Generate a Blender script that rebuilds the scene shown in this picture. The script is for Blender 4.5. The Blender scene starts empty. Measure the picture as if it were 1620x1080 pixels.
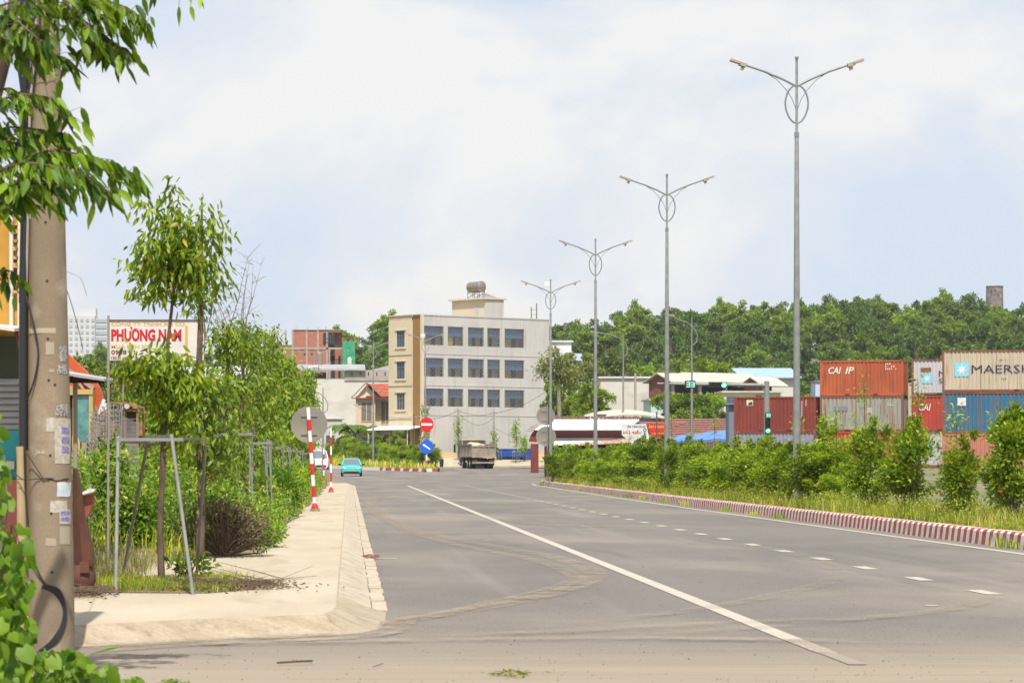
import bpy, math, random
import numpy as np
from mathutils import Vector, Matrix
R = math.radians
rnd = random.Random(7)
S = bpy.context.scene
COL = S.collection

# ---------------------------------------------------------------- camera, world, sun, exposure
F = 4500.0            # focal length in photo pixels (photo is 1620 x 1080)
VX, VY, CH = 552.0, 730.0, 1.5
def P(px, py, Y):     # point of the place seen at a photo pixel at distance Y
    return Vector(((px - VX) * Y / F, Y, CH + (VY - py) * Y / F))
def PX(px, Y): return (px - VX) * Y / F
def PZ(py, Y): return CH + (VY - py) * Y / F
def gy(py): return CH * F / (py - VY)

cam = bpy.data.cameras.new('camera'); camo = bpy.data.objects.new('camera', cam); COL.objects.link(camo)
cam.sensor_width = 36; cam.lens = 36 * F / 1620
cam.shift_x = (810 - VX) / 1620; cam.shift_y = (VY - 540) / 1620
cam.clip_start = 0.5; cam.clip_end = 9000
camo.location = (0, 0, CH); camo.rotation_euler = (R(90), 0, 0)
cam.dof.use_dof = True; cam.dof.focus_distance = 95; cam.dof.aperture_fstop = 8
S.camera = camo

SUN_EL = R(61); SUN_AZ = R(182)      # azimuth clockwise from +Y: high behind the camera
sd = Vector((math.sin(SUN_AZ) * math.cos(SUN_EL), math.cos(SUN_AZ) * math.cos(SUN_EL), math.sin(SUN_EL)))
sun = bpy.data.lights.new('sun', 'SUN'); sun.energy = 4.9; sun.angle = R(0.6); sun.color = (1, .955, .88)
suno = bpy.data.objects.new('sun', sun); COL.objects.link(suno); suno.rotation_euler = sd.to_track_quat('Z', 'Y').to_euler()

w = bpy.data.worlds.new('World'); S.world = w; w.use_nodes = True
nt = w.node_tree; N = nt.nodes; L = nt.links; N.clear()
o_ = N.new('ShaderNodeOutputWorld'); bg = N.new('ShaderNodeBackground'); L.new(bg.outputs[0], o_.inputs[0])
sky = N.new('ShaderNodeTexSky'); sky.sky_type = 'NISHITA'; sky.sun_disc = False
sky.sun_elevation = SUN_EL; sky.sun_rotation = SUN_AZ; sky.dust_density = 2.5
tc = N.new('ShaderNodeTexCoord')
mp = N.new('ShaderNodeMapping'); mp.inputs['Scale'].default_value = (1, 1, 1.6); mp.inputs['Location'].default_value = (.31, .1, .25)
L.new(tc.outputs['Generated'], mp.inputs[0])
nz = N.new('ShaderNodeTexNoise'); nz.inputs['Scale'].default_value = 8.5; nz.inputs['Detail'].default_value = 8; nz.inputs['Roughness'].default_value = .56; nz.inputs['Distortion'].default_value = .3
L.new(mp.outputs[0], nz.inputs['Vector'])
cr = N.new('ShaderNodeValToRGB'); L.new(nz.outputs['Fac'], cr.inputs[0])
cr.color_ramp.elements[0].position = .39; cr.color_ramp.elements[0].color = (.52, .585, .69, 1)
cr.color_ramp.elements[1].position = .60; cr.color_ramp.elements[1].color = (.72, .70, .685, 1)
e = cr.color_ramp.elements.new(.5); e.color = (.61, .632, .68, 1)
sc = N.new('ShaderNodeVectorMath'); sc.operation = 'SCALE'; sc.inputs['Scale'].default_value = 10; L.new(cr.outputs[0], sc.inputs[0])
mx = N.new('ShaderNodeMix'); mx.data_type = 'RGBA'; mx.inputs[0].default_value = .88
L.new(sky.outputs[0], mx.inputs[6]); L.new(sc.outputs[0], mx.inputs[7]); L.new(mx.outputs[2], bg.inputs[0])
bg.inputs[1].default_value = .1
S.view_settings.view_transform = 'Standard'; S.view_settings.look = 'None'
S.view_settings.exposure = .45; S.view_settings.gamma = 1; S.view_settings.use_curve_mapping = False

# ---------------------------------------------------------------- helpers
def new_mat(name):
    m = bpy.data.materials.new(name); m.use_nodes = True
    return m, m.node_tree.nodes, m.node_tree.links, m.node_tree.nodes['Principled BSDF']
def c4(c): return (c[0], c[1], c[2], 1)
def mix(N, L, fac, a, b, blend='MIX'):
    n = N.new('ShaderNodeMix'); n.data_type = 'RGBA'; n.blend_type = blend
    for s, v in ((0, fac), (6, a), (7, b)):
        if hasattr(v, 'is_linked') or hasattr(v, 'links'): L.new(v, n.inputs[s])
        elif s == 0: n.inputs[0].default_value = v
        else: n.inputs[s].default_value = c4(v)
    return n.outputs[2]
def noise(N, L, vec, scale, stretch=(1, 1, 1), detail=5, lo=.4, hi=.6, rough=.55, dist=0):
    mp = N.new('ShaderNodeMapping'); mp.inputs['Scale'].default_value = stretch; L.new(vec, mp.inputs[0])
    n = N.new('ShaderNodeTexNoise'); n.inputs['Scale'].default_value = scale; n.inputs['Detail'].default_value = detail
    n.inputs['Roughness'].default_value = rough; n.inputs['Distortion'].default_value = dist; L.new(mp.outputs[0], n.inputs['Vector'])
    r = N.new('ShaderNodeMapRange'); r.inputs[1].default_value = lo; r.inputs[2].default_value = hi; L.new(n.outputs['Fac'], r.inputs[0])
    return r.outputs[0]
MC = {}
def mat(name, col, rough=.75, col2=None, sc=3, st=(1, 1, 1), lo=.4, hi=.65, col3=None, sc3=1.5, st3=(1, 1, 1), lo3=.55, hi3=.7,
        fine=.0, fs=40, bump=0, metal=0, spec=.4, emit=0, geo=False):
    if name in MC: return MC[name]
    m, N, L, b = new_mat(name)
    tc = N.new('ShaderNodeTexCoord'); vec = tc.outputs['Object']
    if geo: vec = N.new('ShaderNodeNewGeometry').outputs['Position']
    b.inputs['Roughness'].default_value = rough; b.inputs['Metallic'].default_value = metal
    b.inputs['Specular IOR Level'].default_value = spec
    c = None
    if col2 is not None: c = mix(N, L, noise(N, L, vec, sc, st, lo=lo, hi=hi), col, col2)
    if col3 is not None: c = mix(N, L, noise(N, L, vec, sc3, st3, lo=lo3, hi=hi3), c if c else col, col3)
    if fine:
        f = noise(N, L, vec, fs, lo=.3, hi=.7, detail=3)
        r = N.new('ShaderNodeMapRange'); r.inputs[3].default_value = 1 - fine; r.inputs[4].default_value = 1 + fine; L.new(f, r.inputs[0])
        v = N.new('ShaderNodeVectorMath'); v.operation = 'SCALE'
        if c: L.new(c, v.inputs[0])
        else: v.inputs[0].default_value = col
        L.new(r.outputs[0], v.inputs['Scale']); c = v.outputs[0]
    if c: L.new(c, b.inputs['Base Color'])
    else: b.inputs['Base Color'].default_value = c4(col)
    if bump:
        bn = N.new('ShaderNodeBump'); bn.inputs['Strength'].default_value = .6; bn.inputs['Distance'].default_value = bump
        L.new(noise(N, L, vec, fs, lo=0, hi=1, detail=4), bn.inputs['Height']); L.new(bn.outputs[0], b.inputs['Normal'])
    if emit:
        b.inputs['Emission Color'].default_value = c4(col); b.inputs['Emission Strength'].default_value = emit
    MC[name] = m; return m
def leaf_mat(name, dark, light, trans=.35, tip=None):
    m, N, L, b = new_mat(name)
    at = N.new('ShaderNodeAttribute'); at.attribute_name = 'rnd'
    oi = N.new('ShaderNodeObjectInfo')
    cr = N.new('ShaderNodeValToRGB'); L.new(at.outputs['Fac'], cr.inputs[0])
    cr.color_ramp.elements[0].color = c4(dark); cr.color_ramp.elements[1].color = c4(light)
    cr.color_ramp.elements[0].position = .05; cr.color_ramp.elements[1].position = .9
    if tip: e = cr.color_ramp.elements.new(.97); e.color = c4(tip)
    r = N.new('ShaderNodeMapRange'); r.inputs[3].default_value = .78; r.inputs[4].default_value = 1.22; L.new(oi.outputs['Random'], r.inputs[0])
    v = N.new('ShaderNodeVectorMath'); v.operation = 'SCALE'; L.new(cr.outputs[0], v.inputs[0]); L.new(r.outputs[0], v.inputs['Scale'])
    b.inputs['Roughness'].default_value = .5; b.inputs['Specular IOR Level'].default_value = .35
    L.new(v.outputs[0], b.inputs['Base Color'])
    t = N.new('ShaderNodeBsdfTranslucent'); tm = mix(N, L, 1.0, v.outputs[0], (1.25, 1.35, .5), 'MULTIPLY'); L.new(tm, t.inputs[0])
    ms = N.new('ShaderNodeMixShader'); ms.inputs[0].default_value = trans
    L.new(b.outputs[0], ms.inputs[1]); L.new(t.outputs[0], ms.inputs[2]); L.new(ms.outputs[0], N['Material Output'].inputs[0])
    return m

class MB:
    def __init__(s): s.v = []; s.f = []; s.m = []
    def add(s, vs, fs, mi=0):
        b = len(s.v); s.v += [tuple(v) for v in vs]
        for f in fs: s.f.append(tuple(b + i for i in f)); s.m.append(mi)
        return s
    def quad(s, a, b, c, d, mi=0): return s.add([a, b, c, d], [(0, 1, 2, 3)], mi)
    def box(s, x0, y0, z0, x1, y1, z1, mi=0):
        return s.add([(x0,y0,z0),(x1,y0,z0),(x1,y1,z0),(x0,y1,z0),(x0,y0,z1),(x1,y0,z1),(x1,y1,z1),(x0,y1,z1)],
                     [(0,3,2,1),(4,5,6,7),(0,1,5,4),(1,2,6,5),(2,3,7,6),(3,0,4,7)], mi)
    def bar(s, a, b, w, h=None, mi=0):     # rectangular bar from a to b
        a = Vector(a); b = Vector(b); h = h or w; d = (b - a).normalized()
        up = Vector((0,0,1)) if abs(d.z) < .95 else Vector((0,1,0))
        x = d.cross(up).normalized() * w / 2; z = x.cross(d).normalized() * h / 2
        return s.add([a-x-z, a+x-z, a+x+z, a-x+z, b-x-z, b+x-z, b+x+z, b-x+z],
                     [(0,1,2,3),(7,6,5,4),(0,4,5,1),(1,5,6,2),(2,6,7,3),(3,7,4,0)], mi)
    def tube(s, pts, r, n=8, mi=0, cap=True):
        pts = [Vector(p) for p in pts]; rs = r if isinstance(r, (list, tuple)) else [r] * len(pts)
        b = len(s.v); pu = None
        for i, p in enumerate(pts):
            d = (pts[min(i+1, len(pts)-1)] - pts[max(i-1, 0)])
            d = d.normalized() if d.length > 1e-9 else Vector((0,0,1))
            if pu is None: u = d.cross(Vector((1,0,0)) if abs(d.x) < .9 else Vector((0,1,0))).normalized()
            else: u = (pu - d * pu.dot(d)).normalized()
            pu = u; q = d.cross(u)
            for k in range(n):
                a = 2*math.pi*k/n; s.v.append(tuple(p + (u*math.cos(a) + q*math.sin(a)) * rs[i]))
        for i in range(len(pts)-1):
            for k in range(n):
                k2 = (k+1) % n; s.f.append((b+i*n+k, b+i*n+k2, b+(i+1)*n+k2, b+(i+1)*n+k)); s.m.append(mi)
        if cap:
            s.f.append(tuple(b+k for k in reversed(range(n)))); s.m.append(mi)
            s.f.append(tuple(b+(len(pts)-1)*n+k for k in range(n))); s.m.append(mi)
        return s
    def prism(s, poly, axis, a0, a1, mi=0):   # poly: 2-D points; extruded along axis 'x','y','z'
        n = len(poly)
        def mk(p, a):
            return {'x': (a, p[0], p[1]), 'y': (p[0], a, p[1]), 'z': (p[0], p[1], a)}[axis]
        vs = [mk(p, a0) for p in poly] + [mk(p, a1) for p in poly]
        fs = [tuple(range(n))[::-1], tuple(range(n, 2*n))] + [(i, (i+1) % n, n+(i+1) % n, n+i) for i in range(n)]
        return s.add(vs, fs, mi)
    def disc(s, c, nrm, r, n=24, th=.01, mi=0):
        c = Vector(c); nrm = Vector(nrm).normalized(); return s.tube([c - nrm*th/2, c + nrm*th/2], r, n, mi)
    def build(s, name, mats, parent=None, loc=None, rot=None, smooth=False):
        me = bpy.data.meshes.new(name); me.from_pydata(s.v, [], s.f)
        if not isinstance(mats, (list, tuple)): mats = [mats]
        for m in mats: me.materials.append(m)
        if len(mats) > 1: me.polygons.foreach_set('material_index', s.m)
        if smooth:
            me.shade_smooth()
            try: me.set_sharp_from_angle(angle=R(40))
            except Exception: pass
        me.update()
        return link(name, me, parent, loc, rot)
def link(name, me, parent=None, loc=None, rot=None):
    o = bpy.data.objects.new(name, me); COL.objects.link(o)
    if parent is not None: o.parent = parent
    if loc is not None: o.location = loc
    if rot is not None: o.rotation_euler = rot
    return o
def thing(name, label, cat, loc=(0,0,0), rz=0, group=None, rot=None):
    o = bpy.data.objects.new(name, None); o.empty_display_size = .3; COL.objects.link(o); o.location = loc
    o.rotation_euler = rot if rot else (0, 0, rz)
    return tag(o, label, cat, group)
def tag(o, label, cat, group=None):
    o['label'] = label; o['category'] = cat
    if group: o['group'] = group
    return o
def struct(o): o['kind'] = 'structure'; return o
def stuff(o): o['kind'] = 'stuff'; return o
def dup(root, loc, rz=None, scale=None, label=None, group=None, tilt=None):
    r = root.copy(); COL.objects.link(r); r.location = loc
    if rz is not None: r.rotation_euler = (tilt[0] if tilt else 0, tilt[1] if tilt else 0, rz)
    if scale is not None: r.scale = scale if hasattr(scale, '__len__') else (scale,)*3
    if label: r['label'] = label
    if group: r['group'] = group
    elif 'group' in r and group is False: del r['group']
    for ch in list(root.children):
        c = ch.copy(); COL.objects.link(c); c.parent = r
        for g in ch.children:
            d = g.copy(); COL.objects.link(d); d.parent = c
    return r
def text(name, s, w, h, m, parent, c, ux=(1,0,0), uz=(0,0,1), bold=0.0, shear=0):
    cu = bpy.data.curves.new('t', 'FONT'); cu.body = s; cu.resolution_u = 2; cu.offset = bold; cu.shear = shear
    to = bpy.data.objects.new('t', cu); COL.objects.link(to)
    bpy.context.view_layer.update()
    me = to.to_mesh(); vs = np.array([v.co[:] for v in me.vertices]).reshape(-1, 3); fs = [tuple(p.vertices) for p in me.polygons]
    to.to_mesh_clear(); bpy.data.objects.remove(to); bpy.data.curves.remove(cu)
    if len(vs) == 0: return None
    mn = vs.min(0); mxx = vs.max(0); t = (vs - (mn+mxx)/2)
    sx = w / max(mxx[0]-mn[0], 1e-6); sz = h / max(mxx[1]-mn[1], 1e-6)
    ux = np.array(ux, float); uz = np.array(uz, float); c = np.array(c, float)
    out = c + t[:, :1]*sx*ux + t[:, 1:2]*sz*uz
    b = MB(); b.v = [tuple(v) for v in out]; b.f = fs; b.m = [0]*len(fs)
    return b.build(name, m, parent)
def smooth(x, a, b):
    t = np.clip((np.asarray(x, float) - a) / (b - a), 0, 1); return t*t*(3-2*t)
def jit(a): return rnd.uniform(-a, a)

# ---- leaves: each leaf its own folded blade
def leaf_geo(pos, d, Ln, wr, rg, fold=.12, hi=True, droop=0.0):
    pos = np.asarray(pos, float); d = np.asarray(d, float); n = len(pos)
    d = d / (np.linalg.norm(d, axis=1, keepdims=True) + 1e-9)
    r = rg.normal(size=(n, 3))*.75+np.array([0, -.25, .8]); s = np.cross(d, r); s /= (np.linalg.norm(s, axis=1, keepdims=True) + 1e-9)
    nn = np.cross(s, d); Ln = np.asarray(Ln, float).reshape(-1, 1) * np.ones((n, 1)); wv = s * Ln * wr * .5
    b = pos; t = pos + d*Ln; t[:, 2:3] -= droop*Ln
    l = pos + d*Ln*.42 + wv; rr = pos + d*Ln*.42 - wv
    if hi == 2:
        q = lambda f, w_: pos + d*Ln*f + wv*w_ - np.array([0, 0, 1.0])*Ln*droop*f*f
        mm = lambda f: pos + d*Ln*f - nn*Ln*fold - np.array([0, 0, 1.0])*Ln*droop*f*f
        V = np.stack([b, q(.18, .75), q(.42, 1), q(.70, .68), q(1.0, 0), q(.70, -.68), q(.42, -1), q(.18, -.75), mm(.2), mm(.45), mm(.72)], 1).reshape(-1, 3)
        base = (np.arange(n)*11)[:, None]
        T_ = ([0, 8, 1], [1, 8, 9], [1, 9, 2], [2, 9, 10], [2, 10, 3], [3, 10, 4], [0, 7, 8], [7, 9, 8], [7, 6, 9], [6, 10, 9], [6, 5, 10], [5, 4, 10])
        return V, np.concatenate([base + np.array(f_) for f_ in T_], 1).reshape(-1, 3), 12
    if hi:
        m = pos + d*Ln*.5 - nn*Ln*fold; m[:, 2:3] += 0
        V = np.stack([b, l, t, rr, m], 1).reshape(-1, 3)
        base = (np.arange(n)*5)[:, None]
        Fq = np.concatenate([base + np.array([0, 4, 2, 1]), base + np.array([0, 3, 2, 4])], 1).reshape(-1, 4); k = 2
    else:
        V = np.stack([b, l, t, rr], 1).reshape(-1, 3)
        base = (np.arange(n)*4)[:, None]; Fq = base + np.array([0, 1, 2, 3]); k = 1
    return V, Fq, k
def leaf_mesh(name, pos, d, Ln, wr, mats, rg, fold=.12, hi=True, droop=0.0, rv=None):
    V, Fq, k = leaf_geo(pos, d, Ln, wr, rg, fold, hi, droop)
    if rv is None: rv = rg.random(len(pos))
    return np_mesh(name, V, Fq, mats, np.repeat(rv, k))
def np_mesh(name, V, Fq, mats, rv=None):
    me = bpy.data.meshes.new(name); nv = len(V); nf = len(Fq); q = Fq.shape[1]
    me.vertices.add(nv); me.vertices.foreach_set('co', np.ascontiguousarray(V, dtype=np.float32).ravel())
    me.loops.add(nf*q); me.loops.foreach_set('vertex_index', np.ascontiguousarray(Fq, dtype=np.int32).ravel())
    me.polygons.add(nf); me.polygons.foreach_set('loop_start', np.arange(0, nf*q, q, dtype=np.int32))
    me.update(calc_edges=True); me.validate(verbose=False)
    if rv is not None:
        a = me.attributes.new('rnd', 'FLOAT', 'FACE'); a.data.foreach_set('value', np.asarray(rv, dtype=np.float32))
    for m in (mats if isinstance(mats, (list, tuple)) else [mats]): me.materials.append(m)
    return me

# ---------------------------------------------------------------- materials
BARK = mat('bark', (.14, .095, .065), .9, (.07, .048, .035), 14, (1,1,.3), fine=.2, fs=60, bump=.01)
BARK_PALE = mat('pale_bark', (.27, .23, .17), .9, (.16, .13, .10), 10, (1,1,.3), fine=.2)
TWIG = mat('dry_twig', (.20, .14, .10), .9)
LF_TREE = leaf_mat('leaf_street_tree', (.06, .12, .008), (.32, .40, .022), .45, (.42, .40, .05))
LF_NEAR = leaf_mat('leaf_near_tree', (.032, .085, .006), (.22, .34, .016), .42)
LF_BUSH = leaf_mat('leaf_bush', (.075, .155, .010), (.40, .48, .026), .45, (.62, .64, .07))
LF_DARK = leaf_mat('leaf_forest', (.038, .086, .015), (.165, .245, .026), .35)
LF_MID = leaf_mat('leaf_midground', (.09, .16, .015), (.30, .38, .035), .42)
LF_OLIVE = leaf_mat('leaf_olive', (.10, .13, .03), (.26, .28, .07), .35, (.38, .27, .10))
LF_LIME = leaf_mat('leaf_lime', (.11, .20, .02), (.33, .43, .04), .45)
LF_WEED = leaf_mat('leaf_weed', (.04, .11, .008), (.23, .35, .02), .4, (.42, .40, .10))
LF_DRY = leaf_mat('leaf_dry', (.09, .06, .03), (.22, .16, .08), .2)
GRASS = leaf_mat('grass_blade', (.17, .24, .02), (.50, .50, .07), .45, (.60, .48, .20))
GALV = mat('galvanised_steel', (.23, .24, .23), .55, (.18, .19, .18), 6, metal=.1, spec=.4)
WHITE = mat('white_paint', (.72, .72, .70), .6)
RED = mat('red_paint', (.55, .025, .02), .5)
BLACK = mat('black_rubber', (.02, .02, .022), .5)
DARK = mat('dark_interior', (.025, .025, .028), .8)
CONC = mat('weathered_concrete', (.245, .19, .13), .85, (.185, .14, .095), 1.2, (1,1,.6), col3=(.33, .27, .20), sc3=3, fine=.09, fs=70, bump=.003)
# ---------------------------------------------------------------- terrain, road, sidewalk, median
def Hx(x):
    return np.interp(x, [-300, -60, -20, -6, 0, 8, 30, 45, 60, 78, 100, 125, 150, 300], [14, 15, 15, 13, 17, 19, 17, 18, 21, 22.5, 23.6, 24.2, 22.5, 22])
def gz(x, y):
    x = np.asarray(x, float); y = np.asarray(y, float)
    a = np.interp(y, [-50, 180, 250, 300, 330, 400, 640, 1000], [0, 0, .28, .8, .95, 1.3, 2.5, 3])
    a = a + 1.5*smooth(y, 309, 317)*smooth(x, -4, 3)*(1-smooth(x, 30, 45))
    yard = 1.1*smooth(x, 25, 30)*smooth(y, 110, 190)
    a = np.maximum(a, yard)
    return a + Hx(x)*smooth(y, 385, 640) - 14*smooth(y, 700, 1400)
def G(x, y): return float(gz(x, y))
def grid_sheet(name, xs, ys, dz, m, clip=None, rough=0):
    X, Y = np.meshgrid(xs, ys); Z = gz(X, Y) + dz
    V = np.stack([X, Y, Z], -1).reshape(-1, 3); nx = len(xs); ny = len(ys)
    i = np.arange(nx*ny).reshape(ny, nx)
    Fq = np.stack([i[:-1, :-1], i[:-1, 1:], i[1:, 1:], i[1:, :-1]], -1).reshape(-1, 4)
    return link(name, np_mesh(name, V, Fq, m))
GM = mat('soil_ground', (.20, .15, .09), .95, (.07, .10, .03), .5, lo=.4, hi=.6, col3=(.12, .12, .05), sc3=.08, fine=.15, fs=6, geo=True)
xs = np.concatenate([np.linspace(-1500, -120, 12), np.arange(-110, 240, 5), np.linspace(260, 1600, 12)])
ys = np.concatenate([np.arange(-60, 300, 10), np.arange(300, 345, 3), np.arange(345, 720, 8), np.linspace(740, 5000, 26)])
struct(grid_sheet('ground', xs, ys, -.06, GM))

def road_material():
    m, N, L, b = new_mat('asphalt')
    g = N.new('ShaderNodeNewGeometry'); pos = g.outputs['Position']
    b.inputs['Roughness'].default_value = .82; b.inputs['Specular IOR Level'].default_value = .3
    c = mix(N, L, noise(N, L, pos, .3, (1, .25, 1), lo=.35, hi=.65, detail=8, rough=.65), (.094, .083, .075), (.140, .125, .112))
    c = mix(N, L, noise(N, L, pos, 45, lo=.5, hi=.7, detail=4), c, (.25, .225, .195))
    c = mix(N, L, noise(N, L, pos, 18, lo=.52, hi=.75, detail=6, rough=.75), c, (.095, .082, .072))
    c = mix(N, L, noise(N, L, pos, 32, lo=.62, hi=.70, detail=3), c, (.055, .048, .043))
    # long worn streaks along the lanes
    c = mix(N, L, noise(N, L, pos, 1.3, (1, .03, 1), lo=.55, hi=.75), c, (.175, .158, .14))
    # darker repaired band and scuffs
    c = mix(N, L, noise(N, L, pos, .5, (.9, .12, 1), lo=.60, hi=.72, dist=1), c, (.108, .096, .088))
    # dust dragged over the side road mouth
    sp = N.new('ShaderNodeSeparateXYZ'); L.new(pos, sp.inputs[0])
    rr = N.new('ShaderNodeMapRange'); rr.inputs[1].default_value = 26.5; rr.inputs[2].default_value = 20.0; L.new(sp.outputs['Y'], rr.inputs[0])
    st = noise(N, L, pos, 1.6, (.12, 1.6, 1), lo=.15, hi=.7, detail=9, rough=.7)
    mu = N.new('ShaderNodeMath'); mu.operation = 'MULTIPLY'; L.new(rr.outputs[0], mu.inputs[0]); L.new(st, mu.inputs[1])
    ad = N.new('ShaderNodeMath'); ad.operation = 'ADD'; ad.use_clamp = True
    r2 = N.new('ShaderNodeMapRange'); r2.inputs[1].default_value = 24.0; r2.inputs[2].default_value = 18.5; r2.inputs[4].default_value = .45; L.new(sp.outputs['Y'], r2.inputs[0])
    L.new(mu.outputs[0], ad.inputs[0]); L.new(r2.outputs[0], ad.inputs[1])
    c = mix(N, L, ad.outputs[0], c, (.25, .205, .152))
    # patchy dust film further up
    c = mix(N, L, noise(N, L, pos, .35, (.5, .3, 1), lo=.48, hi=.85, dist=.5, detail=9), c, (.25, .21, .165))
    L.new(c, b.inputs['Base Color'])
    bn = N.new('ShaderNodeBump'); bn.inputs['Strength'].default_value = .5; bn.inputs['Distance'].default_value = .006
    L.new(noise(N, L, pos, 70, lo=0, hi=1, detail=3), bn.inputs['Height']); L.new(bn.outputs[0], b.inputs['Normal'])
    return m
ASPH = road_material()
struct(grid_sheet('road', np.concatenate([np.arange(-60, -4, 4), np.arange(-4, 26, 1.0), [25.7]]), np.concatenate([np.arange(2, 60, 2), np.arange(60, 308, 4), [309]]), 0.0, ASPH))

# painted markings: sheets 4 mm over the road
def ribbon(name, pts, wd, m, dz=.006, along=True):
    b = MB(); n = len(pts)
    for i in range(n):
        p = Vector(pts[i]); q = Vector(pts[min(i+1, n-1)]) - Vector(pts[max(i-1, 0)]); q = Vector((q[0], q[1])).normalized()
        s = Vector((-q[1], q[0])) * wd/2
        for sg in (-1, 1):
            x, y = p[0]+s[0]*sg, p[1]+s[1]*sg; b.v.append((x, y, G(x, y)+dz))
        if i: k = 2*i; b.f.append((k-2, k-1, k+1, k)); b.m.append(0)
    return b.build(name, m)
def paint_mat(name, col, wear, under=(.15, .135, .12)):
    m, N, L, b = new_mat(name); pos = N.new('ShaderNodeNewGeometry').outputs['Position']
    c = mix(N, L, noise(N, L, pos, 3, lo=.35, hi=.7), col, tuple(v*.86 for v in col))
    c = mix(N, L, noise(N, L, pos, 38, lo=wear, hi=wear+.1, detail=4), c, under)
    L.new(c, b.inputs['Base Color']); b.inputs['Roughness'].default_value = .7
    return m
LINE = paint_mat('road_paint', (.40, .36, .30), .62); LINE_W = paint_mat('road_paint_worn', (.34, .28, .21), .46, (.20, .168, .135))
def ln(x0, y0, x1, y1, step=6):
    n = max(2, int(math.hypot(x1-x0, y1-y0)/step)); return [(x0+(x1-x0)*i/n, y0+(y1-y0)*i/n) for i in range(n+1)]
struct(ribbon('lane_line', ln(3.74, 24, 3.68, 177.5), .175, LINE))
struct(ribbon('lane_line', ln(3.75, 22.3, 3.74, 23.99), .17, LINE_W))
struct(ribbon('lane_line', ln(3.76, 21.0, 3.75, 22.29), .14, paint_mat('road_paint_faded', (.27, .225, .17), .42, (.215, .18, .14))))
EDGE = [(10.94, 28), (10.94, 46), (10.9, 70), (10.95, 95), (11.15, 120), (11.45, 150), (11.85, 180), (12.1, 188)]
def smooth_pts(pts, k=6):
    out = []
    for i in range(len(pts)-1):
        for j in range(k):
            t = j/k; out.append(tuple(pts[i][q]*(1-t)+pts[i+1][q]*t for q in range(len(pts[i]))))
    return out + [pts[-1]]
struct(ribbon('edge_line', smooth_pts(EDGE), .16, LINE))
b = MB()
y = 28.35
while y < 178:
    L_ = 1.1
    for a in ((7.2, y), ): 
        x0, x1 = 7.19, 7.39; z = G(7.3, y)+.006
        b.quad((x0, y, z), (x1, y, z), (x1, y+L_, z), (x0, y+L_, z))
    y += 3.75
struct(b.build('lane_dashes', LINE))
b = MB()
for k in range(-2, 13):          # dashed give-way line across the mouth of the junction
    x = 1.05 + k*1.04
    if x > 12.5: break
    b.quad((x, 181.6, .006), (x+.5, 181.6, .006), (x+.5, 182.1, .006), (x, 182.1, .006))
for (x, yy, l) in ((.38, 103, .45), (.36, 72, .4), (.42, 44.0, .33)):
    b.quad((x, yy, .006), (x+l, yy, .006), (x+l, yy+.22, .006), (x, yy+.22, .006))
b.quad((6.0, 29.5, .006), (6.12, 29.5, .006), (6.12, 29.68, .006), (6.0, 29.68, .006))
struct(b.build('junction_dashes', LINE))
b = MB()
for k in range(9):
    x = -4 + k*2.6; yy = 262; z = G(x, yy)+.006
    b.quad((x, yy, z), (x+1.5, yy, z), (x+1.5, yy+.6, G(x, yy+.6)+.006), (x, yy+.6, G(x, yy+.6)+.006))
struct(b.build('junction_dashes', LINE))
struct(ribbon('edge_line', [(-8, 300), (0.2, 283), (7.2, 268.5)], .25, LINE))

# dusty tyre tracks swung out of the side road
def track_mat():
    m, N, L, b = new_mat('dust_track'); pos = N.new('ShaderNodeNewGeometry').outputs['Position']
    at = N.new('ShaderNodeAttribute'); at.attribute_name = 'edge'
    b.inputs['Base Color'].default_value = (.33, .265, .19, 1); b.inputs['Roughness'].default_value = .95
    t = N.new('ShaderNodeBsdfTransparent'); ms = N.new('ShaderNodeMixShader')
    n1 = noise(N, L, pos, 2.2, (1, .6, 1), lo=.35, hi=.72, detail=6, rough=.7)
    mu = N.new('ShaderNodeMath'); mu.operation = 'MULTIPLY'; L.new(at.outputs['Fac'], mu.inputs[0]); L.new(n1, mu.inputs[1])
    n2 = noise(N, L, pos, 14, (1, 1, 1), lo=.3, hi=.6, detail=8, rough=.75)
    m2 = N.new('ShaderNodeMath'); m2.operation = 'MULTIPLY'; L.new(n2, m2.inputs[1]); L.new(mu.outputs[0], m2.inputs[0])
    L.new(m2.outputs[0], ms.inputs[0]); L.new(t.outputs[0], ms.inputs[1]); L.new(b.outputs[0], ms.inputs[2]); L.new(ms.outputs[0], N['Material Output'].inputs[0])
    return m
TRK = track_mat()
def catmull(pts, k=8):
    out = []; n = len(pts)
    for i in range(n-1):
        p0, p1, p2, p3 = (Vector(pts[max(i-1, 0)]), Vector(pts[i]), Vector(pts[i+1]), Vector(pts[min(i+2, n-1)]))
        for j in range(k):
            t = j/k; out.append(.5*((2*p1)+(p2-p0)*t+(2*p0-5*p1+4*p2-p3)*t*t+(3*p1-p0-3*p2+p3)*t**3))
    return out + [Vector(pts[-1])]
tdz = [0.010]
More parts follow.
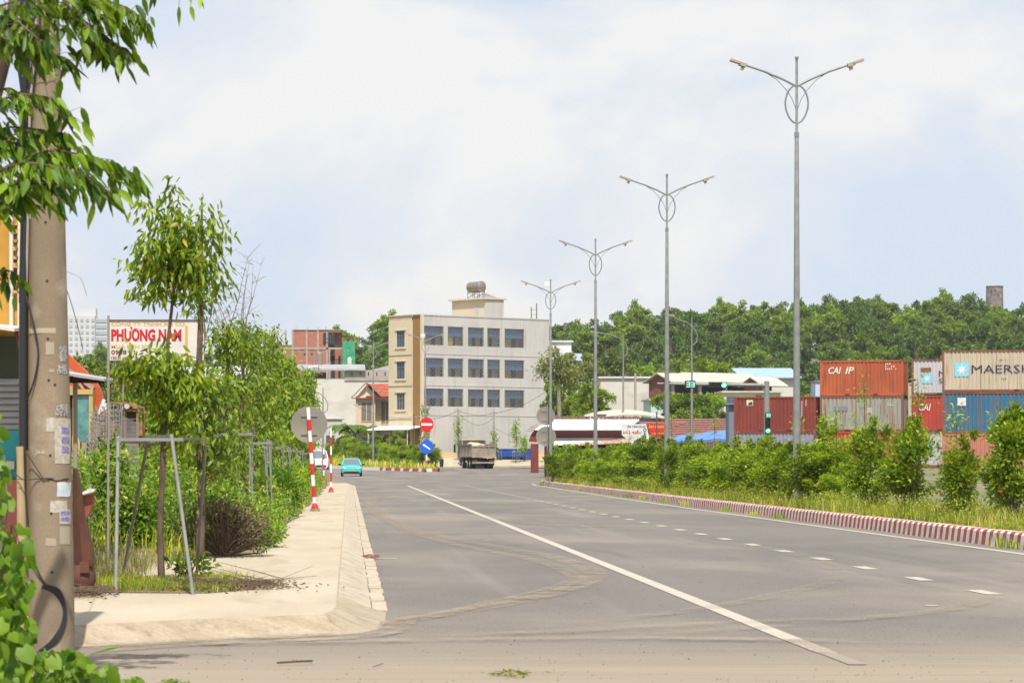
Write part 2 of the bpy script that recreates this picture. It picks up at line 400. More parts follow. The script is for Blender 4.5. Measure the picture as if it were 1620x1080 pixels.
def track(pxs, wd, amp=1.0):
    pts = [P(x, y, gy(y)) for x, y in pxs]; pts = catmull([(p.x, p.y) for p in pts], 8); n = len(pts)
    cols = [-1, -.55, 0, .55, 1]; ev = [0, 1, .75, 1, 0]; V = []; A = []; Fq = []
    for i, p in enumerate(pts):
        q = (pts[min(i+1, n-1)] - pts[max(i-1, 0)]).normalized(); s = Vector((-q[1], q[0]))
        fade = min(1, i/5, (n-1-i)/5)*amp
        for c, e_ in zip(cols, ev):
            V.append((p[0]+s[0]*c*wd/2, p[1]+s[1]*c*wd/2, tdz[0])); A.append(e_*fade)
        if i:
            for k in range(4): a = (i-1)*5+k; Fq.append((a, a+1, a+6, a+5))
    me = np_mesh('dust_track', np.array(V), np.array(Fq), TRK)
    at = me.attributes.new('edge', 'FLOAT', 'POINT'); at.data.foreach_set('value', np.array(A, dtype=np.float32))
    struct(link('dust_track', me)); tdz[0] += .0022
track([(150,1012),(400,1003),(560,992),(700,972),(800,955),(890,935),(938,915),(930,899),(870,880),(770,862),(680,845),(620,825),(588,800),(600,778)], .42)
track([(620,990),(760,958),(850,938),(905,920),(898,905),(840,885),(740,866),(660,845),(606,820),(578,795),(585,780)], .3, .9)
track([(560,992),(660,978),(790,955),(885,938),(915,925)], .25, .8)
track([(900,990),(1100,965),(1240,940),(1320,915),(1300,890),(1220,870),(1080,850)], .35, .5)
track([(1000,1010),(1300,985),(1500,965),(1590,940)], .4, .5)
track([(640,1010),(900,1000),(1200,985),(1500,975)], .5, .55)
track([(575,812),(640,812),(760,818),(860,830),(1000,835)], .8, .45)
track([(150,1022),(500,1018),(1000,1012),(1500,1020)], .5, .7)

tdz[0] = .012
track([(640,975),(632,990),(618,999),(585,1006),(545,1010),(450,1014),(300,1021),(120,1032),(-60,1040)], .34, 1.3)
track([(575,1001),(450,1008),(300,1015),(120,1026),(-60,1034)], .5, 1.3)
# sidewalk: slab sheet, sloped kerb stones, gutter slabs
def side_mat():
    return mat('sidewalk_concrete', (.395, .335, .25), .9, (.335, .275, .195), .8, (1, .35, 1), lo=.35, hi=.68, col3=(.29, .225, .15), sc3=1.6, st3=(1,.22,1), lo3=.57, hi3=.74, fine=.08, fs=30, bump=.004, geo=True)
SIDE = side_mat(); KERB = mat('kerb_concrete', (.39, .335, .25), .9, (.33, .275, .20), 2, col3=(.22,.17,.11), sc3=5, fine=.1, fs=30, bump=.004, geo=True)
SOIL = mat('bare_soil', (.20, .145, .085), .95, (.11, .09, .045), 2.0, col3=(.28, .2, .13), sc3=4, fine=.2, fs=25, bump=.01, geo=True)
yc = 26.4
OUT = [(p.x, p.y) for p in (P(px, py, gy(py)) for px, py in ((617, 968), (617, 980), (612, 988), (601, 995), (580, 1000), (545, 1003), (505, 1004), (450, 1006), (380, 1009), (300, 1013), (210, 1018), (120, 1023), (-300, 1040)))]
INN = [(-.11, OUT[0][1]+.1), (-.112, OUT[1][1]+.2), (-.125, OUT[2][1]+.27), (-.16, OUT[3][1]+.30), (-.22, OUT[4][1]+.33)] + [(x-.18, y+.38) for x, y in OUT[5:]]
corner = [(-.11, 180.5), (-.11, 28.2)] + INN + [(-14, INN[-1][1]), (-14, 180.5)]
b = MB(); xs_ = corner
b.add([(x, y, .15) for x, y in xs_], [tuple(range(len(xs_)))]); b.add([(x, y, .15) for x, y in xs_]+[(x, y, -.05) for x, y in xs_], [(i, i+1, i+1+len(xs_), i+len(xs_)) for i in range(len(xs_)-1)])
sw = struct(b.build('sidewalk', SIDE))
prof = [(-.11, -.02), (-.11, .152), (-.08, .151), (.0, .125), (.15, .062), (.225, .032), (.23, -.02)]
kb = MB(); kb.prism(prof, 'y', .002, .998)
kerb0 = kb.build('kerb_stone', KERB, sw, (0, 28.3, 0))
gb = MB(); gb.box(.236, .004, -.02, .385, .996, .02)
gut0 = gb.build('gutter_slab', KERB, sw, (0, 28.3, 0))
for i in range(1, 62):
    yy = 28.3+i
    c = kerb0.copy(); COL.objects.link(c); c.location = (jit(.002), yy, jit(.001))
    c = gut0.copy(); COL.objects.link(c); c.location = (jit(.008), yy, jit(.003)); c.rotation_euler = (0, jit(.02), jit(.012))
kb = MB(); kb.prism(prof, 'y', 90.31, 178.5); kb.box(.236, 90.31, -.02, .38, 178.5, .02); kb.build('kerb_stone', KERB, sw)
# kerb round the near corner
RAMP = mat('dusty_ramp', (.34, .28, .20), .95, (.27, .215, .145), 3, (.6, 2, 1), lo=.35, hi=.65, col3=(.21, .165, .11), sc3=5, fine=.12, fs=25, bump=.006, geo=True)
OUT2 = [(.385, 28.3)] + OUT; INN2 = [(-.11, 28.3)] + INN
for k0 in range(0, len(OUT2)-1, 2):
    b = MB(); seg = list(range(k0, min(k0+3, len(OUT2)))); v = []
    for k in seg:
        (xo, yo), (xi, yi) = OUT2[k], INN2[k]
        for f, z in ((0, .152), (.12, .148), (.55, .055), (.85, .012), (1.0, -.01)): v.append((xi+(xo-xi)*f+(jit(.015) if f == 1 else 0), yi+(yo-yi)*f, z+(jit(.004) if 0 < f < 1 else 0)))
    b.add(v, [(5*i+q, 5*i+q+1, 5*i+6+q, 5*i+5+q) for i in range(len(seg)-1) for q in range(4)]); b.build('kerb_ramp', RAMP, sw, smooth=True)
jb = MB()
for k in range(22):
    y = 31.6+k*4.9; x0 = -1.3; jb.add([(x0, y+jit(.02), .1535), (-.11, y+jit(.02), .1535), (-.11, y+.012, .1535), (x0, y+.012, .1535)], [(0, 1, 2, 3)])
jb.add([(-.122, 27.2, .1535), (-.106, 27.2, .1535), (-.106, 120, .1535), (-.122, 120, .1535)], [(0, 1, 2, 3)])
stuff(jb.build('slab_joint', mat('joint_dirt', (.22, .185, .13), .95, (.33, .28, .21), 6), sw))
# undergrowth soil laid over the slab, patchy edge
def blob_sheet(name, outline, z, m):
    b = MB(); b.add([(x, y, z) for x, y in outline], [tuple(range(len(outline)))]); return struct(b.build(name, m))
ed = [(-1.25+jit(.12)-(.9 if y < 42 else 0), y) for y in range(39, 176, 3)]
blob_sheet('verge_soil', [(-14, 39)] + [(-2.9, 38.4)] + ed + [(-14, 175)], .165, SOIL)
blob_sheet('planting_pit', [(-2.62, 29.3), (-1.45, 29.2), (-.95, 30.2), (-1.3, 31.8), (-1.9, 32.3), (-2.75, 32.0)], .158, SOIL)
blob_sheet('planting_pit', [(-14, 29.5), (-3.0, 28.8), (-2.45, 29.9), (-2.7, 38), (-14, 38.9)], .162, SOIL)

# median
STR_R = mat('kerb_red', (.27, .05, .042), .8, (.34, .13, .10), 5, lo=.45, hi=.8, fine=.1, col3=(.33, .24, .18), sc3=2.5, lo3=.6, hi3=.8, geo=True)
STR_W = mat('kerb_white', (.60, .54, .49), .8, (.42, .35, .32), 5, lo=.45, hi=.8, fine=.08, col3=(.33, .26, .2), sc3=2.5, lo3=.6, hi3=.8, geo=True)
MK = [(11.5, 20), (11.5, 46), (11.48, 70), (11.55, 95), (11.75, 120), (12.0, 150), (12.3, 178), (12.55, 186.5), (13.0, 189.5), (13.9, 190.3)]
def mk_x(y): return float(np.interp(y, [p[1] for p in MK], [p[0] for p in MK]))
out = [(p[0]+.3, p[1]) for p in smooth_pts(MK[:-1], 4)] + [(13.6, 189.9), (15.3, 189), (15.6, 180), (15.4, 20)]
b = MB(); b.add([(x, y, .24) for x, y in out], [tuple(range(len(out)))])
med = struct(b.build('median_soil', SOIL))
def kerb_block(L_=1.04, n=4, hgt=.28):
    b = MB(); pr = [(0, -.02), (.035, hgt*.85), (.07, hgt), (.28, hgt), (.3, hgt-.03), (.3, -.02)]; w_ = L_/n
    for k in range(n):
        y0 = k*w_ + (.004 if k == 0 else 0); y1 = (k+1)*w_ - (.004 if k == n-1 else 0)
        m = len(pr); sl = .03
        vs = [(p[0], y0+p[1]*sl*0, p[1]) for p in pr] + [(p[0], y1, p[1]) for p in pr]
        b.add(vs, [(i, i+m, i+1+m, i+1) for i in range(m-1)], k % 2)
        if k == 0: b.add(vs[:m], [tuple(range(m))], 0)
        if k == n-1: b.add(vs[m:], [tuple(range(m))[::-1]], 1)
    return b
kb0 = None; d_ = 0.0
pts = [Vector((x, y)) for x, y in catmull(MK, 24)]
cum = [0]
for i in range(1, len(pts)): cum.append(cum[-1] + (pts[i]-pts[i-1]).length)
def at_len(s):
    i = max(1, min(len(pts)-1, int(np.searchsorted(cum, s)))); t = (s-cum[i-1])/max(1e-6, cum[i]-cum[i-1]); return pts[i-1].lerp(pts[i], min(1, t))
s_ = 22.0; kn = 0
while s_ < cum[-1]-1.05:
    p = at_len(s_); q = at_len(s_+1.04); d = (q-p).normalized(); rz = math.atan2(-d.x, d.y)
    if kb0 is None: o = kb0 = kerb_block().build('kerb_block', [STR_R, STR_W], med)
    else: o = kb0.copy(); COL.objects.link(o)
    gap = (kn % 9 == 0)*.03
    o.location = (p.x + jit(.006), p.y+gap, jit(.006)); o.rotation_euler = (0, 0, rz+jit(.004)); s_ += 1.045 + gap; kn += 1

# the island with the hedge beyond the junction
isl = [(8.9, 275.5), (8.5, 274.2), (7.4, 273.6), (1.5, 288), (-3, 303), (-8, 322), (-16, 345), (-12, 352), (-3, 332), (3, 312), (8.6, 280)]
b = MB(); b.add([(x, y, G(x, y)+.3) for x, y in isl], [tuple(range(len(isl)))]); island = struct(b.build('island_soil', SOIL))
for i in range(0, 5):
    a = Vector(isl[i]); c = Vector(isl[i+1]); n = max(1, round((c-a).length/2.2)); 
    for k in range(n):
        p = a.lerp(c, k/n); q = a.lerp(c, (k+1)/n); st = (p.x > 3.5)
        b = MB(); d = (q-p).normalized(); s = Vector((d.y, -d.x));
        if s.dot(Vector((-1, -1))) < 0: s = -s
        ns = max(2, round((q-p).length/.75))
        for j in range(ns):
            p1 = p.lerp(q, j/ns); q1 = p.lerp(q, (j+1)/ns); z0 = G(p1.x, p1.y)-.02; h_ = .33
            vs = [(p1.x+s.x*.15, p1.y+s.y*.15, z0), (q1.x+s.x*.15, q1.y+s.y*.15, z0), (q1.x+s.x*.1, q1.y+s.y*.1, z0+h_), (p1.x+s.x*.1, p1.y+s.y*.1, z0+h_), (q1.x-s.x*.15, q1.y-s.y*.15, z0+h_), (p1.x-s.x*.15, p1.y-s.y*.15, z0+h_)]
            b.add(vs, [(0, 1, 2, 3), (3, 2, 4, 5)], (j % 2) if st else 1)
        b.build('kerb_block', [STR_R, STR_W], island)
# far pavement in front of the apartment block, orange bank
b = MB(); pv = [(9.5, 303), (30, 296), (60, 285), (60, 312), (8, 314)]
b.add([(x, y, G(x, y)+.12) for x, y in pv], [tuple(range(5))]); b.add([(x, y, G(x, y)+.12) for x, y in pv[:3]]+[(x, y, G(x, y)-.1) for x, y in pv[:3]], [(0, 3, 4, 1), (1, 4, 5, 2)])
struct(b.build('far_pavement', SIDE))
BANK = mat('orange_earth', (.40, .24, .11), .95, (.30, .22, .10), 1.5, col3=(.22, .2, .08), sc3=.8, fine=.2, fs=8)
b = MB(); n = 14
for i in range(n+1):
    x = 7.5+i*1.3; yy = 313.5-.25*i; b.v += [(x, yy, G(x, yy)-.1), (x, yy+2.2+jit(.3), 2.35+jit(.15)), (x, yy+8, 2.62+jit(.08))]
    if i:
        k = 3*i; b.f += [(k-3, k, k+1, k-2), (k-2, k+1, k+2, k-1)]; b.m += [0, 0]
struct(b.build('earth_bank', BANK))
# ---------------------------------------------------------------- buildings
CREAM = mat('cream_render', (.60, .505, .36), .8, (.55, .46, .32), .6, fine=.04, fs=8)
GREYR = mat('grey_cement_render', (.49, .475, .45), .9, (.43, .415, .39), .35, (1,1,.6), col3=(.33, .31, .28), sc3=1.1, st3=(1.6,1.6,.16), lo3=.54, hi3=.78, fine=.05, fs=6)
BROWNP = mat('brown_panel', (.27, .145, .04), .5, (.25, .14, .045), .8)
BLUESH = mat('blue_shade_cloth', (.06, .12, .22), .7, (.08, .145, .25), 2)
WINGL = mat('window_glass', (.06, .085, .11), .15, spec=.7)
FRAMEB = mat('blue_grey_frame', (.12, .14, .17), .5)
LATT = mat('lattice_steel', (.33, .34, .36), .5)
WALLW = mat('whitewashed_wall', (.56, .53, .475), .85, (.51, .48, .43), .4, col3=(.38, .36, .33), sc3=.25, st3=(1,1,3), lo3=.5, hi3=.75)
WALLB = mat('bright_white_wall', (.62, .62, .61), .8, (.55, .55, .54), .6)
ZINC = mat('corrugated_zinc', (.40, .41, .42), .5, (.30, .29, .28), .8, metal=.2)
ROOFW = mat('pale_sheet_roof', (.46, .42, .35), .6, (.38, .34, .28), .8)
ROOFR = mat('red_tile_roof', (.46, .155, .09), .8, (.36, .115, .07), 1.5, fine=.12, fs=12)
BRICK = mat('raw_brick_wall', (.36, .145, .095), .9, (.30, .12, .08), 1.2, fine=.12, fs=9)
BEAM = mat('concrete_beam', (.36, .31, .27), .9, (.28, .25, .22), 1)
WOOD = mat('wooden_door', (.22, .085, .035), .6, (.12, .045, .02), 3, (3, 3, .4))
STEELD = mat('stainless_tank', (.34, .29, .23), .38, metal=.8)
BLUE = mat('blue_paint', (.02, .09, .42), .5)

def lattice(b, x0, x1, z0, z1, y, pitch, wd):
    for sg in (1, -1):
        c = (x0 - (z1 if sg > 0 else -z0)) ; cmax = (x1 - (z0 if sg > 0 else -z1))
        while c < cmax:
            # x - sg*z = c
            if sg > 0: a0 = max(x0, c+z0); a1 = min(x1, c+z1); f = lambda x: x-c
            else: a0 = max(x0, c-z1); a1 = min(x1, c-z0); f = lambda x: c-x
            if a1-a0 > .05: b.bar((a0, y+(.02 if sg > 0 else 0), f(a0)), (a1, y+(.02 if sg > 0 else 0), f(a1)), wd, .02)
            c += pitch
def main_block():
    z0 = 2.3
    t = thing('apartment_block', 'four-storey block, grey cement side wall with blue-shaded lattice openings and narrow cream front', 'building', (8.2, 320, z0), math.atan2(.606, .795))
    H = 18.05 - z0; Lx = 19.05; D = 6.05
    def s_(px): p = (px-VX)/F; return (320*p-8.2)/(.795-.606*p)
    cols = [(s_(a), s_(b)) for a, b in ((671, 702), (708.5, 733), (740.4, 765.7), (771, 791.3), (798.3, 829.4))]
    rows = [(7.75-z0, 9.75-z0), (11.1-z0, 13.2-z0), (14.65-z0, 16.8-z0)]
    b = MB(); T = .22                                   # side wall: piers and spandrels round real openings
    zc = [0] + [v for r in rows for v in r] + [H]
    for i in range(0, len(zc), 2): b.box(0.02, 0, zc[i], Lx, T, zc[i+1])
    for r in rows:
        xc = [0.02] + [v for c in cols for v in c] + [Lx]
        for i in range(0, len(xc), 2): b.box(xc[i], 0, r[0], xc[i+1], T, r[1])
    for r in rows: b.box(.05, -.035, r[0]-1.02, Lx-.02, -.002, r[0]-.93)     # slab lines, slightly proud
    b.box(.0, -.05, H-.1, Lx, .24, H+.04)
    b.box(Lx-.2, .22, 0, Lx, D, H)                       # right end wall
    b.box(0.2, D-.2, 0, Lx-.2, D, H)
    b.build('side_wall', GREYR, t)
    b = MB(); b.box(.2, 1.55, 0, Lx-.2, 1.7, H-.2)
    b.build('balcony_wall', CREAM, t)
    b = MB()
    for z in (rows[0][0]-1.0, rows[1][0]-1.0, rows[2][0]-1.0, H-.35): b.box(.2, .22, z, Lx-.2, D-.2, z+.2)
    b.build('floor_slab', BEAM, t)
    k = 0
    for ri, r in enumerate(rows):
        for ci, c in enumerate(cols):
            b = MB(); lattice(b, c[0], c[1], r[0], r[1], .03, .42, .032); wn = b.build('lattice_grille', LATT, t)
            b = MB(); hh = (r[1]-r[0]); zz = r[0]+hh*(.46 + .04*((ri+ci*2) % 3))
            b.add([(c[0]+.03, .35, r[1]-.02), (c[1]-.03, .35, r[1]-.02), (c[1]-.03, .20+.08, zz), (c[0]+.03, .28, zz)], [(0, 1, 2, 3)])
            b.add([(c[0]+.03, .37, r[1]-.02), (c[1]-.03, .37, r[1]-.02), (c[1]-.03, .30, zz), (c[0]+.03, .30, zz)], [(3, 2, 1, 0)])
            b.build('shade_cloth', BLUESH, t)
            w_ = c[1]-c[0]
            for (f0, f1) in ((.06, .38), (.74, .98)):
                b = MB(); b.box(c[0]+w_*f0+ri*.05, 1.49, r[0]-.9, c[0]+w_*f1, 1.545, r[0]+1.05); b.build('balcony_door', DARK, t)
    b = MB(); b.box(cols[1][0]+.5, .5, rows[2][0]+.1, cols[1][0]+1.15, .52, rows[2][0]+1.0)
    b.build('hanging_cloth', mat('yellow_cloth', (.45, .38, .04), .9), t)
    b = MB(); b.box(cols[3][1]-.35, .5, rows[0][0]+.0, cols[3][1]-.1, .52, rows[0][0]+.8); b.build('hanging_cloth', mat('blue_cloth', (.05, .12, .5), .9), t)
    # cream front at x = 0, running along +y
    b = MB(); ft = .25
    wz = [(7.4-z0, 9.3-z0), (10.9-z0, 12.85-z0), (14.5-z0, 16.35-z0)]
    b.box(-.02, -.06, 0, ft, .27, H+.08)                                # corner strip
    za = [3.2] + [v for r in wz for v in r] + [H-.6]
    for i in range(0, len(za), 2): b.box(0, 1.75, za[i], ft, D, za[i+1])
    for r in wz: b.box(0, 1.75, r[0], ft, 3.12, r[1]); b.box(0, 4.57, r[0], ft, D, r[1])
    for r in wz: b.box(-.09, 2.85, r[1]+.02, -.002, 4.85, r[1]+.16); b.box(-.09, 2.85, r[0]-.2, -.002, 4.85, r[0]-.08)
    b.box(0, 1.75, 0, ft, 2.1, 3.2); b.box(0, D-.35, 0, ft, D, 3.2)
    b.box(-.06, 0.27, H-.02, ft, D, H+.1)
    b.build('front_wall', CREAM, t)
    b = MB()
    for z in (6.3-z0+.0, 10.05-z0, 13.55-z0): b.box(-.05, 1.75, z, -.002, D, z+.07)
    b.build('string_course', mat('dark_cream_trim', (.33, .27, .18), .8), t)  # band lines in a darker cream than the wall
    b = MB(); b.box(.1, .27, 0, .2, 1.75, H-.02); b.build('recess_panel', BROWNP, t)
    for r in wz:
        b = MB(); b.box(.12, 3.12, r[0], .14, 4.57, r[1]); pn = b.build('window', WINGL, t)
        f = MB()
        for yy in (3.12, 3.6, 4.09, 4.5): f.box(.04, yy, r[0], .1, yy+.06, r[1])
        for z in (r[0], r[0]+1.25, r[1]-.06): f.box(.03, 3.12, z, .09, 4.57, z+.06)
        f.build('frame', FRAMEB if r is not wz[0] else GALV, pn)
    b = MB()
    for i in range(20): b.box(.02, 1.85+i*.21, H-.6, .1, 1.85+i*.21+.1, H-.02)
    b.build('balustrade', CREAM, t)
    b = MB(); b.box(.9, 2.1, 0, 1.0, D-.35, 3.2); b.build('ground_floor_back', mat('ochre_wall', (.36, .27, .15), .8), t)
    b = MB(); b.box(.8, 2.6, 0, .88, 4.6, 2.1); b.build('ground_floor_door', WOOD, t)
    b = MB(); b.prism([(-2.2, 2.75), (-2.2, 2.82), (.0, 3.25), (.0, 3.15)], 'y', -.3, D+1.6)
    b.build('porch_awning', WALLB, t)
    b = MB(); b.tube([(-2.0, .1, 0), (-2.0, .1, 2.8)], .06); b.tube([(-2.0, D+1.2, 0), (-2.0, D+1.2, 2.8)], .12); b.build('awning_post', CREAM, t)
    # stair house on the roof
    x0, x1 = 9.35, 12.1; zt = 20.3-z0
    b = MB(); b.box(x0, .24, H-.02, x0+.2, D-.02, zt-.2); b.build('stair_house_front', CREAM, t)
    b = MB(); b.box(x0+.2, .0, H+.05, x1, .2, zt-.2); b.box(x0+.0, .02, H+.05, x0+.2, .235, zt-.2); b.box(x1-.2, .2, H, x1, D-.02, zt-.2); b.box(x0+.2, D-.2, H, x1-.2, D-.02, zt-.2); b.build('stair_house_wall', GREYR, t)
    b = MB(); b.box(x0-.35, -.15, zt-.2, x1+.4, D+.3, zt); b.build('stair_house_roof', CREAM, t)
    b = MB(); b.box(x0-.03, 1.2, H, x0-.002, 1.9, H+1.45); b.build('stair_house_door', GREYR, t)
    b = MB()
    for (yy) in (1.3, 1.3+.55): 
        for z in (0, .55, 1.1): b.bar((17.0, .5+yy*.2, H+z), (17.0+.9, .5+yy*.2, H+z+.05), .04)
        b.bar((17.0, .5+yy*.2, H), (17.0, .5+yy*.2, H+1.4), .05); b.bar((17.8, .5+yy*.2, H), (17.8, .5+yy*.2, H+1.9), .05)
    b.build('roof_scaffold', GALV, t)
    # water tank
    R_ = t.matrix_basis
    tk = thing('water_tank', 'shiny steel water tank lying on a stand above the stair house roof', 'water tank', (0, 0, 0), 0)
    loc = Matrix.Translation((8.2, 320, z0)) @ Matrix.Rotation(math.atan2(.606, .795), 4, 'Z') @ Vector((10.2, 2.7, zt))
    tk.location = loc; tk.rotation_euler = (0, 0, math.atan2(.606, .795))
    b = MB(); b.tube([(0, -1.15, 1.32), (0, -1.0, 1.32), (0, 1.0, 1.32), (0, 1.15, 1.32)], [.45, .64, .64, .45], 20); b.build('tank_body', STEELD, tk, smooth=True)
    b = MB(); b.tube([(0, -1.02, 1.32), (0, -.95, 1.32)], .655, 20); b.build('end_ring', mat('blue_ring', (.08, .13, .4), .5), tk)
    b = MB()
    for x in (-.5, .5):
        for y in (-.9, 0, .9): b.bar((x, y, 0), (x, y, .78), .05)
        b.bar((x, -1.0, .76), (x, 1.0, .76), .06); b.bar((x, -.9, .05), (x, .9, .7), .03); b.bar((x, -.9, .7), (x, .9, .05), .03)
    for y in (-.9, .9): b.bar((-.5, y, .76), (.5, y, .76), .06); b.bar((-.5, y, .05), (.5, y, .7), .03)
    b.build('tank_stand', mat('dark_steel', (.08, .08, .09), .6), tk)
    b = MB(); b.prism([(.2, .0), (.2, .55), (1.9, .1), (1.9, 0)], 'y', -1.6, -.9); b.build('solar_panel', ZINC, tk)
main_block()

def pxbox(px0, px1, pyt, Y, zb=None):
    x0, x1 = PX(px0, Y), PX(px1, Y); zt = PZ(pyt, Y); z0 = G((x0+x1)/2, Y) if zb is None else zb
    return x0, x1, z0-.3, zt
def windows(t, x0, y, items, m=WINGL, fr=FRAMEB, name='window'):
    for (a, z, w_, h) in items:
        b = MB(); b.box(a, y-.03, z, a+w_, y-.005, z+h); o = b.build(name, m, t)
        f = MB(); q = .07
        f.box(a-q, y-.06, z-q, a+w_+q, y-.031, z); f.box(a-q, y-.06, z+h, a+w_+q, y-.031, z+h+q)
        f.box(a-q, y-.06, z, a, y-.031, z+h); f.box(a+w_, y-.06, z, a+w_+q, y-.031, z+h); f.box(a+w_/2-q/2, y-.055, z, a+w_/2+q/2, y-.031, z+h)
        f.build('frame', fr, o)
# red-roofed house
def red_house():
    Y = 335; x0 = PX(563, Y); x1 = x0+4.3; z0 = G(2.5, Y)-.1; t = thing('tiled_house', 'small two-storey cream house with red tiled gable roof left of the tall block', 'house', (x0, Y, z0))
    ez = PZ(627, Y)-z0; W = 4.6
    b = MB(); b.box(0, 0, 0, 2.1, 8, ez); b.box(2.1, 1.0, 0, W, 8, ez); b.box(2.1, 0, 3.0, W, 1.0, 3.2); b.box(0, 0, ez, 2.4, .25, ez+.05)
    b.build('wall', CREAM, t)
    b = MB(); b.prism([(.15, ez), (2.5, ez), (1.25, ez+1.35)], 'y', .1, 3); b.build('gable', CREAM, t)
    m = MB(); 
    def slope(b, p0, p1, p2, p3):   # stepped courses of tile
        p0, p1, p2, p3 = map(Vector, (p0, p1, p2, p3)); n = 9; nrm = (p1-p0).cross(p3-p0).normalized()
        if nrm.z < 0: nrm = -nrm
        for i in range(n):
            a = p0.lerp(p3, i/n); c = p1.lerp(p2, i/n); d = p1.lerp(p2, (i+1)/n); e_ = p0.lerp(p3, (i+1)/n)
            b.add([a+nrm*.12, c+nrm*.12, d+nrm*.02, e_+nrm*.02, a, c], [(0, 1, 2, 3), (0, 4, 5, 1)])
    # small front gable roof and long main roof
    slope(m, (-.45, -.5, ez-.15), (-.45, 3, ez-.15), (1.25, 3, ez+1.6), (1.25, -.5, ez+1.6))
    slope(m, (2.95, -.5, ez-.15), (2.95, 3, ez-.15), (1.25, 3, ez+1.6), (1.25, -.5, ez+1.6))
    slope(m, (1.2, -.2, ez-.05), (W+.6, -.2, ez-.05), (W+.6, 4, ez+1.62), (1.2, 4, ez+1.62))
    m.build('roof', ROOFR, t)
    b = MB(); b.box(-.5, -.45, ez-.28, W+.5, .0, ez-.16); b.box(-.55, -.9, 2.75, 2.3, 0, 2.87); b.build('eave', mat('dark_red_fascia', (.2, .05, .035), .7), t)
    windows(t, 0, 0, [(.65, ez-2.9, 1.2, 2.2)], mat('brown_shutter', (.17, .14, .12), .7), CREAM)
    windows(t, 0, 1.0, [(3.0, ez-3.2, 1.0, 2.6)], mat('brown_shutter', (.17, .14, .12), .7), CREAM)
    b = MB(); b.box(.7, -.04, 0, 1.8, -.01, 2.0); b.build('door', mat('green_door', (.06, .25, .15), .6), t)
    b = MB(); b.box(2.6, .94, 0, 3.9, .99, 2.3); b.build('door', WOOD, t)
    b = MB()
    for x in (.05, 2.1, 4.5): b.box(x, -.12, 0, x+.18, -.005, ez-.3)
    b.build('pillar', CREAM, t)
red_house()
# long white warehouse wall behind
def warehouse():
    Y = 378; x0, x1, z0, zt = pxbox(478, 618, 598, Y); t = thing('warehouse', 'long blank off-white warehouse wall with zinc roof behind the tiled house', 'warehouse', (x0, Y, z0))
    W = x1-x0; b = MB(); b.box(0, 0, 0, W, 14, zt-z0); b.build('wall', WALLW, t)
    xa = PX(520, Y)-x0; xb = PX(582, Y)-x0; h2 = PZ(585, Y)-z0
    b = MB(); b.box(PX(545, Y)-x0, -.12, zt-z0-.35, W, 5, h2); b.build('parapet', BEAM, t)
    b = MB()
    for k in range(6):
        x = PX(556, Y)-x0+k*1.1; b.box(x, -.16, h2-.75, x+.14, -.125, h2-.3)
    b.build('vent_slot', DARK, t)
    b = MB()
    n = 40; x_0 = -0.8; x_1 = PX(578, Y)-x0
    for i in range(n):
        a = x_0+(x_1-x_0)*i/n; c = x_0+(x_1-x_0)*(i+.5)/n; d = x_0+(x_1-x_0)*(i+1)/n
        b.add([(a, -.6, h2+.05), (c, -.6, h2+.13), (d, -.6, h2+.05), (a, 9, h2+1.0), (c, 9, h2+1.08), (d, 9, h2+1.0)], [(0, 1, 4, 3), (1, 2, 5, 4)])
    b.box(x_0, -.62, h2-.1, x_1, -.58, h2+.07)
    b.build('roof', ZINC, t)
    b = MB(); b.box(.2, -.05, h2-1.1, 3.2, -.01, h2-.35); b.build('clerestory_opening', DARK, t)
    b = MB(); xg = PX(590, Y)-x0; b.prism([(xg, zt-z0+.3), (xg+4, zt-z0+.3), (xg+4, zt-z0+2.4), (xg, zt-z0+1.3)], 'y', 5, 5.3); b.build('side_roof', ZINC, t)
warehouse()
def low_house():
    Y = 350; x0, x1, z0, zt = pxbox(505, 541, 656, Y); t = thing('low_outbuilding', 'low grey outbuilding with a white railing roof beside banana plants', 'building', (x0, Y, z0))
    W = x1-x0; b = MB(); b.box(0, 0, 0, W, 6, zt-z0-.5); b.build('wall', GREYR, t)
    b = MB(); b.box(-.2, -.2, zt-z0-.5, W+.3, 6, zt-z0-.38)
    for i in range(14): b.box(i*W/14, -.15, zt-z0-.38, i*W/14+.08, -.07, zt-z0+.1)
    b.box(-.1, -.17, zt-z0+.1, W+.1, -.05, zt-z0+.18); b.build('roof_railing', WALLB, t)
    windows(t, 0, 0, [(.9, 2.6, .9, 1.1), (1.9, 1.3, .6, 1.6)])
low_house()
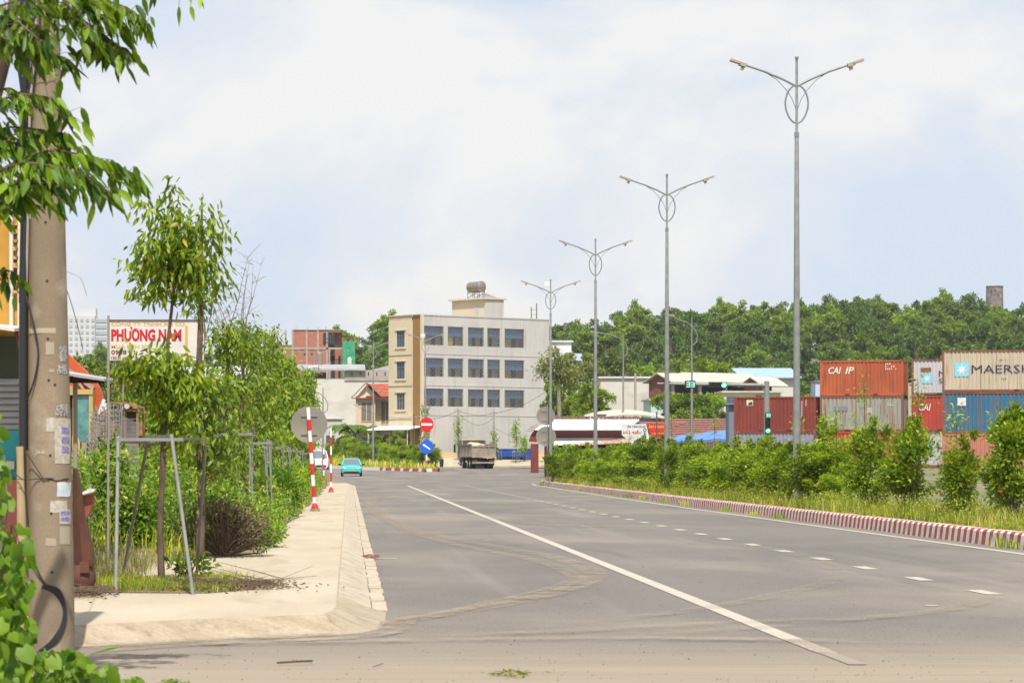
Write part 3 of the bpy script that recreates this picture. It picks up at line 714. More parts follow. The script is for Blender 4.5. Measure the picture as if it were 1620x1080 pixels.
# unfinished brick house
def brick_house():
    Y = 450; xa, xb = PX(425, Y), PX(541, Y); xm = PX(463, Y); z0 = G(-7, Y); t = thing('brick_house', 'unfinished bare brick house with concrete frame, above the warehouse roof', 'house', (xa, Y, z0))
    z1 = PZ(546, Y)-z0; z2 = PZ(522, Y)-z0; W = xb-xa; m_ = xm-xa
    zf = z2-3.0
    b = MB(); b.box(0, 0, 0, W-2.4, 9, z1); b.box(m_, .02, z1, W-2.6, 8, z2); b.box(W-2.4, 1.4, 0, W, 9, z2-.1); b.box(W-2.6, .0, z2-.35, W, 1.4, z2-.05); b.build('wall', BRICK, t)
    b = MB()
    for px_ in (440, 463, 485, 503): x = PX(px_, Y)-xa; b.box(x-.14, -.06, 0, x+.14, -.002, z2 if px_ >= 463 else z1)
    b.box(-.05, -.07, PZ(551, Y)-z0-.15, W+.1, -.01, PZ(551, Y)-z0+.15); b.box(-.05, -.07, z1-.0, m_, .3, z1+.06); b.box(m_-.1, -.1, z2, W+.15, 8, z2+.1); b.box(W-2.5, -.07, 0, W-2.2, .3, z2-.35)
    x = PX(452, Y)-xa; b.box(x-.15, -.05, z1, x+.15, .25, z1+2.4); x = PX(521, Y)-xa; b.box(x-.12, -.07, 0, x+.12, -.003, zf)
    b.build('concrete_frame', BEAM, t)
    b = MB(); xw = PX(511, Y)-xa; b.box(xw, -.05, zf+.7, xw+1.8, -.01, z2-.45); b.box(W-2.2, 1.34, zf+.4, W-1.2, 1.39, z2-.5); b.box(W-1.7, 1.34, 0.3, W-1.1, 1.39, zf-1.0); b.box(W-.6, 1.34, .3, W-.2, 1.39, zf-1.0)
    for px_, py_ in ((441, 561), (482, 560), (493, 560)): x = PX(px_, Y)-xa; z = PZ(py_, Y)-z0; b.box(x-.15, -.05, z-.15, x+.15, -.01, z+.15)
    b.build('dark_opening', DARK, t)
    b = MB()
    for i in range(7): b.bar((xw+.1+i*.28, -.1, zf+.7), (xw+.1+i*.28, -.1, z2-.5), .05)
    for z in (zf+1.1, zf+1.7): b.bar((xw, -.1, z), (xw+1.8, -.1, z), .05)
    for i in range(9): b.bar((W-2.3+i*.28, .1, zf-.1), (W-2.3+i*.28, .1, zf+.7), .05)
    b.bar((W-2.4, .1, zf+.7), (W, .1, zf+.7), .06); b.build('railing', mat('dark_steel', (.08,.08,.09), .6), t)
    b = MB()
    for px_ in (468, 486, 503, 515, 533): x = PX(px_, Y)-xa; b.bar((x, .3, z2), (x+.05, .3, z2+.55), .05)
    b.build('rebar', DARK, t)
    n = thing('scaffold_net', 'green debris netting hung on scaffold beside the brick house', 'scaffold', (xb+.1, Y-.5, z0))
    b = MB(); h = PZ(540, Y)-z0; 
    for i in range(8):
        x = i*.24; d = .12 if i % 2 else 0; b.add([(x, d, 0), (x+.24, .12-d, 0), (x+.24, .12-d, h), (x, d, h)], [(0, 1, 2, 3)])
    b.box(1.92, .0, 0, 1.95, 1.5, h); b.build('net', mat('green_net', (.03, .25, .13), .8, (.08, .35, .2), 2), n)
    b = MB()
    for x in (0, .65, 1.3, 1.95): b.bar((x, .3, 0), (x, .3, h+.6), .06)
    for z in (h*.5, h*.75, h, h+.5): b.bar((-.1, .3, z), (2.1, .3, z), .05)
    b.build('scaffold_pole', mat('orange_steel', (.35, .17, .08), .7), n)
    for k, (px_, py0, py1, Yt) in enumerate(((505.5, 556, 577, 386), (553, 565, 580, 388))):
        x = PX(px_, Yt); z = PZ(py1, Yt); h = PZ(py0, Yt)-z; tk = thing('roof_water_tank', ['upright ribbed steel water tank above the zinc roof, in front of bare brick', 'smaller upright water tank in front of the green netting'][k], 'water tank', (x, Yt, z-.5))
        b = MB(); r = .42 if k == 0 else .32; pts = []; rs = []
        for i in range(14): pts.append((0, 0, .5+h*.82*i/13)); rs.append(r*(1 if i % 2 else .95))
        pts.append((0, 0, .5+h)); rs.append(.08); b.tube(pts, rs, 14); b.build('tank_body', STEELD if k == 0 else WALLW, tk)
        b = MB(); b.box(-.35, -.35, -.2, .35, .35, .5); b.build('stand', BEAM, tk)
brick_house()
# far pale residential tower
def tower():
    Y = 1500; xa = PX(104, Y); xm = PX(133, Y); xb = PX(171, Y); z0 = -10; z2 = PZ(499, Y); z3 = PZ(487, Y); z1 = PZ(503, Y)
    m1 = mat('haze_cream_tower', (.50, .50, .50), .9, (.46, .46, .47), .1); m2 = mat('tower_blue_grey', (.30, .33, .38), .9)
    t = thing('residential_tower', 'pale many-storey residential tower far behind the trees', 'building', (xa, Y, z0))
    b = MB(); b.box(0, 0, 0, PX(150, Y)-xa, 18, z2-z0); b.box(PX(150, Y)-xa, 3, 0, xb-xa, 18, z1-z0); b.box(xm-xa-3, 2, z2-z0, xm-xa+6, 12, z3-z0); b.box(PX(117, Y)-xa, 4, z2-z0, PX(128, Y)-xa, 12, z2-z0+2.5)
    b.build('wall', m1, t)
    for i in range(11):
        z = z2-z0-3.2-i*3.2
        for j in range(5):
            x = 2+j*2.9; b = MB(); b.box(x, -.25, z, x+1.5, -.05, z+1.5); b.build('window', m2, t)
        b = MB(); b.box(PX(151, Y)-xa, 2.7, z-.4, xb-xa-1, 2.95, z+1.4); b.build('balcony_band', m2, t)
tower()
# buildings right of the block
def simple(name, label, cat, px0, px1, pyt, Y, dep, m, wins=(), roof=None, rm=None, zb=None, roofname='roof'):
    x0, x1, z0, zt = pxbox(px0, px1, pyt, Y, zb); t = thing(name, label, cat, (x0, Y, z0)); W = x1-x0; H = zt-z0
    b = MB(); b.box(0, 0, 0, W, dep, H); b.build('wall', m, t)
    if wins: windows(t, 0, 0, [(PX(a, Y)-x0, PZ(c, Y)-z0, (bb-a)*Y/F, (c-d)*Y/F) for a, d, bb, c in wins])
    if roof:
        r = MB()
        if roof == 'gable':      # ridge along y
            r.add([(-.5, -.5, H-.3), (W/2, -.5, H+1.1), (W+.5, -.5, H-.3), (-.5, dep, H-.3), (W/2, dep, H+1.1), (W+.5, dep, H-.3)], [(0, 1, 4, 3), (1, 2, 5, 4)])
            r.add([(-.5, -.5, H-.42), (W/2, -.5, H+.98), (W+.5, -.5, H-.42), (-.5, -.5, H-.3), (W/2, -.5, H+1.1), (W+.5, -.5, H-.3)], [(0, 1, 4, 3), (1, 2, 5, 4)])
            b = MB(); b.prism([(0, H), (W, H), (W/2, H+.98)], 'y', .02, .2); b.build('gable', m, t)
        elif roof == 'shed': r.prism([(-.6, H-.35), (-.6, H-.2), (dep, H+1.2), (dep, H+1.05)], 'x', -.4, W+.4)
        elif roof == 'flat': r.box(-.25, -.25, H, W+.25, dep, H+.2)
        elif roof == 'arch':
            n = 12; v = []
            for i in range(n+1): x = -.5+(W+1)*i/n; z = H-.2+.55*math.sin(math.pi*i/n)**.8 if 0 < i < n else H-.2; v += [(x, -.8, z), (x, dep, z+.6), (x, -.8, z-.12)]
            r.add(v, [(3*i, 3*i+3, 3*i+4, 3*i+1) for i in range(n)] + [(3*i+2, 3*i+5, 3*i+3, 3*i) for i in range(n)])
        r.build(roofname, rm, t)
    return t
simple('white_house', 'boxy white house peeking out beside the right edge of the grey block, behind trees', 'house', 866, 904, 541, 380, 6, WALLB, [(876, 552, 884, 560)], 'flat', WALLB)
simple('pale_blue_annex', 'pale blue-white box annex just right of the boxy white house', 'building', 905, 921, 559, 374, 6, mat('pale_blue_wall', (.50, .54, .62), .8), [(908, 571, 919, 577)])
simple('storage_hall', 'wide plain white hall behind the green trees under the hill', 'warehouse', 950, 1036, 598, 345, 10, WALLW, (), 'flat', WALLB)
SHEDW = mat('brown_shed_wall', (.16, .06, .045), .8, (.22, .1, .07), 2)
def ridge_shed(label, px, pye, Y, Ln, Wd, rh, rz=32):
    x = PX(px, Y); z0 = G(x, Y)-.3; t = thing('gabled_shed', label, 'shed', (x, Y, z0), R(rz)); H = PZ(pye, Y)-z0
    b = MB(); b.box(0, 0, 0, .15, Wd, H); b.box(.15, Wd-.2, 0, Ln, Wd, H); b.box(.15, .2, 0, Ln, .35, H-1.9); b.build('wall', SHEDW, t)
    b = MB(); b.prism([(0, H), (Wd, H), (Wd/2, H+rh)], 'x', 0, .15); b.build('gable', SHEDW, t)
    r = MB(); r.prism([(-.6, H-.25), (Wd/2, H+rh+.12), (Wd/2, H+rh), (-.6, H-.37)], 'x', -.5, Ln+.4); r.prism([(Wd+.6, H-.25), (Wd/2, H+rh+.12), (Wd/2, H+rh), (Wd+.6, H-.37)], 'x', -.5, Ln+.4); r.build('roof', ROOFW, t)
    b = MB()
    for k in range(int(Ln/4)+1): b.box(k*4.0, -.12, 0, k*4.0+.4, .19, H-.05)
    b.build('pillar', BEAM, t)
    b = MB(); b.box(.3, 1.5, 0, Ln-.3, 1.6, H); b.build('dark_opening', DARK, t)
ridge_shed('small brown shed with pale gable roof left of the green countdown', 1062, 600, 330, 4.6, 4.2, .7)
ridge_shed('wide brown open shed with pale gable roof behind the traffic signal', 1104, 600, 336, 9.5, 5.2, .8)
ridge_shed('small brown gabled shed just left of the tallest lamp pole', 1206, 606, 326, 3.0, 3.2, .65)
t = simple('blue_roof_shed', 'long shed with light blue sheet roof at the foot of the hill', 'shed', 1176, 1262, 594, 352, 8, WALLW, (), 'shed', mat('blue_sheet_roof', (.25, .36, .52), .5))
t = simple('yard_office', 'pale yellow site office with grey doors behind the red containers', 'building', 1145, 1235, 621, 300, 6, mat('pale_yellow_wall', (.50, .48, .30), .8), [(1150, 628, 1163, 650), (1196, 626, 1204, 645)], 'flat', ROOFW)
t = simple('white_shed', 'low white shed with long pale roof behind the bright green trees', 'shed', 1030, 1050, 633, 310, 8, mat('pale_teal_wall', (.35, .5, .5), .8), (), 'flat', ROOFW)
t = simple('curved_roof_store', 'low store with a dusty curved cream roof behind the white-roofed shop', 'shop', 944, 1054, 661, 262, 9, mat('grey_lilac_wall', (.34, .32, .31), .8), [(946, 656, 958, 661)], 'arch', ROOFW)
# red hip roofs
def hip(name, label, px0, px1, pye, pyr, Y, dep, m, hipl=2.5):
    x0, x1, z0, ze = pxbox(px0, px1, pye, Y); zr = PZ(pyr, Y+dep/2); t = thing(name, label, 'house', (x0, Y, z0)); W = x1-x0; H = ze-z0; Rz = zr-z0
    b = MB(); b.box(.3, .3, 0, W-.3, dep-.3, H); b.build('wall', mat('brown_shed_wall', (.13, .05, .035), .8), t)
    r = MB(); n = 8
    A, B, C, D_ = Vector((0, 0, H)), Vector((W, 0, H)), Vector((W-hipl, dep/2, Rz)), Vector((hipl, dep/2, Rz))
    for i in range(n):
        a, c, d, e_ = A.lerp(D_, i/n), B.lerp(C, i/n), B.lerp(C, (i+1)/n), A.lerp(D_, (i+1)/n); u = Vector((0, -.02, .07))
        r.add([a+u, c+u, d, e_, a, c], [(0, 1, 2, 3), (4, 5, 1, 0)])
    r.add([A, D_, (0, dep, H)], [(0, 1, 2)]); r.add([B, C, (W, dep, H)], [(0, 2, 1)]); r.add([D_, C, (W, dep, H), (0, dep, H)], [(0, 1, 2, 3)])
    r.build('roof', m, t); return t
hip('red_roof_house', 'low house with dull red hipped roof right of the red signboard', 1012, 1100, 694, 667, 250, 9, mat('dull_red_roof', (.22, .095, .078), .8, (.17, .075, .062), 1, (6, 1, 1)), 5)
hip('red_roof_house', 'low house with plain red-brown ridge roof next to the dark red container', 1058, 1168, 690, 662, 257, 8, mat('brown_red_roof', (.20, .085, .07), .8, (.15, .065, .055), 1, (6, 1, 1)), .3)
# white-roofed roadside shop
def shop():
    Y = 232; x0 = PX(868, Y); x1 = PX(1014, Y); z0 = G(20, Y)-.05; W = x1-x0
    t = thing('roadside_shop', 'open roadside shop with white scalloped sheet roof and red beams', 'shop', (x0, Y, z0))
    ze = PZ(681, Y)-z0; zr = PZ(664, Y+4)-z0
    b = MB(); n = 46
    for i in range(n):
        a = i*W/n; c = (i+.5)*W/n; d = (i+1)*W/n; s = (Vector((-.8, 0)))
        sh = 1.2*(a/W)
        b.add([(a-1.2, 0, ze), (c-1.2, 0, ze+.11), (d-1.2, 0, ze), (a+.3, 4, zr), (c+.3, 4, zr+.11), (d+.3, 4, zr)], [(0, 1, 4, 3), (1, 2, 5, 4)])
    b.build('roof', ROOFW if False else WALLB, t)
    b = MB()
    for i in range(22): b.box(.4+i*W/22, 3.9, zr+.1, .4+i*W/22+.22, 4.1, zr+.22)
    b.box(.3, 3.95, zr+.22, W+.3, 4.15, zr+.3); b.build('ridge_cap', mat('dull_red_roof', (.36,.12,.09), .8), t)
    b = MB(); b.box(-.6, .8, ze-.55, W, .95, ze-.3); b.box(.2, .78, 0, .4, .98, ze); b.box(W*.5, .78, 0, W*.5+.2, .98, ze); b.box(W-.3, .78, 0, W-.1, .98, ze); b.build('red_beam', mat('dark_red_steel', (.20, .03, .025), .7), t)
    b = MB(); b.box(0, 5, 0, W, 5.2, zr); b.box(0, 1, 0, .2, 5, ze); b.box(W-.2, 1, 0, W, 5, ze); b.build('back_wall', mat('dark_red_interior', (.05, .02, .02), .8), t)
    b = MB(); b.add([(.2, .7, ze-.58), (W-1, .7, ze-.58), (W-1, .2, ze-1.1), (.2, .2, ze-1.2)], [(0, 1, 2, 3)]); b.add([(.2, .72, ze-.58), (W-1, .72, ze-.58), (W-1, .22, ze-1.1), (.2, .22, ze-1.2)], [(3, 2, 1, 0)]); b.build('tarpaulin', mat('pale_green_tarp', (.33, .47, .42), .7, (.5, .5, .46), 1), t)
    x2 = PX(892, Y-3)-x0; x3 = PX(1000, Y-3)-x0; r = MB()
    n = 26
    for i in range(n):
        a = x2+(x3-x2)*i/n; c = x2+(x3-x2)*(i+.5)/n; d = x2+(x3-x2)*(i+1)/n; f = lambda x: (x-x2)/(x3-x2)
        r.add([(a, -3, 2.55+.3*f(a)), (c, -3, 2.63+.3*f(a)), (d, -3, 2.55+.3*f(d)), (a+.8, .6, 2.75+.55*f(a)), (c+.8, .6, 2.83+.55*f(a)), (d+.8, .6, 2.75+.55*f(d))], [(0, 1, 4, 3), (1, 2, 5, 4)])
    r.build('lower_roof', mat('rusty_sheet', (.33, .13, .08), .8, (.48, .42, .33), 1.5, (4, .5, 1)), t)
    b = MB()
    for x in (x2+.2, (x2+x3)/2, x3): b.bar((x, -2.8, 0), (x, -2.8, 2.6), .1)
    b.build('post', BEAM, t)
    # fence posts / gate arch in red with tiled cap
    Ya = 266; g = thing('red_gate_arch', 'red-painted gate arch with stepped tiled cap beside the round sign backs', 'gate', (PX(838, Ya), Ya, G(17, Ya)))
    rm = mat('red_gate_paint', (.17, .035, .028), .8, (.12, .028, .024), 2)
    s = Ya/F; pw = 15*s; b = MB(); hz = PZ(683, Ya)-G(14, Ya)
    xo = 2*s; n = 14; cx = xo+28*s; cz = PZ(700, Ya)-G(14, Ya); ro = 24*s; ri = 17*s
    b.box(xo, 0, 0, xo+12*s, .5, cz-.1)
    for i in range(n):
        a0 = math.pi*(1-.02-i*.86/n); a1 = math.pi*(1-.02-(i+1)*.86/n)
        q = lambda r, a: (cx+math.cos(a)*r*1.1, cz+math.sin(a)*r)
        b.prism([q(ri, a0), q(ro+4*s, a0), q(ro+4*s, a1), q(ri, a1)], 'y', 0, .5)
    b.build('arch', rm, g)
    b = MB(); 
    for k in range(3): b.prism([(-6*s+k*4*s, hz+.0+k*.22), (-6*s+k*4*s, hz+.07+k*.22), (12*s, hz+.3+k*.22), (12*s, hz+.2+k*.22)], 'y', -.3-.05*k, .9)
    b.build('tiled_cap', mat('gate_tile', (.30, .22, .17), .8), g)
shop()
def ads():
    Y = 227; z = lambda py: PZ(py, Y)
    t = thing('eatery_signboard', 'slanted white signboard with black and red lettering and a green emblem', 'sign', (PX(985, Y), Y, G(22, Y)))
    gz0 = G(22, Y); f = lambda px, py: (PX(px, Y)-t.location.x, z(py)-gz0)
    b = MB(); b.prism([f(983, 671), f(1022, 670), f(1031, 706), f(1026, 707), f(1003, 704), f(984, 688)], 'y', 0, .06); b.build('panel', mat('sign_white', (.60, .60, .58), .6, (.5, .5, .49), 2), t)
    def tx(s, x0, x1, y0, y1, m, bold=.01): c = f((x0+x1)/2, (y0+y1)/2); text('lettering', s, (x1-x0)*Y/F, (y1-y0)*Y/F, m, t, (c[0], -.012, c[1]), bold=bold)
    K = mat('ink_black', (.03, .03, .035), .6); Rr = mat('ink_red', (.5, .02, .02), .6)
    tx('ỆM TÂM SÁNG', 993, 1021, 672, 677, K); tx('TIỂU', 1000, 1015, 680, 686, Rr, .03); tx('HỦ', 986, 996, 680, 686, Rr, .03)
    tx('0918 207', 1008, 1024, 694, 697, BLUE)
    b = MB(); c = f(1020, 680)
    for i in range(18):
        a0 = 2*math.pi*i/18; a1 = 2*math.pi*(i+1)/18; q = lambda r, a: (c[0]+math.cos(a)*r, -.015, c[1]+math.sin(a)*r*1.2)
        b.quad(q(.07, a0), q(.14, a0), q(.14, a1), q(.07, a1))
    c2 = f(1020, 688); b.prism([(c2[0]-.14, c2[1]-.15), (c2[0]+.14, c2[1]-.12), (c2[0]+.05, c2[1]+.2), (c2[0]-.06, c2[1]+.2)], 'y', -.016, -.011)
    b.build('emblem', mat('ink_green', (.04, .22, .10), .6), t)
    b = MB(); 
    for px_ in (986, 1025): x = f(px_, 700)[0]; b.bar((x, .1, 0), (x, .1, 2.2), .08)
    b.build('post', GALV, t)
    t = thing('red_signboard', 'red signboard with yellow lettering behind the second lamp pole', 'sign', (PX(1022, Y+1), Y+1, G(24, Y)))
    Y += 1
    f = lambda px, py: (PX(px, Y)-t.location.x, PZ(py, Y)-gz0)
    b = MB(); b.prism([f(1022, 670), f(1056, 669), f(1058, 692), f(1031, 693)], 'y', 0, .06); b.build('panel', mat('sign_red', (.48, .02, .015), .6), t)
    def tx(s, x0, x1, y0, y1, m, bold=.01): c = f((x0+x1)/2, (y0+y1)/2); text('lettering', s, (x1-x0)*Y/F, (y1-y0)*Y/F, m, t, (c[0], -.012, c[1]), bold=bold)
    Yl = mat('ink_yellow', (.6, .42, .03), .6); tx('ĂN SÁNG', 1026, 1050, 671, 677, Yl, .02); tx('CƠM PHỞ', 1031, 1052, 683, 687, Yl, .01)
    b = MB()
    for px_ in (1034, 1054): x = f(px_, 700)[0]; b.bar((x, .1, 0), (x, .1, 2.2), .08)
    b.build('post', GALV, t)
ads()
def blue_tent():
    Y = 221; z0 = G(25, Y); x0 = PX(1046, Y); x1 = PX(1163, Y); t = thing('blue_awning', 'bright blue tarpaulin awning sloping beside the dark red container', 'awning', (x0, Y, z0)); W = x1-x0; H = lambda py: PZ(py, Y)-z0
    m = mat('blue_tarp', (.10, .20, .52), .6, (.07, .15, .42), 1.5)
    b = MB(); n = 12; v = []
    for i in range(n+1):
        x = W*i/n; sag = .05*math.sin(i*1.7); f = i/n
        v += [(x, -1.5, H(698-5*f)+sag), (x, 1.5, H(692-14*f)+sag), (x, 1.5, H(692-14*f)+sag-.05), (x, -1.5, H(698-5*f)+sag-.25)]
    b.add(v, [(4*i+a, 4*i+4+a, 4*i+4+(a+1) % 4, 4*i+(a+1) % 4) for i in range(n) for a in range(4)])
    b.add([(W*.75, -1.4, H(712)), (W, -1.4, H(712)), (W, -1.3, H(690)), (W*.75, -1.3, H(696))], [(0, 1, 2, 3)], 1)
    b.build('tarpaulin', [m, mat('deep_blue_tarp', (.02, .09, .28), .6)], t)
    b = MB()
    for i in range(5): b.bar((W*i/4, -1.3, 0), (W*i/4, -1.3, H(698-5*i/4)), .06)
    for i in range(12): b.bar((.2+i*.22, -1.2, 0), (.2+i*.22, -1.2, H(701)), .03)
    b.build('pole', GALV, t)
blue_tent()
# chimney-like tower on the ridge
Y = 655; x = PX(1573.5, Y); b = MB(); z0 = G(x, Y); zt = PZ(454, Y)-z0; n = 16
b.tube([(0, 0, 0), (0, 0, zt*.6), (0, 0, zt)], [2.15, 2.05, 1.9], 10)
b.tube([(0, 0, zt), (0, 0, zt+.25)], 2.0, 10)
t = thing('old_kiln_tower', 'old brown masonry tower rising over the wooded ridge', 'tower', (x, Y, z0)); b.build('masonry', mat('old_masonry', (.22, .18, .16), .95, (.13, .11, .10), .6, (1,1,2.5), col3=(.29, .24, .21), sc3=.8), t)
b = MB()
for a, z in ((-1.2, zt-1.1), (.3, zt-2.0), (-.4, zt-.9)): b.box(a, -2.05, z, a+.22, -1.7, z+.3)
b.build('opening', DARK, t)
for k, (px_, yt, Y_, h) in enumerate(((1005, 590, 300, 9.5), )):
    b = MB(); x = PX(px_, Y_); b.tube([(0, 0, 0), (0, 0, PZ(yt, Y_)-G(x, Y_))], [.16, .12], 8)
    tag(b.build('concrete_post', BEAM, None, (x, Y_, G(x, Y_))), 'plain concrete post standing in front of the wide white hall', 'pole')
# hazy mesh: dark post with cap by the shop
b = MB(); Y_ = 226; x = PX(1039, Y_); b.tube([(0, 0, 0), (0, 0, PZ(651, Y_)-.2)], [.07, .06], 8)
tag(b.build('wooden_post', mat('dark_brown_post', (.12, .07, .05), .8), None, (x, Y_, .2)), 'brown wooden post rising in front of the red signboard', 'pole')

# ---------------------------------------------------------------- street furniture
def lamp_double(label, x, y, sc=1.0, cam_=False, group='double-armed street lamps along the median'):
    t = thing('street_lamp', label, 'street lamp', (x, y, G(x, y)+.2), 0, group); t.scale = (sc, sc, sc)
    H = 12.55; J = 11.8
    b = MB(); b.tube([(0, 0, 0), (0, 0, 6), (0, 0, J-1.4), (0, 0, J-1.35), (0, 0, H)], [.115, .085, .058, .04, .035], 12); b.tube([(0, 0, H-.02), (0, 0, H+.04)], .055, 10); b.tube([(0, 0, J-1.45), (0, 0, J-1.32)], .068, 12)
    b.build('pole', GALV, t, smooth=True)
    for s in (-1, 1):
        b = MB(); b.tube([(s*.03, 0, J-.02), (s*.4, 0, J+.17), (s*.9, 0, J+.38), (s*1.4, 0, J+.55), (s*1.5, 0, J+.58)], .033, 8); b.build('arm', GALV, t, smooth=True)
        b = MB(); b.tube([(0.02*s, 0, J-.67), (s*.13, 0, J-.38), (s*.288, 0, J-.14), (s*.55, 0, J+.15), (s*.86, 0, J+.35)], .012, 6); b.build('brace', GALV, t)
        b = MB(); u = Vector((s*.95, 0, .31)).normalized(); n_ = Vector((0, 0, 1)); c = Vector((s*1.42, 0, J+.56))
        for (a0, a1, w_, th, dz) in ((0, .20, .2, .10, -.02), (.16, .46, .24, .06, .0), (.05, .14, .12, .12, -.11)):
            p, q = c+u*a0, c+u*a1; b.bar(p+Vector((0, 0, dz)), q+Vector((0, 0, dz)), w_, th)
        b.build('luminaire', mat('lamp_head_grey', (.33, .29, .22), .5), t)
    b = MB(); pts = []
    for i in range(33):
        a = 2*math.pi*i/32; pts.append((math.sin(a)*.32*(1-.12*max(0, -math.cos(a))), 0, J-.53+.53*math.cos(a)*1.0))
    b.tube(pts, .026, 8, cap=False); b.build('ring', GALV, t, smooth=True)
    b = MB(); b.box(-.2, -.2, 0, .2, .2, .03); b.prism([(-.16, .03), (-.02, .03), (-.1, .2)], 'y', -.01, .01); b.build('base_plate', GALV, t)
    if cam_:
        b = MB(); b.box(-.42, -.1, H-.4, -.05, .1, H-.1); b.build('junction_box', WALLB, t)
    return t
lamp_double('tallest-looking double-armed lamp, closest to the camera, before the containers', 12.5, 79.4)
lamp_double('double-armed lamp second from the camera, beside the hanging countdown signal', 12.5, 111.8)
lamp_double('double-armed lamp third from the camera, over the white-roofed shop', 12.5, 144.2)
lamp_double('double-armed lamp with a small white box at its tip, at the median nose', 12.5, 176.3, cam_=True)
lamp_double('double-armed lamp on the hedge island in front of the tiled house', PX(590.5, 298), 298, 1.05)
lamp_double('double-armed lamp directly behind the no entry sign', PX(673, 292), 292, 1.1, cam_=True)
lamp_double('far double-armed lamp rising in front of the bare brick house', PX(497, 352), 352, 1.12)
def lamp_single(label, x, y, h, sgn=-1, L_=2.4, head=1.0, group='single-armed street lamps'):
    t = thing('single_arm_lamp', label, 'street lamp', (x, y, G(x, y)), 0, group)
    b = MB(); b.tube([(0, 0, 0), (0, 0, h*.6), (0, 0, h)], [.11, .08, .04], 10); b.build('pole', GALV, t, smooth=True)
    s = sgn
    b = MB(); b.tube([(-s*.02, 0, h-2.2), (-s*.35, 0, h-1.9), (-s*.42, 0, h-1.4), (-s*.2, 0, h-.9), (s*.3, 0, h-.45), (s*1.2, 0, h-.12), (s*L_, 0, h+.1)], .035, 8); b.build('arm', GALV, t, smooth=True)
    b = MB(); b.bar((s*(L_-.1), 0, h+.05), (s*(L_+.65*head), 0, h+.2), .26*head, .1*head); b.build('luminaire', mat('lamp_head_grey', (.33,.29,.22), .5) if head == 1 else WALLB, t)
lamp_single('single-armed lamp with curved bracket left of the countdown signal', PX(986, 265), 265, 13.0)
lamp_single('single-armed lamp with curved bracket behind the countdown signal', PX(1094.5, 215), 215, 12.3, L_=1.4)
lamp_single('tall single-armed lamp among the left trees below the brick house', PX(434, 215), 215, PZ(555, 215)-.4, 1, .1, 1.3)
lamp_single('slim lamp with flat white head against the warehouse wall', PX(511, 240), 240, PZ(612, 240)-.3, -1, .4, 1.4)
lamp_single('lamp with broad white head just below the steel roof tank', PX(486, 230), 230, PZ(580, 230)-.3, 1, .1, 1.5)

def striped(label, x, y, top, tilt=(0, 0), r=.035, n=6, disc=None, group='red and white striped marker poles', blk=.3):
    t = thing('marker_pole', label, 'marker pole', (x, y, .15), 0, group, rot=(tilt[0], tilt[1], 0))
    h = top-.15; z1 = .32
    b = MB(); b.tube([(0, 0, .1), (0, 0, h)], r, 12); b.tube([(0, 0, h), (0, 0, h+.02)], r*1.1, 12); b.build('pole', WHITE, t, smooth=True)
    seg = (h-.25)/(n+.5)
    for i in range(0, n, 2):
        b = MB(); z = .12+seg*(i+.0); b.tube([(0, 0, z+seg*.9), (0, 0, z+seg*1.9)], r+.004, 12); b.build('red_band', RED, t, smooth=True)
    b = MB(); b.tube([(0, 0, -.02), (0, 0, .14)], [.11, .095], 12); b.tube([(0, 0, .14), (0, 0, .24)], [.09, .045], 12); b.build('red_foot', RED, t)
    b = MB(); b.box(-.13, -.13, -.16 if False else -.02, .13, .13, .08); b.build('concrete_block', CONC, t)
    return t
DISCB = mat('sign_back_metal', (.22, .20, .165), .5, (.26, .235, .19), 1.2, metal=.2, col3=(.33, .29, .22), sc3=.9, lo3=.5, hi3=.8)
def sign_back(label, x, y, z, r, wallz=None, br=True, post=None):
    t = thing('road_sign', label, 'road sign', (x, y, z), 0)
    b = MB(); b.disc((0, .03, 0), (0, 1, 0), r, 40, .012); b.build('disc', DISCB, t, smooth=True)
    b = MB()
    for zz in (r*.45, -r*.55): b.box(-r*.45, -.002, zz-.015, r*.45, .022, zz+.015)
    b.build('bracket', GALV, t); return t
Yb = gy(817)
striped('leaning striped pole closest to the camera, carrying the big round sign', PX(498.5, Yb), Yb, PZ(645, Yb), tilt=(0, R(-3.9)), r=.052, n=8)
sign_back('large round sign seen from behind on the leaning striped pole, left sidewalk', PX(489, Yb+.1), Yb+.12, PZ(671, Yb), .5)
for px_, yt, yb, lab in ((523.7, 678, 788, 'upright striped pole rightmost on the sidewalk end, by the teal car'), (512.3, 709, 780, 'shortest striped pole, between the leaning one and the white truck'), (491, 716, 785, 'striped pole half hidden behind the leaning one')):
    Y = gy(yb-4); striped(lab, PX(px_, Y), Y, PZ(yt, Y), n=6, r=.04)
# double round sign backs at the median nose
Y = 178.6; xs1 = PX(866, Y)
t = thing('sign_post', 'slim striped post at the median nose holding two round sign backs', 'post', (xs1, Y, .24))
b = MB(); b.tube([(0, 0, 0), (0, 0, PZ(645, Y))], .035, 10); b.build('pole', GALV, t)
b = MB()
for i in range(3): b.tube([(0, 0, .3+i*.7), (0, 0, .65+i*.7)], .04, 10)
b.build('red_band', RED, t)
sign_back('upper grey back of a round sign at the median nose', PX(863.5, Y), Y+.06, PZ(657.5, Y), 14.7*Y/F)
sign_back('lower grey back of a round sign at the median nose', PX(864, Y), Y+.06, PZ(690, Y), 15.8*Y/F)
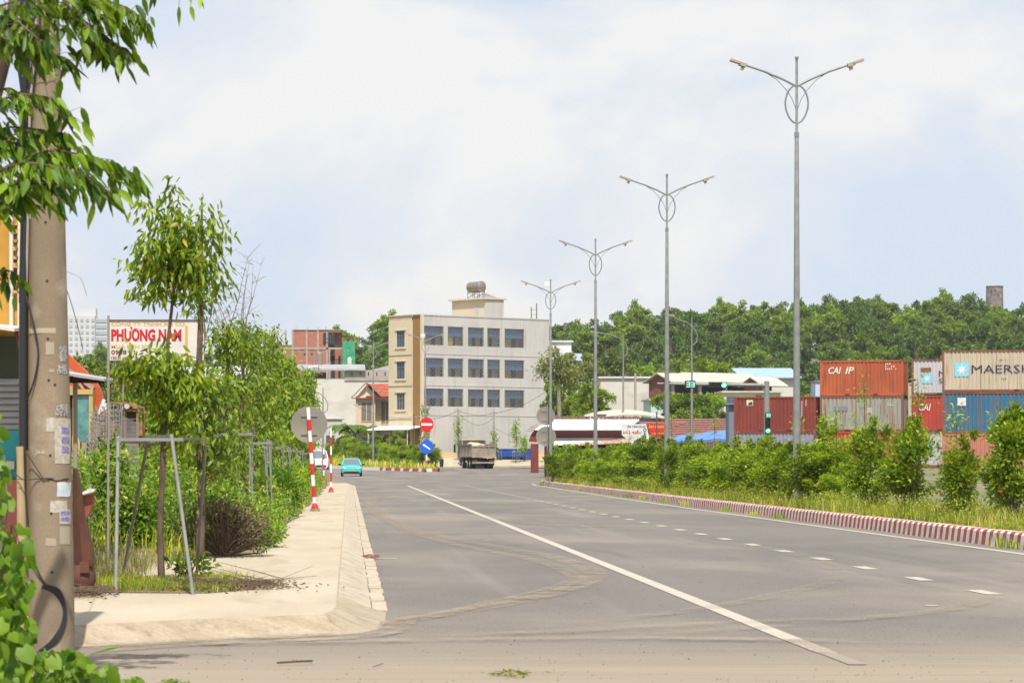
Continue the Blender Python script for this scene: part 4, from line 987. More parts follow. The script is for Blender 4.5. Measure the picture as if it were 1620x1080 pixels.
# no entry and keep-left arrow signs on the island
Y = 276.6; x = PX(675, Y); t = thing('no_entry_sign', 'red round no entry sign with white bar on the hedge island', 'road sign', (x, Y, PZ(671, Y))); r = 11*Y/F
b = MB(); b.disc((0, 0, 0), (0, 1, 0), r, 36, .02); b.prism([(-.1, -r-.2), (.1, -r-.2), (.12, -r+.04), (-.12, -r+.04)], 'y', -.01, .01); b.build('disc', mat('sign_red_bright', (.55, .012, .012), .4), t)
b = MB(); b.box(-r*.78, -.018, -r*.16, r*.78, -.0105, r*.16); b.build('white_bar', mat('sign_white_bright', (.78, .78, .78), .5), t)
t = thing('arrow_sign', 'blue round sign with white slanting arrow below the no entry sign', 'road sign', (x, Y, PZ(706.5, Y)))
b = MB(); b.disc((0, 0, 0), (0, 1, 0), r, 36, .02); b.build('disc', mat('sign_blue_bright', (.01, .10, .55), .4), t)
b = MB(); u = Vector((-.8, 0, .55)).normalized(); v = Vector((.55, 0, .8)).normalized(); q = lambda a, c: tuple(u*a*r+v*c*r+Vector((0, -.014, 0)))
b.add([q(-.62, -.09), q(-.62, .09), q(.3, .09), q(.3, -.09)], [(0, 3, 2, 1)]); b.add([q(.72, 0), q(.3, .2), q(.3, -.2)], [(0, 2, 1)]); b.build('white_arrow', mat('sign_white_bright', (.78,.78,.78), .5), t)
t = thing('sign_post', 'grey post with red and white foot under the no entry sign', 'post', (x-.12, Y+.12, G(x, Y)+.3))
b = MB(); b.tube([(0, 0, 0), (0, 0, PZ(652, Y)-G(x, Y)-.3)], .06, 10); b.build('pole', GALV, t)
b = MB(); b.tube([(.12, 0, 0), (.12, 0, PZ(716, Y)-G(x, Y)-.3)], .07, 10); b.build('foot_sleeve', WHITE, t)
b = MB(); b.tube([(.12, 0, .3), (.12, 0, .75)], .076, 10); b.build('red_band', RED, t)
# traffic signal
GREEN = mat('lit_green_lens', (.25, 1.0, .72), .4, emit=1.1); GREENC = mat('lit_green_core', (.4, 1.0, .8), .4, emit=.7); HOUS = mat('signal_housing', (.02, .028, .025), .5)
def digits(parent, s, c, w_, h):
    SEG = {'3': 'abgcd', '0': 'abcdef'}
    b = MB(); dw = w_*.36; th = h*.10
    for i, ch in enumerate(s):
        x0 = c[0]-w_/2+i*(w_*.54)+w_*.03; x1 = x0+dw; zb, zm, zt = c[2]-h/2, c[2], c[2]+h/2; y = c[1]
        for g in SEG[ch]:
            if g == 'a': b.box(x0, y, zt-th, x1, y+.01, zt)
            if g == 'g': b.box(x0, y, zm-th/2, x1, y+.01, zm+th/2)
            if g == 'd': b.box(x0, y, zb, x1, y+.01, zb+th)
            if g == 'b': b.box(x1+.004, y, zm, x1+th+.004, y+.01, zt)
            if g == 'c': b.box(x1+.004, y, zb, x1+th+.004, y+.01, zm-.002)
    b.build('digits', GREENC, parent)
def signal():
    Y = 172; x = PX(1213, Y); t = thing('traffic_signal', 'galvanised traffic signal mast with long arm reaching left over the road', 'traffic signal', (x, Y, .3)); s = Y/F
    zz = lambda py: PZ(py, Y)-.3
    xx = lambda px: PX(px, Y)-x
    b = MB(); b.tube([(0, 0, 0), (0, 0, zz(604))], [.2, .165], 12); b.tube([(0, 0, zz(604)), (0, 0, zz(601.5))], [.175, .06], 12); b.build('mast', GALV, t, smooth=True)
    b = MB(); b.tube([(0, 0, zz(609)), (xx(1120), 0, zz(608)), (xx(1040), 0, zz(606.5))], [.11, .085, .06], 10); b.tube([(-.3, 0, zz(609)), (-.12, 0, zz(609))], .14, 10); b.build('arm', GALV, t, smooth=True)
    def head(px0, px1, py0, py1, lit, name='signal_head', n=3, horiz=True):
        h = MB(); h.box(xx(px0), -.28, zz(py1), xx(px1), -.12, zz(py0)); o = h.build(name, HOUS, t)
        for i in range(n):
            f = (i+.5)/n; cx = xx(px0)+(xx(px1)-xx(px0))*f if horiz else (xx(px0)+xx(px1))/2; cz = (zz(py0)+zz(py1))/2 if horiz else zz(py0)+(zz(py1)-zz(py0))*f
            rr = .5*((zz(py0)-zz(py1)) if horiz else (xx(px1)-xx(px0)))*.92
            v = MB(); v.tube([(cx, -.30, cz), (cx, -.27, cz)], rr, 16); v.build('lens', GREEN if i == lit else mat('unlit_lens', (.06, .03, .02), .3), o)
            if i == lit: v = MB(); v.disc((cx, -.302, cz), (0, 1, 0), rr*.72, 14, .006); v.build('lens_core', GREENC, o)
            v = MB(); a_ = [math.pi*k/10 for k in range(11)]
            for k in range(10): v.quad((cx+math.cos(a_[k])*rr, -.30, cz+math.sin(a_[k])*rr), (cx+math.cos(a_[k+1])*rr, -.30, cz+math.sin(a_[k+1])*rr), (cx+math.cos(a_[k+1])*rr, -.46, cz+math.sin(a_[k+1])*rr-.03), (cx+math.cos(a_[k])*rr, -.46, cz+math.sin(a_[k])*rr-.03))
            v.build('visor', HOUS, o)
        return o
    head(1121, 1149, 604.2, 613.2, 2)
    head(1049.5, 1058.5, 602.5, 610, 0, n=1)
    h = MB(); h.box(xx(1083), -.26, zz(614.5), xx(1099.5), -.12, zz(602)); o = h.build('countdown_panel', HOUS, t); digits(o, '33', (xx(1091.3), -.275, zz(608.2)), .5, .29)
    h = MB(); h.box(xx(1209.5), -.36, zz(661), xx(1218), -.22, zz(652.5)); o = h.build('countdown_panel', HOUS, t); digits(o, '33', (xx(1213.8), -.375, zz(656.8)), .25, .2)
    head(1209.7, 1217.8, 661.5, 684.5, 2, horiz=False)
signal()
# utility poles with wires in front of the block
poles = []
for k, (px_, yt, Y_) in enumerate(((724.5, 645, 313), (781, 649, 309), (655, 655, 318))):
    x = PX(px_, Y_); z0 = G(x, Y_); h = PZ(yt, Y_)-z0
    t = thing('power_pole', ['creeper-clad power pole rising behind the dump truck', 'power pole wrapped in leaves right of the dump truck', 'thin dark power pole before the brown recess of the block'][k], 'power pole', (x, Y_, z0))
    b = MB(); b.tube([(0, 0, 0), (0, 0, h)], [.13, .1] if k < 2 else [.08, .07], 8); b.build('pole', BEAM if k < 2 else mat('dark_brown_post', (.12,.07,.05), .8), t)
    b = MB(); b.box(-.4, -.05, h-.35, .4, .05, h-.25)
    b.build('crossarm', BEAM, t); poles.append((x, Y_, z0+h-.3))
def wire(label, a, c, sag, r=.02, n=14):
    a = Vector(a); c = Vector(c); b = MB(); pts = []
    for i in range(n+1):
        t_ = i/n; p = a.lerp(c, t_); p.z -= sag*4*t_*(1-t_); pts.append(p-a)
    b.tube(pts, r, 5); return tag(b.build('overhead_wire', BLACK, None, a), label, 'wire')
wire('overhead wire sagging between the two leafy poles, upper one', poles[0], poles[1], .35)
wire('overhead wire sagging low between the two leafy poles', (poles[0][0], poles[0][1], poles[0][2]-.1), (poles[1][0], poles[1][1], poles[1][2]-.5), 1.1)
wire('overhead wire from the creeper-clad pole to the thin dark pole', poles[0], poles[2], .5)
wire('overhead wire climbing right from the leafy pole across the grey wall', poles[1], P(873, 612, 290), .5)
wire('overhead wire running left across the tiled house front', poles[2], P(560, 640, 318), .6)
wire('thin wire from the leafy pole to the shop roof', (poles[1][0], poles[1][1], poles[1][2]-1.5), P(838, 695, 290), .3, .015)
# ---------------------------------------------------------------- containers
def cmat(name, col, dark, streak, lo=.55, hi=.72):
    return mat(name, col, .6, dark, .5, (1, 1, .7), col3=streak, sc3=2.2, st3=(3.2, 3.2, .22), lo3=lo, hi3=hi, fine=.05, fs=25)
def container(label, px, Y, zb, Ln, H, m, fr=None, rz=-19, marks=None, group='stacked shipping containers'):
    x = PX(px, Y); t = thing('shipping_container', label, 'container', (x, Y, zb), R(rz), group)
    D = 2.44; fr = fr or m; T = .16
    b = MB()
    def corr(a0, a1, put, z0, z1):
        n = max(2, round((a1-a0)/.278)); p = (a1-a0)/n; v = []
        for i in range(n):
            for f, d in ((0, 0), (.25, 0), (.5, .045), (.75, .045)): v.append((a0+(i+f)*p, d))
        v.append((a1, 0)); k = len(b.v)
        for (s, d) in v: b.v.append(put(s, d, z0)); b.v.append(put(s, d, z1))
        for i in range(len(v)-1): q = k+2*i; b.f.append((q, q+2, q+3, q+1)); b.m.append(0)
    corr(T, Ln-T, lambda s, d, z: (s, .02+d, z), .17, H-.12); corr(T, Ln-T, lambda s, d, z: (Ln-s, D-.02-d, z), .17, H-.12)
    b.build('side_panel', m, t)
    b = MB(); corr(T, D-T, lambda s, d, z: (Ln-.03-d, s, z), .17, H-.12); b.build('end_panel', m, t)
    b = MB(); corr(T, D-T, lambda s, d, z: (.03+d, D-s, z), .17, H-.12); b.build('end_panel', m, t)
    b = MB(); b.box(.1, .1, H-.05, Ln-.1, D-.1, H-.02); b.build('roof_panel', m, t)
    b = MB()
    for xx in (0, Ln-T):
        for yy in (0, D-T): b.box(xx, yy, .12, xx+T, yy+T, H-.12)
    for yy in (0, D-.1): b.box(T, yy, .02, Ln-T, yy+.1, .17); b.box(T, yy, H-.12, Ln-T, yy+.08, H-.01)
    for xx in (0, Ln-.1): b.box(xx, T, .02, xx+.1, D-T, .17); b.box(xx, T, H-.12, xx+.08, D-T, H-.01)
    b.build('frame', fr, t)
    b = MB()
    for xx in (-.004, Ln-.174):
        for yy in (-.004, D-.156):
            for zz in (0, H-.12): b.box(xx, yy, zz, xx+.178, yy+.16, zz+.12)
    b.build('corner_casting', mat('casting_steel', (.12, .08, .06), .8), t)
    b = MB(); c = Ln/2
    for s in (-1, 1): b.box(c+s*1.03-.18, -.004, .04, c+s*1.03+.18, .05, .155)
    b.build('fork_pocket', DARK, t)
    if marks: marks(t, Ln, H)
    return t
WP = mat('stencil_white', (.66, .64, .60), .7, (.5, .46, .42), 6); NAVY = mat('stencil_navy', (.025, .028, .07), .7)
RUSTF = mat('rust_frame', (.22, .075, .04), .85, (.13, .06, .04), 3)
def lab(t, s, x0, x1, z0, z1, m=None, bold=.02, shear=0): text('lettering', s, x1-x0, z1-z0, m or WP, t, ((x0+x1)/2, .008, (z0+z1)/2), bold=bold, shear=shear)
def rect(t, name, x0, x1, z0, z1, m, y=.012):
    b = MB(); b.box(x0, y, z0, x1, y+.004, z1); return b.build(name, m, t)
def star(t, x0, x1, z0, z1):
    rect(t, 'logo_square', x0, x1, z0, z1, mat('logo_light_blue', (.12, .50, .68), .6, (.25, .5, .6), 3), .014)
    cx, cz = (x0+x1)/2, (z0+z1)/2; r = (x1-x0)*.42; b = MB(); v = [(cx, .008, cz)]
    for i in range(14):
        a = math.pi/2+math.pi*i/7; q = r if i % 2 == 0 else r*.42; v.append((cx+math.cos(a)*q, .008, cz+math.sin(a)*q))
    b.add(v, [(0, 1+(i+1) % 14, 1+i) for i in range(14)]); b.build('logo_star', WP, t)
def codes(t, x, z, rows=3, cols=6, s=.09, m=None):
    b = MB()
    for r in range(rows):
        for c in range(cols if r else 4):
            if rnd.random() < .85: b.box(x+c*s*1.6, .006, z-r*s*2.0, x+c*s*1.6+s*.8, .010, z-r*s*2.0+s*1.2)
    stuff(b.build('number_marks', m or WP, t))
def m_caip(t, L_, H):
    lab(t, 'CAI', .62, 1.55, 1.62, 2.12, shear=.25); lab(t, 'IP', 1.85, 2.5, 1.62, 2.12, shear=.25); codes(t, 4.75, 2.25)
def m_cai(t, L_, H): lab(t, 'CAI', .5, 1.4, 1.5, 2.0, shear=.25)
def m_dark(t, L_, H):
    rect(t, 'logo_square', .95, 1.42, 1.93, 2.35, WP, .014)
    b = MB(); b.prism([(1.0, 1.97), (1.37, 1.97), (1.37, 2.22), (1.2, 2.2)], 'y', .006, .010); b.build('logo_mark', NAVY, t)
    b = MB(); b.prism([(1.02, 2.1), (1.15, 2.15), (1.3, 2.3), (1.05, 2.3)], 'y', .006, .010); b.build('logo_mark', mat('logo_yellow', (.6, .45, .05), .6), t)
    b = MB()
    for i in range(9): b.box(5.0, .006, 1.2+i*.12, 5.07, .01, 1.27+i*.12)
    for i in range(4): b.box(5.3, .006, 1.9+i*.12, 5.36, .01, 1.97+i*.12)
    stuff(b.build('number_marks', WP, t))
def m_maersk(t, L_, H):
    star(t, .85, 1.8, 1.08, 2.05); lab(t, 'MAERSK', 2.0, 6.05, 1.28, 1.86, NAVY, .0); codes(t, 3.9, 2.15, 1, 3, .08, RUSTF); codes(t, 3.9, .85, 1, 3, .08, RUSTF)
def m_mwhite(t, L_, H):
    star(t, .75, 1.5, .85, 1.55); lab(t, 'MAERSK', 1.95, 4.9, 1.35, 1.75, NAVY, .0); lab(t, 'SEALAND', 1.95, 4.8, .85, 1.2, NAVY, .0)
    rect(t, 'rust_patch', .65, 1.4, 1.68, 1.98, mat('rust_patch', (.16, .06, .03), .9, (.25, .12, .07), 5), .012)
def m_mlow(t, L_, H): star(t, .8, 1.5, .9, 1.6); lab(t, 'MAERSK', 1.85, 4.9, 1.1, 1.6, NAVY, .0)
def m_blue(t, L_, H):
    rect(t, 'notice_plate', 1.05, 1.62, 1.95, 2.5, WP, .012); lab(t, '21', 1.25, 1.42, 2.05, 2.2, NAVY); codes(t, 6.0, 1.9, 2, 4, .08)
def m_grey(t, L_, H): rect(t, 'grey_patch', 1.0, 2.0, 1.5, 1.85, mat('faded_patch', (.17, .18, .20), .8), .012); rect(t, 'pale_patch', 3.4, 3.8, 1.35, 1.75, mat('pale_tan_patch', (.38, .33, .25), .8), .012); codes(t, 4.9, 2.0, 2, 5, .06)
orange = cmat('orange_rust_container', (.40, .095, .032), (.33, .075, .03), (.17, .05, .025), .53, .72)
dkred = cmat('dark_red_container', (.21, .035, .02), (.17, .03, .02), (.10, .035, .03), .53, .7)
grey_ = cmat('grey_green_container', (.29, .29, .25), (.25, .26, .24), (.22, .12, .065), .5, .66)
vio = cmat('violet_grey_container', (.21, .22, .32), (.25, .24, .28), (.26, .12, .10), .55, .7)
redc = cmat('bright_red_container', (.42, .05, .03), (.32, .045, .03), (.2, .05, .04), .6, .8)
tan = cmat('tan_container', (.46, .39, .29), (.42, .36, .27), (.25, .15, .09), .55, .75)
blu = cmat('blue_container', (.022, .11, .21), (.03, .13, .23), (.17, .085, .055), .52, .66)
salmon = cmat('salmon_container', (.42, .16, .10), (.36, .15, .10), (.2, .09, .07), .6, .8)
whit = cmat('white_container', (.46, .45, .45), (.41, .41, .42), (.3, .2, .14), .64, .85)
crm = cmat('cream_container', (.45, .40, .29), (.40, .35, .26), (.28, .2, .12), .64, .85)
Zb = 1.1; h = 2.59
container('orange-red container lettered CAI IP, top of the middle stack', 1297, 208, Zb+2*h, 6.06, h, orange, marks=m_caip)
container('faded grey-green container with rust streaks, under the CAI IP one', 1297, 208, Zb+h, 6.06, h, grey_, RUSTF, marks=m_grey)
container('bright red container at the bottom of the middle stack, behind leaves', 1297, 208, Zb, 6.06, h, redc, marks=m_cai)
container('dark red container with small square logo, topmost of the left stack', 1161, 210, Zb+h, 6.06, h, dkred, marks=m_dark)
container('violet-grey rusty container under the dark red one', 1161, 210, Zb, 6.06, h, vio, dkred)
Zr = .85
container('tan high container lettered MAERSK, top right of the yard', 1490.5, 198, Zr+2.59+2.9, 12.19, 2.9, tan, RUSTF, rz=-14, marks=m_maersk)
container('blue rust-streaked container under the tan lettered one', 1490.5, 198, Zr+2.59, 12.19, 2.9, blu, RUSTF, rz=-14, marks=m_blue)
container('salmon pink container at the bottom right under the blue one', 1490.5, 198, Zr, 12.19, 2.59, salmon, rz=-14)
container('white container with blue star logo and rust patch, left of the tan one', 1442, 206, Zb+2*h+.03, 6.06, h, whit, RUSTF, marks=m_mwhite)
container('red container with white CAI lettering between the grey and the blue ones', 1442, 206, Zb+h, 6.06, h, redc, RUSTF, marks=m_cai)
container('white container with star logo at ground level behind the bushes', 1442, 206, Zb, 6.06, h, whit, RUSTF, marks=m_mlow)
container('cream container end glimpsed in the gap right of the orange-red one', 1428, 219, Zb+2*h-1.3, 6.06, h, crm)
container('brown container low in the gap between the two container stacks', 1428, 219, Zb+h-1.3, 6.06, h, dkred)
container('brown-red container at the foot of the gap between the stacks', 1428, 219, Zb-1.3, 6.06, h, dkred)
# blue-white cabin edge seen left of the CAI container
Y = 222; t = thing('site_cabin', 'pale blue site cabin edge just left of the lettered orange-red container', 'cabin', (PX(1290, Y), Y, 1.1)); b = MB(); b.box(0, 0, 0, 1.6, 2.2, PZ(604, Y)-1.1); b.build('wall', mat('cabin_blue', (.42, .48, .62), .7), t)
b = MB(); b.box(-.1, -.1, PZ(604, Y)-1.1, 1.7, 2.3, PZ(602, Y)-1.1); b.build('roof', GALV, t)
Y = 214; t = thing('guard_hut', 'narrow grey-blue guard hut touching the left side of the dark red container', 'hut', (PX(1152, Y), Y, 1.0)); b = MB(); b.box(.05, 0, 0, .55, 1.8, PZ(640, Y)-1.0); b.build('wall', mat('hut_grey_blue', (.16, .19, .24), .7), t)
b = MB(); b.box(-.2, -.3, PZ(640, Y)-1.0, .9, 2, PZ(638, Y)-1.0); b.build('roof', mat('hut_roof', (.15, .2, .35), .6), t)

# ---------------------------------------------------------------- vehicles
def wheel(t, x, y, r, w_, name='wheel', hub=True):
    b = MB(); b.tube([(x-w_/2, y, r), (x-w_/2+.03, y, r), (x+w_/2-.03, y, r), (x+w_/2, y, r)], [r*.93, r, r, r*.93], 20); o = b.build(name, mat('tyre_rubber', (.025, .024, .022), .9), t)
    if hub:
        s = 1 if x > 0 else -1; b = MB(); b.tube([(x+s*(w_/2-.04), y, r), (x+s*(w_/2+.012), y, r)], [r*.6, r*.55], 16); b.tube([(x+s*(w_/2), y, r), (x+s*(w_/2+.05), y, r)], r*.2, 10); b.build('rim', mat('dusty_rim', (.30, .26, .21), .6), o)
    return o
def dump_truck():
    Y = 296.5; x = PX(765, Y); t = thing('dump_truck', 'dusty four-axle dump truck seen from behind with a covered load', 'truck', (x, Y, G(x, Y)), R(7.5))
    dust = mat('dusty_truck_paint', (.30, .245, .185), .85, (.22, .18, .14), 1.2, col3=(.38, .32, .25), sc3=2, fine=.08, fs=20)
    dark = mat('truck_chassis', (.05, .043, .037), .85)
    b = MB(); b.box(-.45, .3, .85, -.32, 8.8, 1.12); b.box(.32, .3, .85, .45, 8.8, 1.12); b.box(-1.1, .5, .75, 1.1, .62, 1.0)
    for y in (1.5, 2.85, 5.9, 7.4): b.bar((-1, y, .52), (1, y, .52), .14)
    b.build('chassis', dark, t)
    b = MB(); z0, z1, z2 = 1.22, 2.33, 3.0
    b.box(-1.25, .06, z0, 1.25, 6.6, z0+.08); b.box(-1.25, .1, z0+.08, -1.2, 6.55, z1+.18); b.box(1.2, .1, z0+.08, 1.25, 6.55, z1+.18)
    for i in range(8): b.box(-1.33, .35+i*.85, z0+.05, -1.252, .47+i*.85, z1+.15); b.box(1.252, .35+i*.85, z0+.05, 1.33, .47+i*.85, z1+.15)
    b.box(-1.34, .1, z1+.15, -1.18, 6.6, z1+.27); b.box(1.18, .1, z1+.15, 1.34, 6.6, z1+.27)
    b.build('tipper_body', dust, t)
    b = MB(); b.box(-1.27, -.02, z0-.02, 1.27, .05, z1); 
    for xx in (-1.27, -.62, -.05, .5, 1.17): b.box(xx, -.09, z0+.02, xx+.1, -.022, z1-.02)
    b.box(-1.29, -.1, z1-.05, 1.29, .08, z1+.07); b.box(-1.27, -.11, z0-.06, 1.27, -.0, z0+.06); b.build('tailgate', dust, t)
    b = MB(); b.box(-1.27, 6.6, z0, 1.27, 6.68, z2+.05); b.prism([(6.4, z2+.0), (7.5, z2+.1), (7.5, z2+.16), (6.4, z2+.07)], 'x', -1.25, 1.25); b.box(-1.3, 5.6, z1, -1.22, 6.68, z2); b.box(1.22, 5.6, z1, 1.3, 6.68, z2); b.build('headboard', dust, t)
    b = MB(); n = 10; m_ = 6; v = []
    for j in range(m_+1):
        for i in range(n+1):
            u = -1.19+2.38*i/n; v.append((u, .4+6.1*j/m_, z1-.05+.55*math.cos(u*1.2)*(.35+.65*j/m_)+.04*math.sin(i*2.1+j)))
    b.add(v, [(j*(n+1)+i, j*(n+1)+i+1, (j+1)*(n+1)+i+1, (j+1)*(n+1)+i) for j in range(m_) for i in range(n)]); b.build('load_cover', mat('pale_tarp', (.44, .40, .32), .8, (.36, .31, .24), 2), t, smooth=True)
    cab = MB(); cab.prism([(7.0, .9), (9.0, .9), (9.05, 1.7), (8.75, 2.85), (7.05, 2.95)], 'x', -1.2, 1.2); c = cab.build('cab', mat('cab_grey_green', (.13, .16, .155), .6, (.17, .17, .15), 2), t)
    b = MB(); b.box(-1.215, 7.5, 1.75, -1.201, 8.6, 2.5); b.box(1.201, 7.5, 1.75, 1.215, 8.6, 2.5); b.build('side_window', WINGL, c)
    b = MB()
    for s in (-1, 1): b.bar((s*1.2, 8.7, 2.6), (s*1.55, 8.75, 2.62), .04); b.bar((s*1.2, 8.7, 1.75), (s*1.55, 8.75, 1.73), .04); b.box(s*1.58-.1, 8.66, 1.7, s*1.58+.1, 8.8, 2.6)
    b.build('mirror', BLACK, t)
    for y in (1.5, 2.85):
        for s in (-1, 1): wheel(t, s*1.08, y, .52, .28); wheel(t, s*.76, y, .52, .28, hub=False)
    for y in (5.9, 7.4):
        for s in (-1, 1): wheel(t, s*1.08, y, .52, .3)
    b = MB()
    for s in (-1, 1): b.box(s*.95-.33, .72, .35, s*.95+.33, .75, 1.1)
    b.build('mudflap', BLACK, t)
    b = MB(); b.box(-1.2, .08, .55, 1.2, .16, .72); b.bar((-.7, .12, .7), (-.7, .4, 1.0), .08); b.bar((.7, .12, .7), (.7, .4, 1.0), .08); b.build('rear_bumper', dust, t)
    b = MB()
    for s in (-1, 1): b.box(s*.95-.2, .04, .78, s*.95+.2, .1, .92)
    b.build('tail_light', mat('tail_light_red', (.25, .03, .02), .4), t)
dump_truck()
def blue_tipper():
    Y = 307; x = PX(787, Y); t = thing('blue_tipper', 'blue tipper trailer standing half behind the dusty dump truck', 'truck', (x, Y, G(x, Y)+.1), R(6))
    m = mat('navy_truck_paint', (.02, .07, .33), .45, (.02, .05, .18), 1)
    W = 3.55; z = lambda py: PZ(py, Y)-t.location.z
    b = MB(); b.box(0, 0, z(722), W, 2.3, z(711)); b.box(-.1, -.05, z(711), W, 2.3, z(709.5)); b.box(W-.5, -.06, z(727), W+.1, .8, z(709)); b.box(.2, .3, z(727), W-.5, 2, z(722))
    for i in range(4): b.box(.3+i*.95, -.06, z(722), .38+i*.95, -.002, z(711))
    b.prism([(-.2, z(711)), (.35, z(711)), (-.2, z(705))], 'y', .2, 1.8)
    b.build('tipper_body', m, t)
    b = MB(); b.box(.4, .6, z(731), W-.4, 1.6, z(726)); b.build('chassis', DARK, t)
    for xx in (1.55, 2.15): 
        w0 = MB(); w0.tube([(xx, .1, .45), (xx, .4, .45)], .45, 18); w0.build('wheel', mat('tyre_rubber', (.025,.024,.022), .9), t)
    b = MB()
    for xx in (.12, .42): b.bar((xx, -.25, 0), (xx, -.1, z(712)), .045)
    for k in range(6): b.bar((.12, -.24, .2+k*.28), (.42, -.24, .2+k*.28), .035)
    for xx in (1.6, 1.8, 2.1, 2.3): b.bar((xx, -.3, 0), (xx, -.15, z(712)), .03)
    b.build('ladder', GALV, t)
    b = MB(); b.box(.6, -.1, z(728), 1.5, -.04, z(726.5)); b.box(.6, -.1, z(732), 1.5, -.04, z(730.5)); b.build('yellow_bar', mat('dull_yellow', (.45, .30, .05), .7), t)
    text('lettering', 'HD 120', .95, .14, WP, t, (2.1, -.07, z(714)))
blue_tipper()
def car(name, label, px_, Y, m, W=1.8, L_=4.2, H=1.53, rz=180, zw=.0, dusty=False, plate='yellow', tall=False):
    x = PX(px_, Y); t = thing(name, label, 'car', (x, Y, G(x, Y)), R(rz)); hw = W/2; hl = L_/2
    # loft: stations along y, each with half-outline points (x, z) from sill to top
    if tall: st = [(-1, .95, .9, 1.0, 0), (-.9, 1, 1.0, 1.05, 0), (0, 1, 1.05, 1.1, 0), (.6, 1, 1.05, 1.1, 0), (.95, .97, 1.0, 1.08, 0), (1, .9, .9, .98, 0)]
    else: st = [(-1, .82, .62, .95, 0), (-.95, .95, .7, 1.0, 0), (-.6, 1, .74, .98, 0), (0, 1, .74, .95, 0), (.45, 1, .74, .93, 0), (.75, .97, .72, .88, 0), (.93, .88, .66, .76, 0), (1, .72, .58, .66, 0)]
    b = MB(); K = 9; rows = []
    for (f, wf, zs, zt, _) in st:
        y = f*hl; w_ = hw*wf; base = .2
        pr = [(-w_*.93, base), (-w_, base+.16), (-w_*1.0, zs-.12), (-w_*.965, zs), (-w_*.82, zt), (0, zt+.035), (w_*.82, zt), (w_*.965, zs), (w_*1.0, zs-.12), (w_, base+.16), (w_*.93, base)]
        rows.append([(p[0], y, p[1]) for p in pr])
    n = len(rows[0])
    for i, r in enumerate(rows):
        b.v += r
        if i:
            for k in range(n-1): b.f.append(((i-1)*n+k, (i-1)*n+k+1, i*n+k+1, i*n+k)); b.m.append(0)
    b.f.append(tuple(range(n))); b.m.append(0); b.f.append(tuple(range((len(rows)-1)*n, len(rows)*n))[::-1]); b.m.append(0)
    b.build('body', m, t, smooth=True)
    # greenhouse: roof + pillars over dark glass
    zb = .93 if not tall else 1.08; y0, y1 = (-hl*.98, hl*.42) if not tall else (-hl*.9, hl*.75); r0, r1 = (-hl*.75, hl*.02) if not tall else (-hl*.85, hl*.5)
    def gh(in_, top):
        return [(-hw*.9+in_, y0+in_, zb), (hw*.9-in_, y0+in_, zb), (hw*.9-in_, y1-in_, zb), (-hw*.9+in_, y1-in_, zb), (-hw*.68+in_, r0, top), (hw*.68-in_, r0, top), (hw*.68-in_, r1, top), (-hw*.68+in_, r1, top)]
    b = MB(); b.add(gh(0, H-.06), [(0, 1, 5, 4), (1, 2, 6, 5), (2, 3, 7, 6), (3, 0, 4, 7)]); b.build('window_glass', mat('car_glass', (.10, .14, .16), .08, spec=.8), t)
    b = MB(); v = gh(0, H-.06); 
    for a, c in ((2, 6), (3, 7), (0, 4), (1, 5)): b.bar(v[a], v[c], .07, .07)
    b.prism([(r0-.05, H-.07), (r1+.05, H-.07), (r1-.08, H-.02), ((r0+r1)/2, H), (r0+.1, H-.02)], 'x', -hw*.69, hw*.69); b.build('roof', m if not dusty else WALLB, t)
    for y in (hl*.66, -hl*.64):
        for s in (-1, 1): wheel(t, s*(hw-.1), y, .33 if not tall else .38, .2)
    b = MB(); b.box(-hw*.72, hl-.06, .22, hw*.72, hl+.012, .42); b.box(-hw*.86, hl-.3, .2, hw*.86, hl-.02, .3); b.build('front_intake', BLACK, t)
    for s in (-1, 1):
        b = MB(); z = .68 if not tall else .85; b.prism([(s*hw*.45, z-.02), (s*hw*.88, z+.03), (s*hw*.88, z+.10), (s*hw*.45, z+.03)], 'y', hl*.9, hl*.985); b.build('headlight', mat('headlight_glass', (.7, .75, .75), .1, spec=.8), t)
        b = MB(); b.box(s*(hw+.02)-.02, hl*.3, zb, s*(hw+.22), hl*.3+.1, zb+.15) if s > 0 else b.box(-(hw+.22), hl*.3, zb, -(hw), hl*.3+.1, zb+.15); b.build('wing_mirror', BLACK, t)
    b = MB(); b.box(-.26, hl+.014, .44, .26, hl+.03, .56); b.build('number_plate', mat('plate_'+plate, (.62, .30, .05) if plate == 'yellow' else (.6, .6, .6), .5), t)
    if not tall:
        b = MB(); b.prism([(-hw*.5, .60), (0, .56), (hw*.5, .60), (hw*.5, .615), (0, .575), (-hw*.5, .615)], 'y', hl*.97, hl+.008); b.build('front_crease', mat('chrome_strip', (.5, .6, .6), .2, metal=.7), t)
    return t
car('teal_car', 'bright turquoise hatchback driving towards the camera with a yellow plate', 556, 244, mat('turquoise_paint', (.02, .50, .46), .25, spec=.7))
car('white_van', 'white van seen from the front, half hidden behind the striped poles', 506, 292, mat('white_car_paint', (.62, .62, .64), .3, spec=.6), 1.85, 4.6, 1.95, 180, plate='white', tall=True)
car('white_parked_car', 'white vehicle mostly hidden by the bushes below the hooked signal mast', 1243, 176, mat('white_car_paint', (.62,.62,.64), .3), 1.8, 4.2, 1.5, 60, plate='white')
b = MB(); x = PX(698.5, 302); t = thing('litter_bin', 'small dark litter bin on the kerb left of the dump truck', 'bin', (x, 302, G(x, 302)+.12)); b.tube([(0, 0, 0), (0, 0, .1), (0, 0, .75)], [.16, .2, .24], 14); b.build('bin_body', mat('bin_dark', (.03, .035, .045), .6), t)
b = MB(); b.tube([(0, 0, .75), (0, 0, .8), (0, 0, .86)], [.25, .25, .12], 14); b.build('lid', BLACK, t)

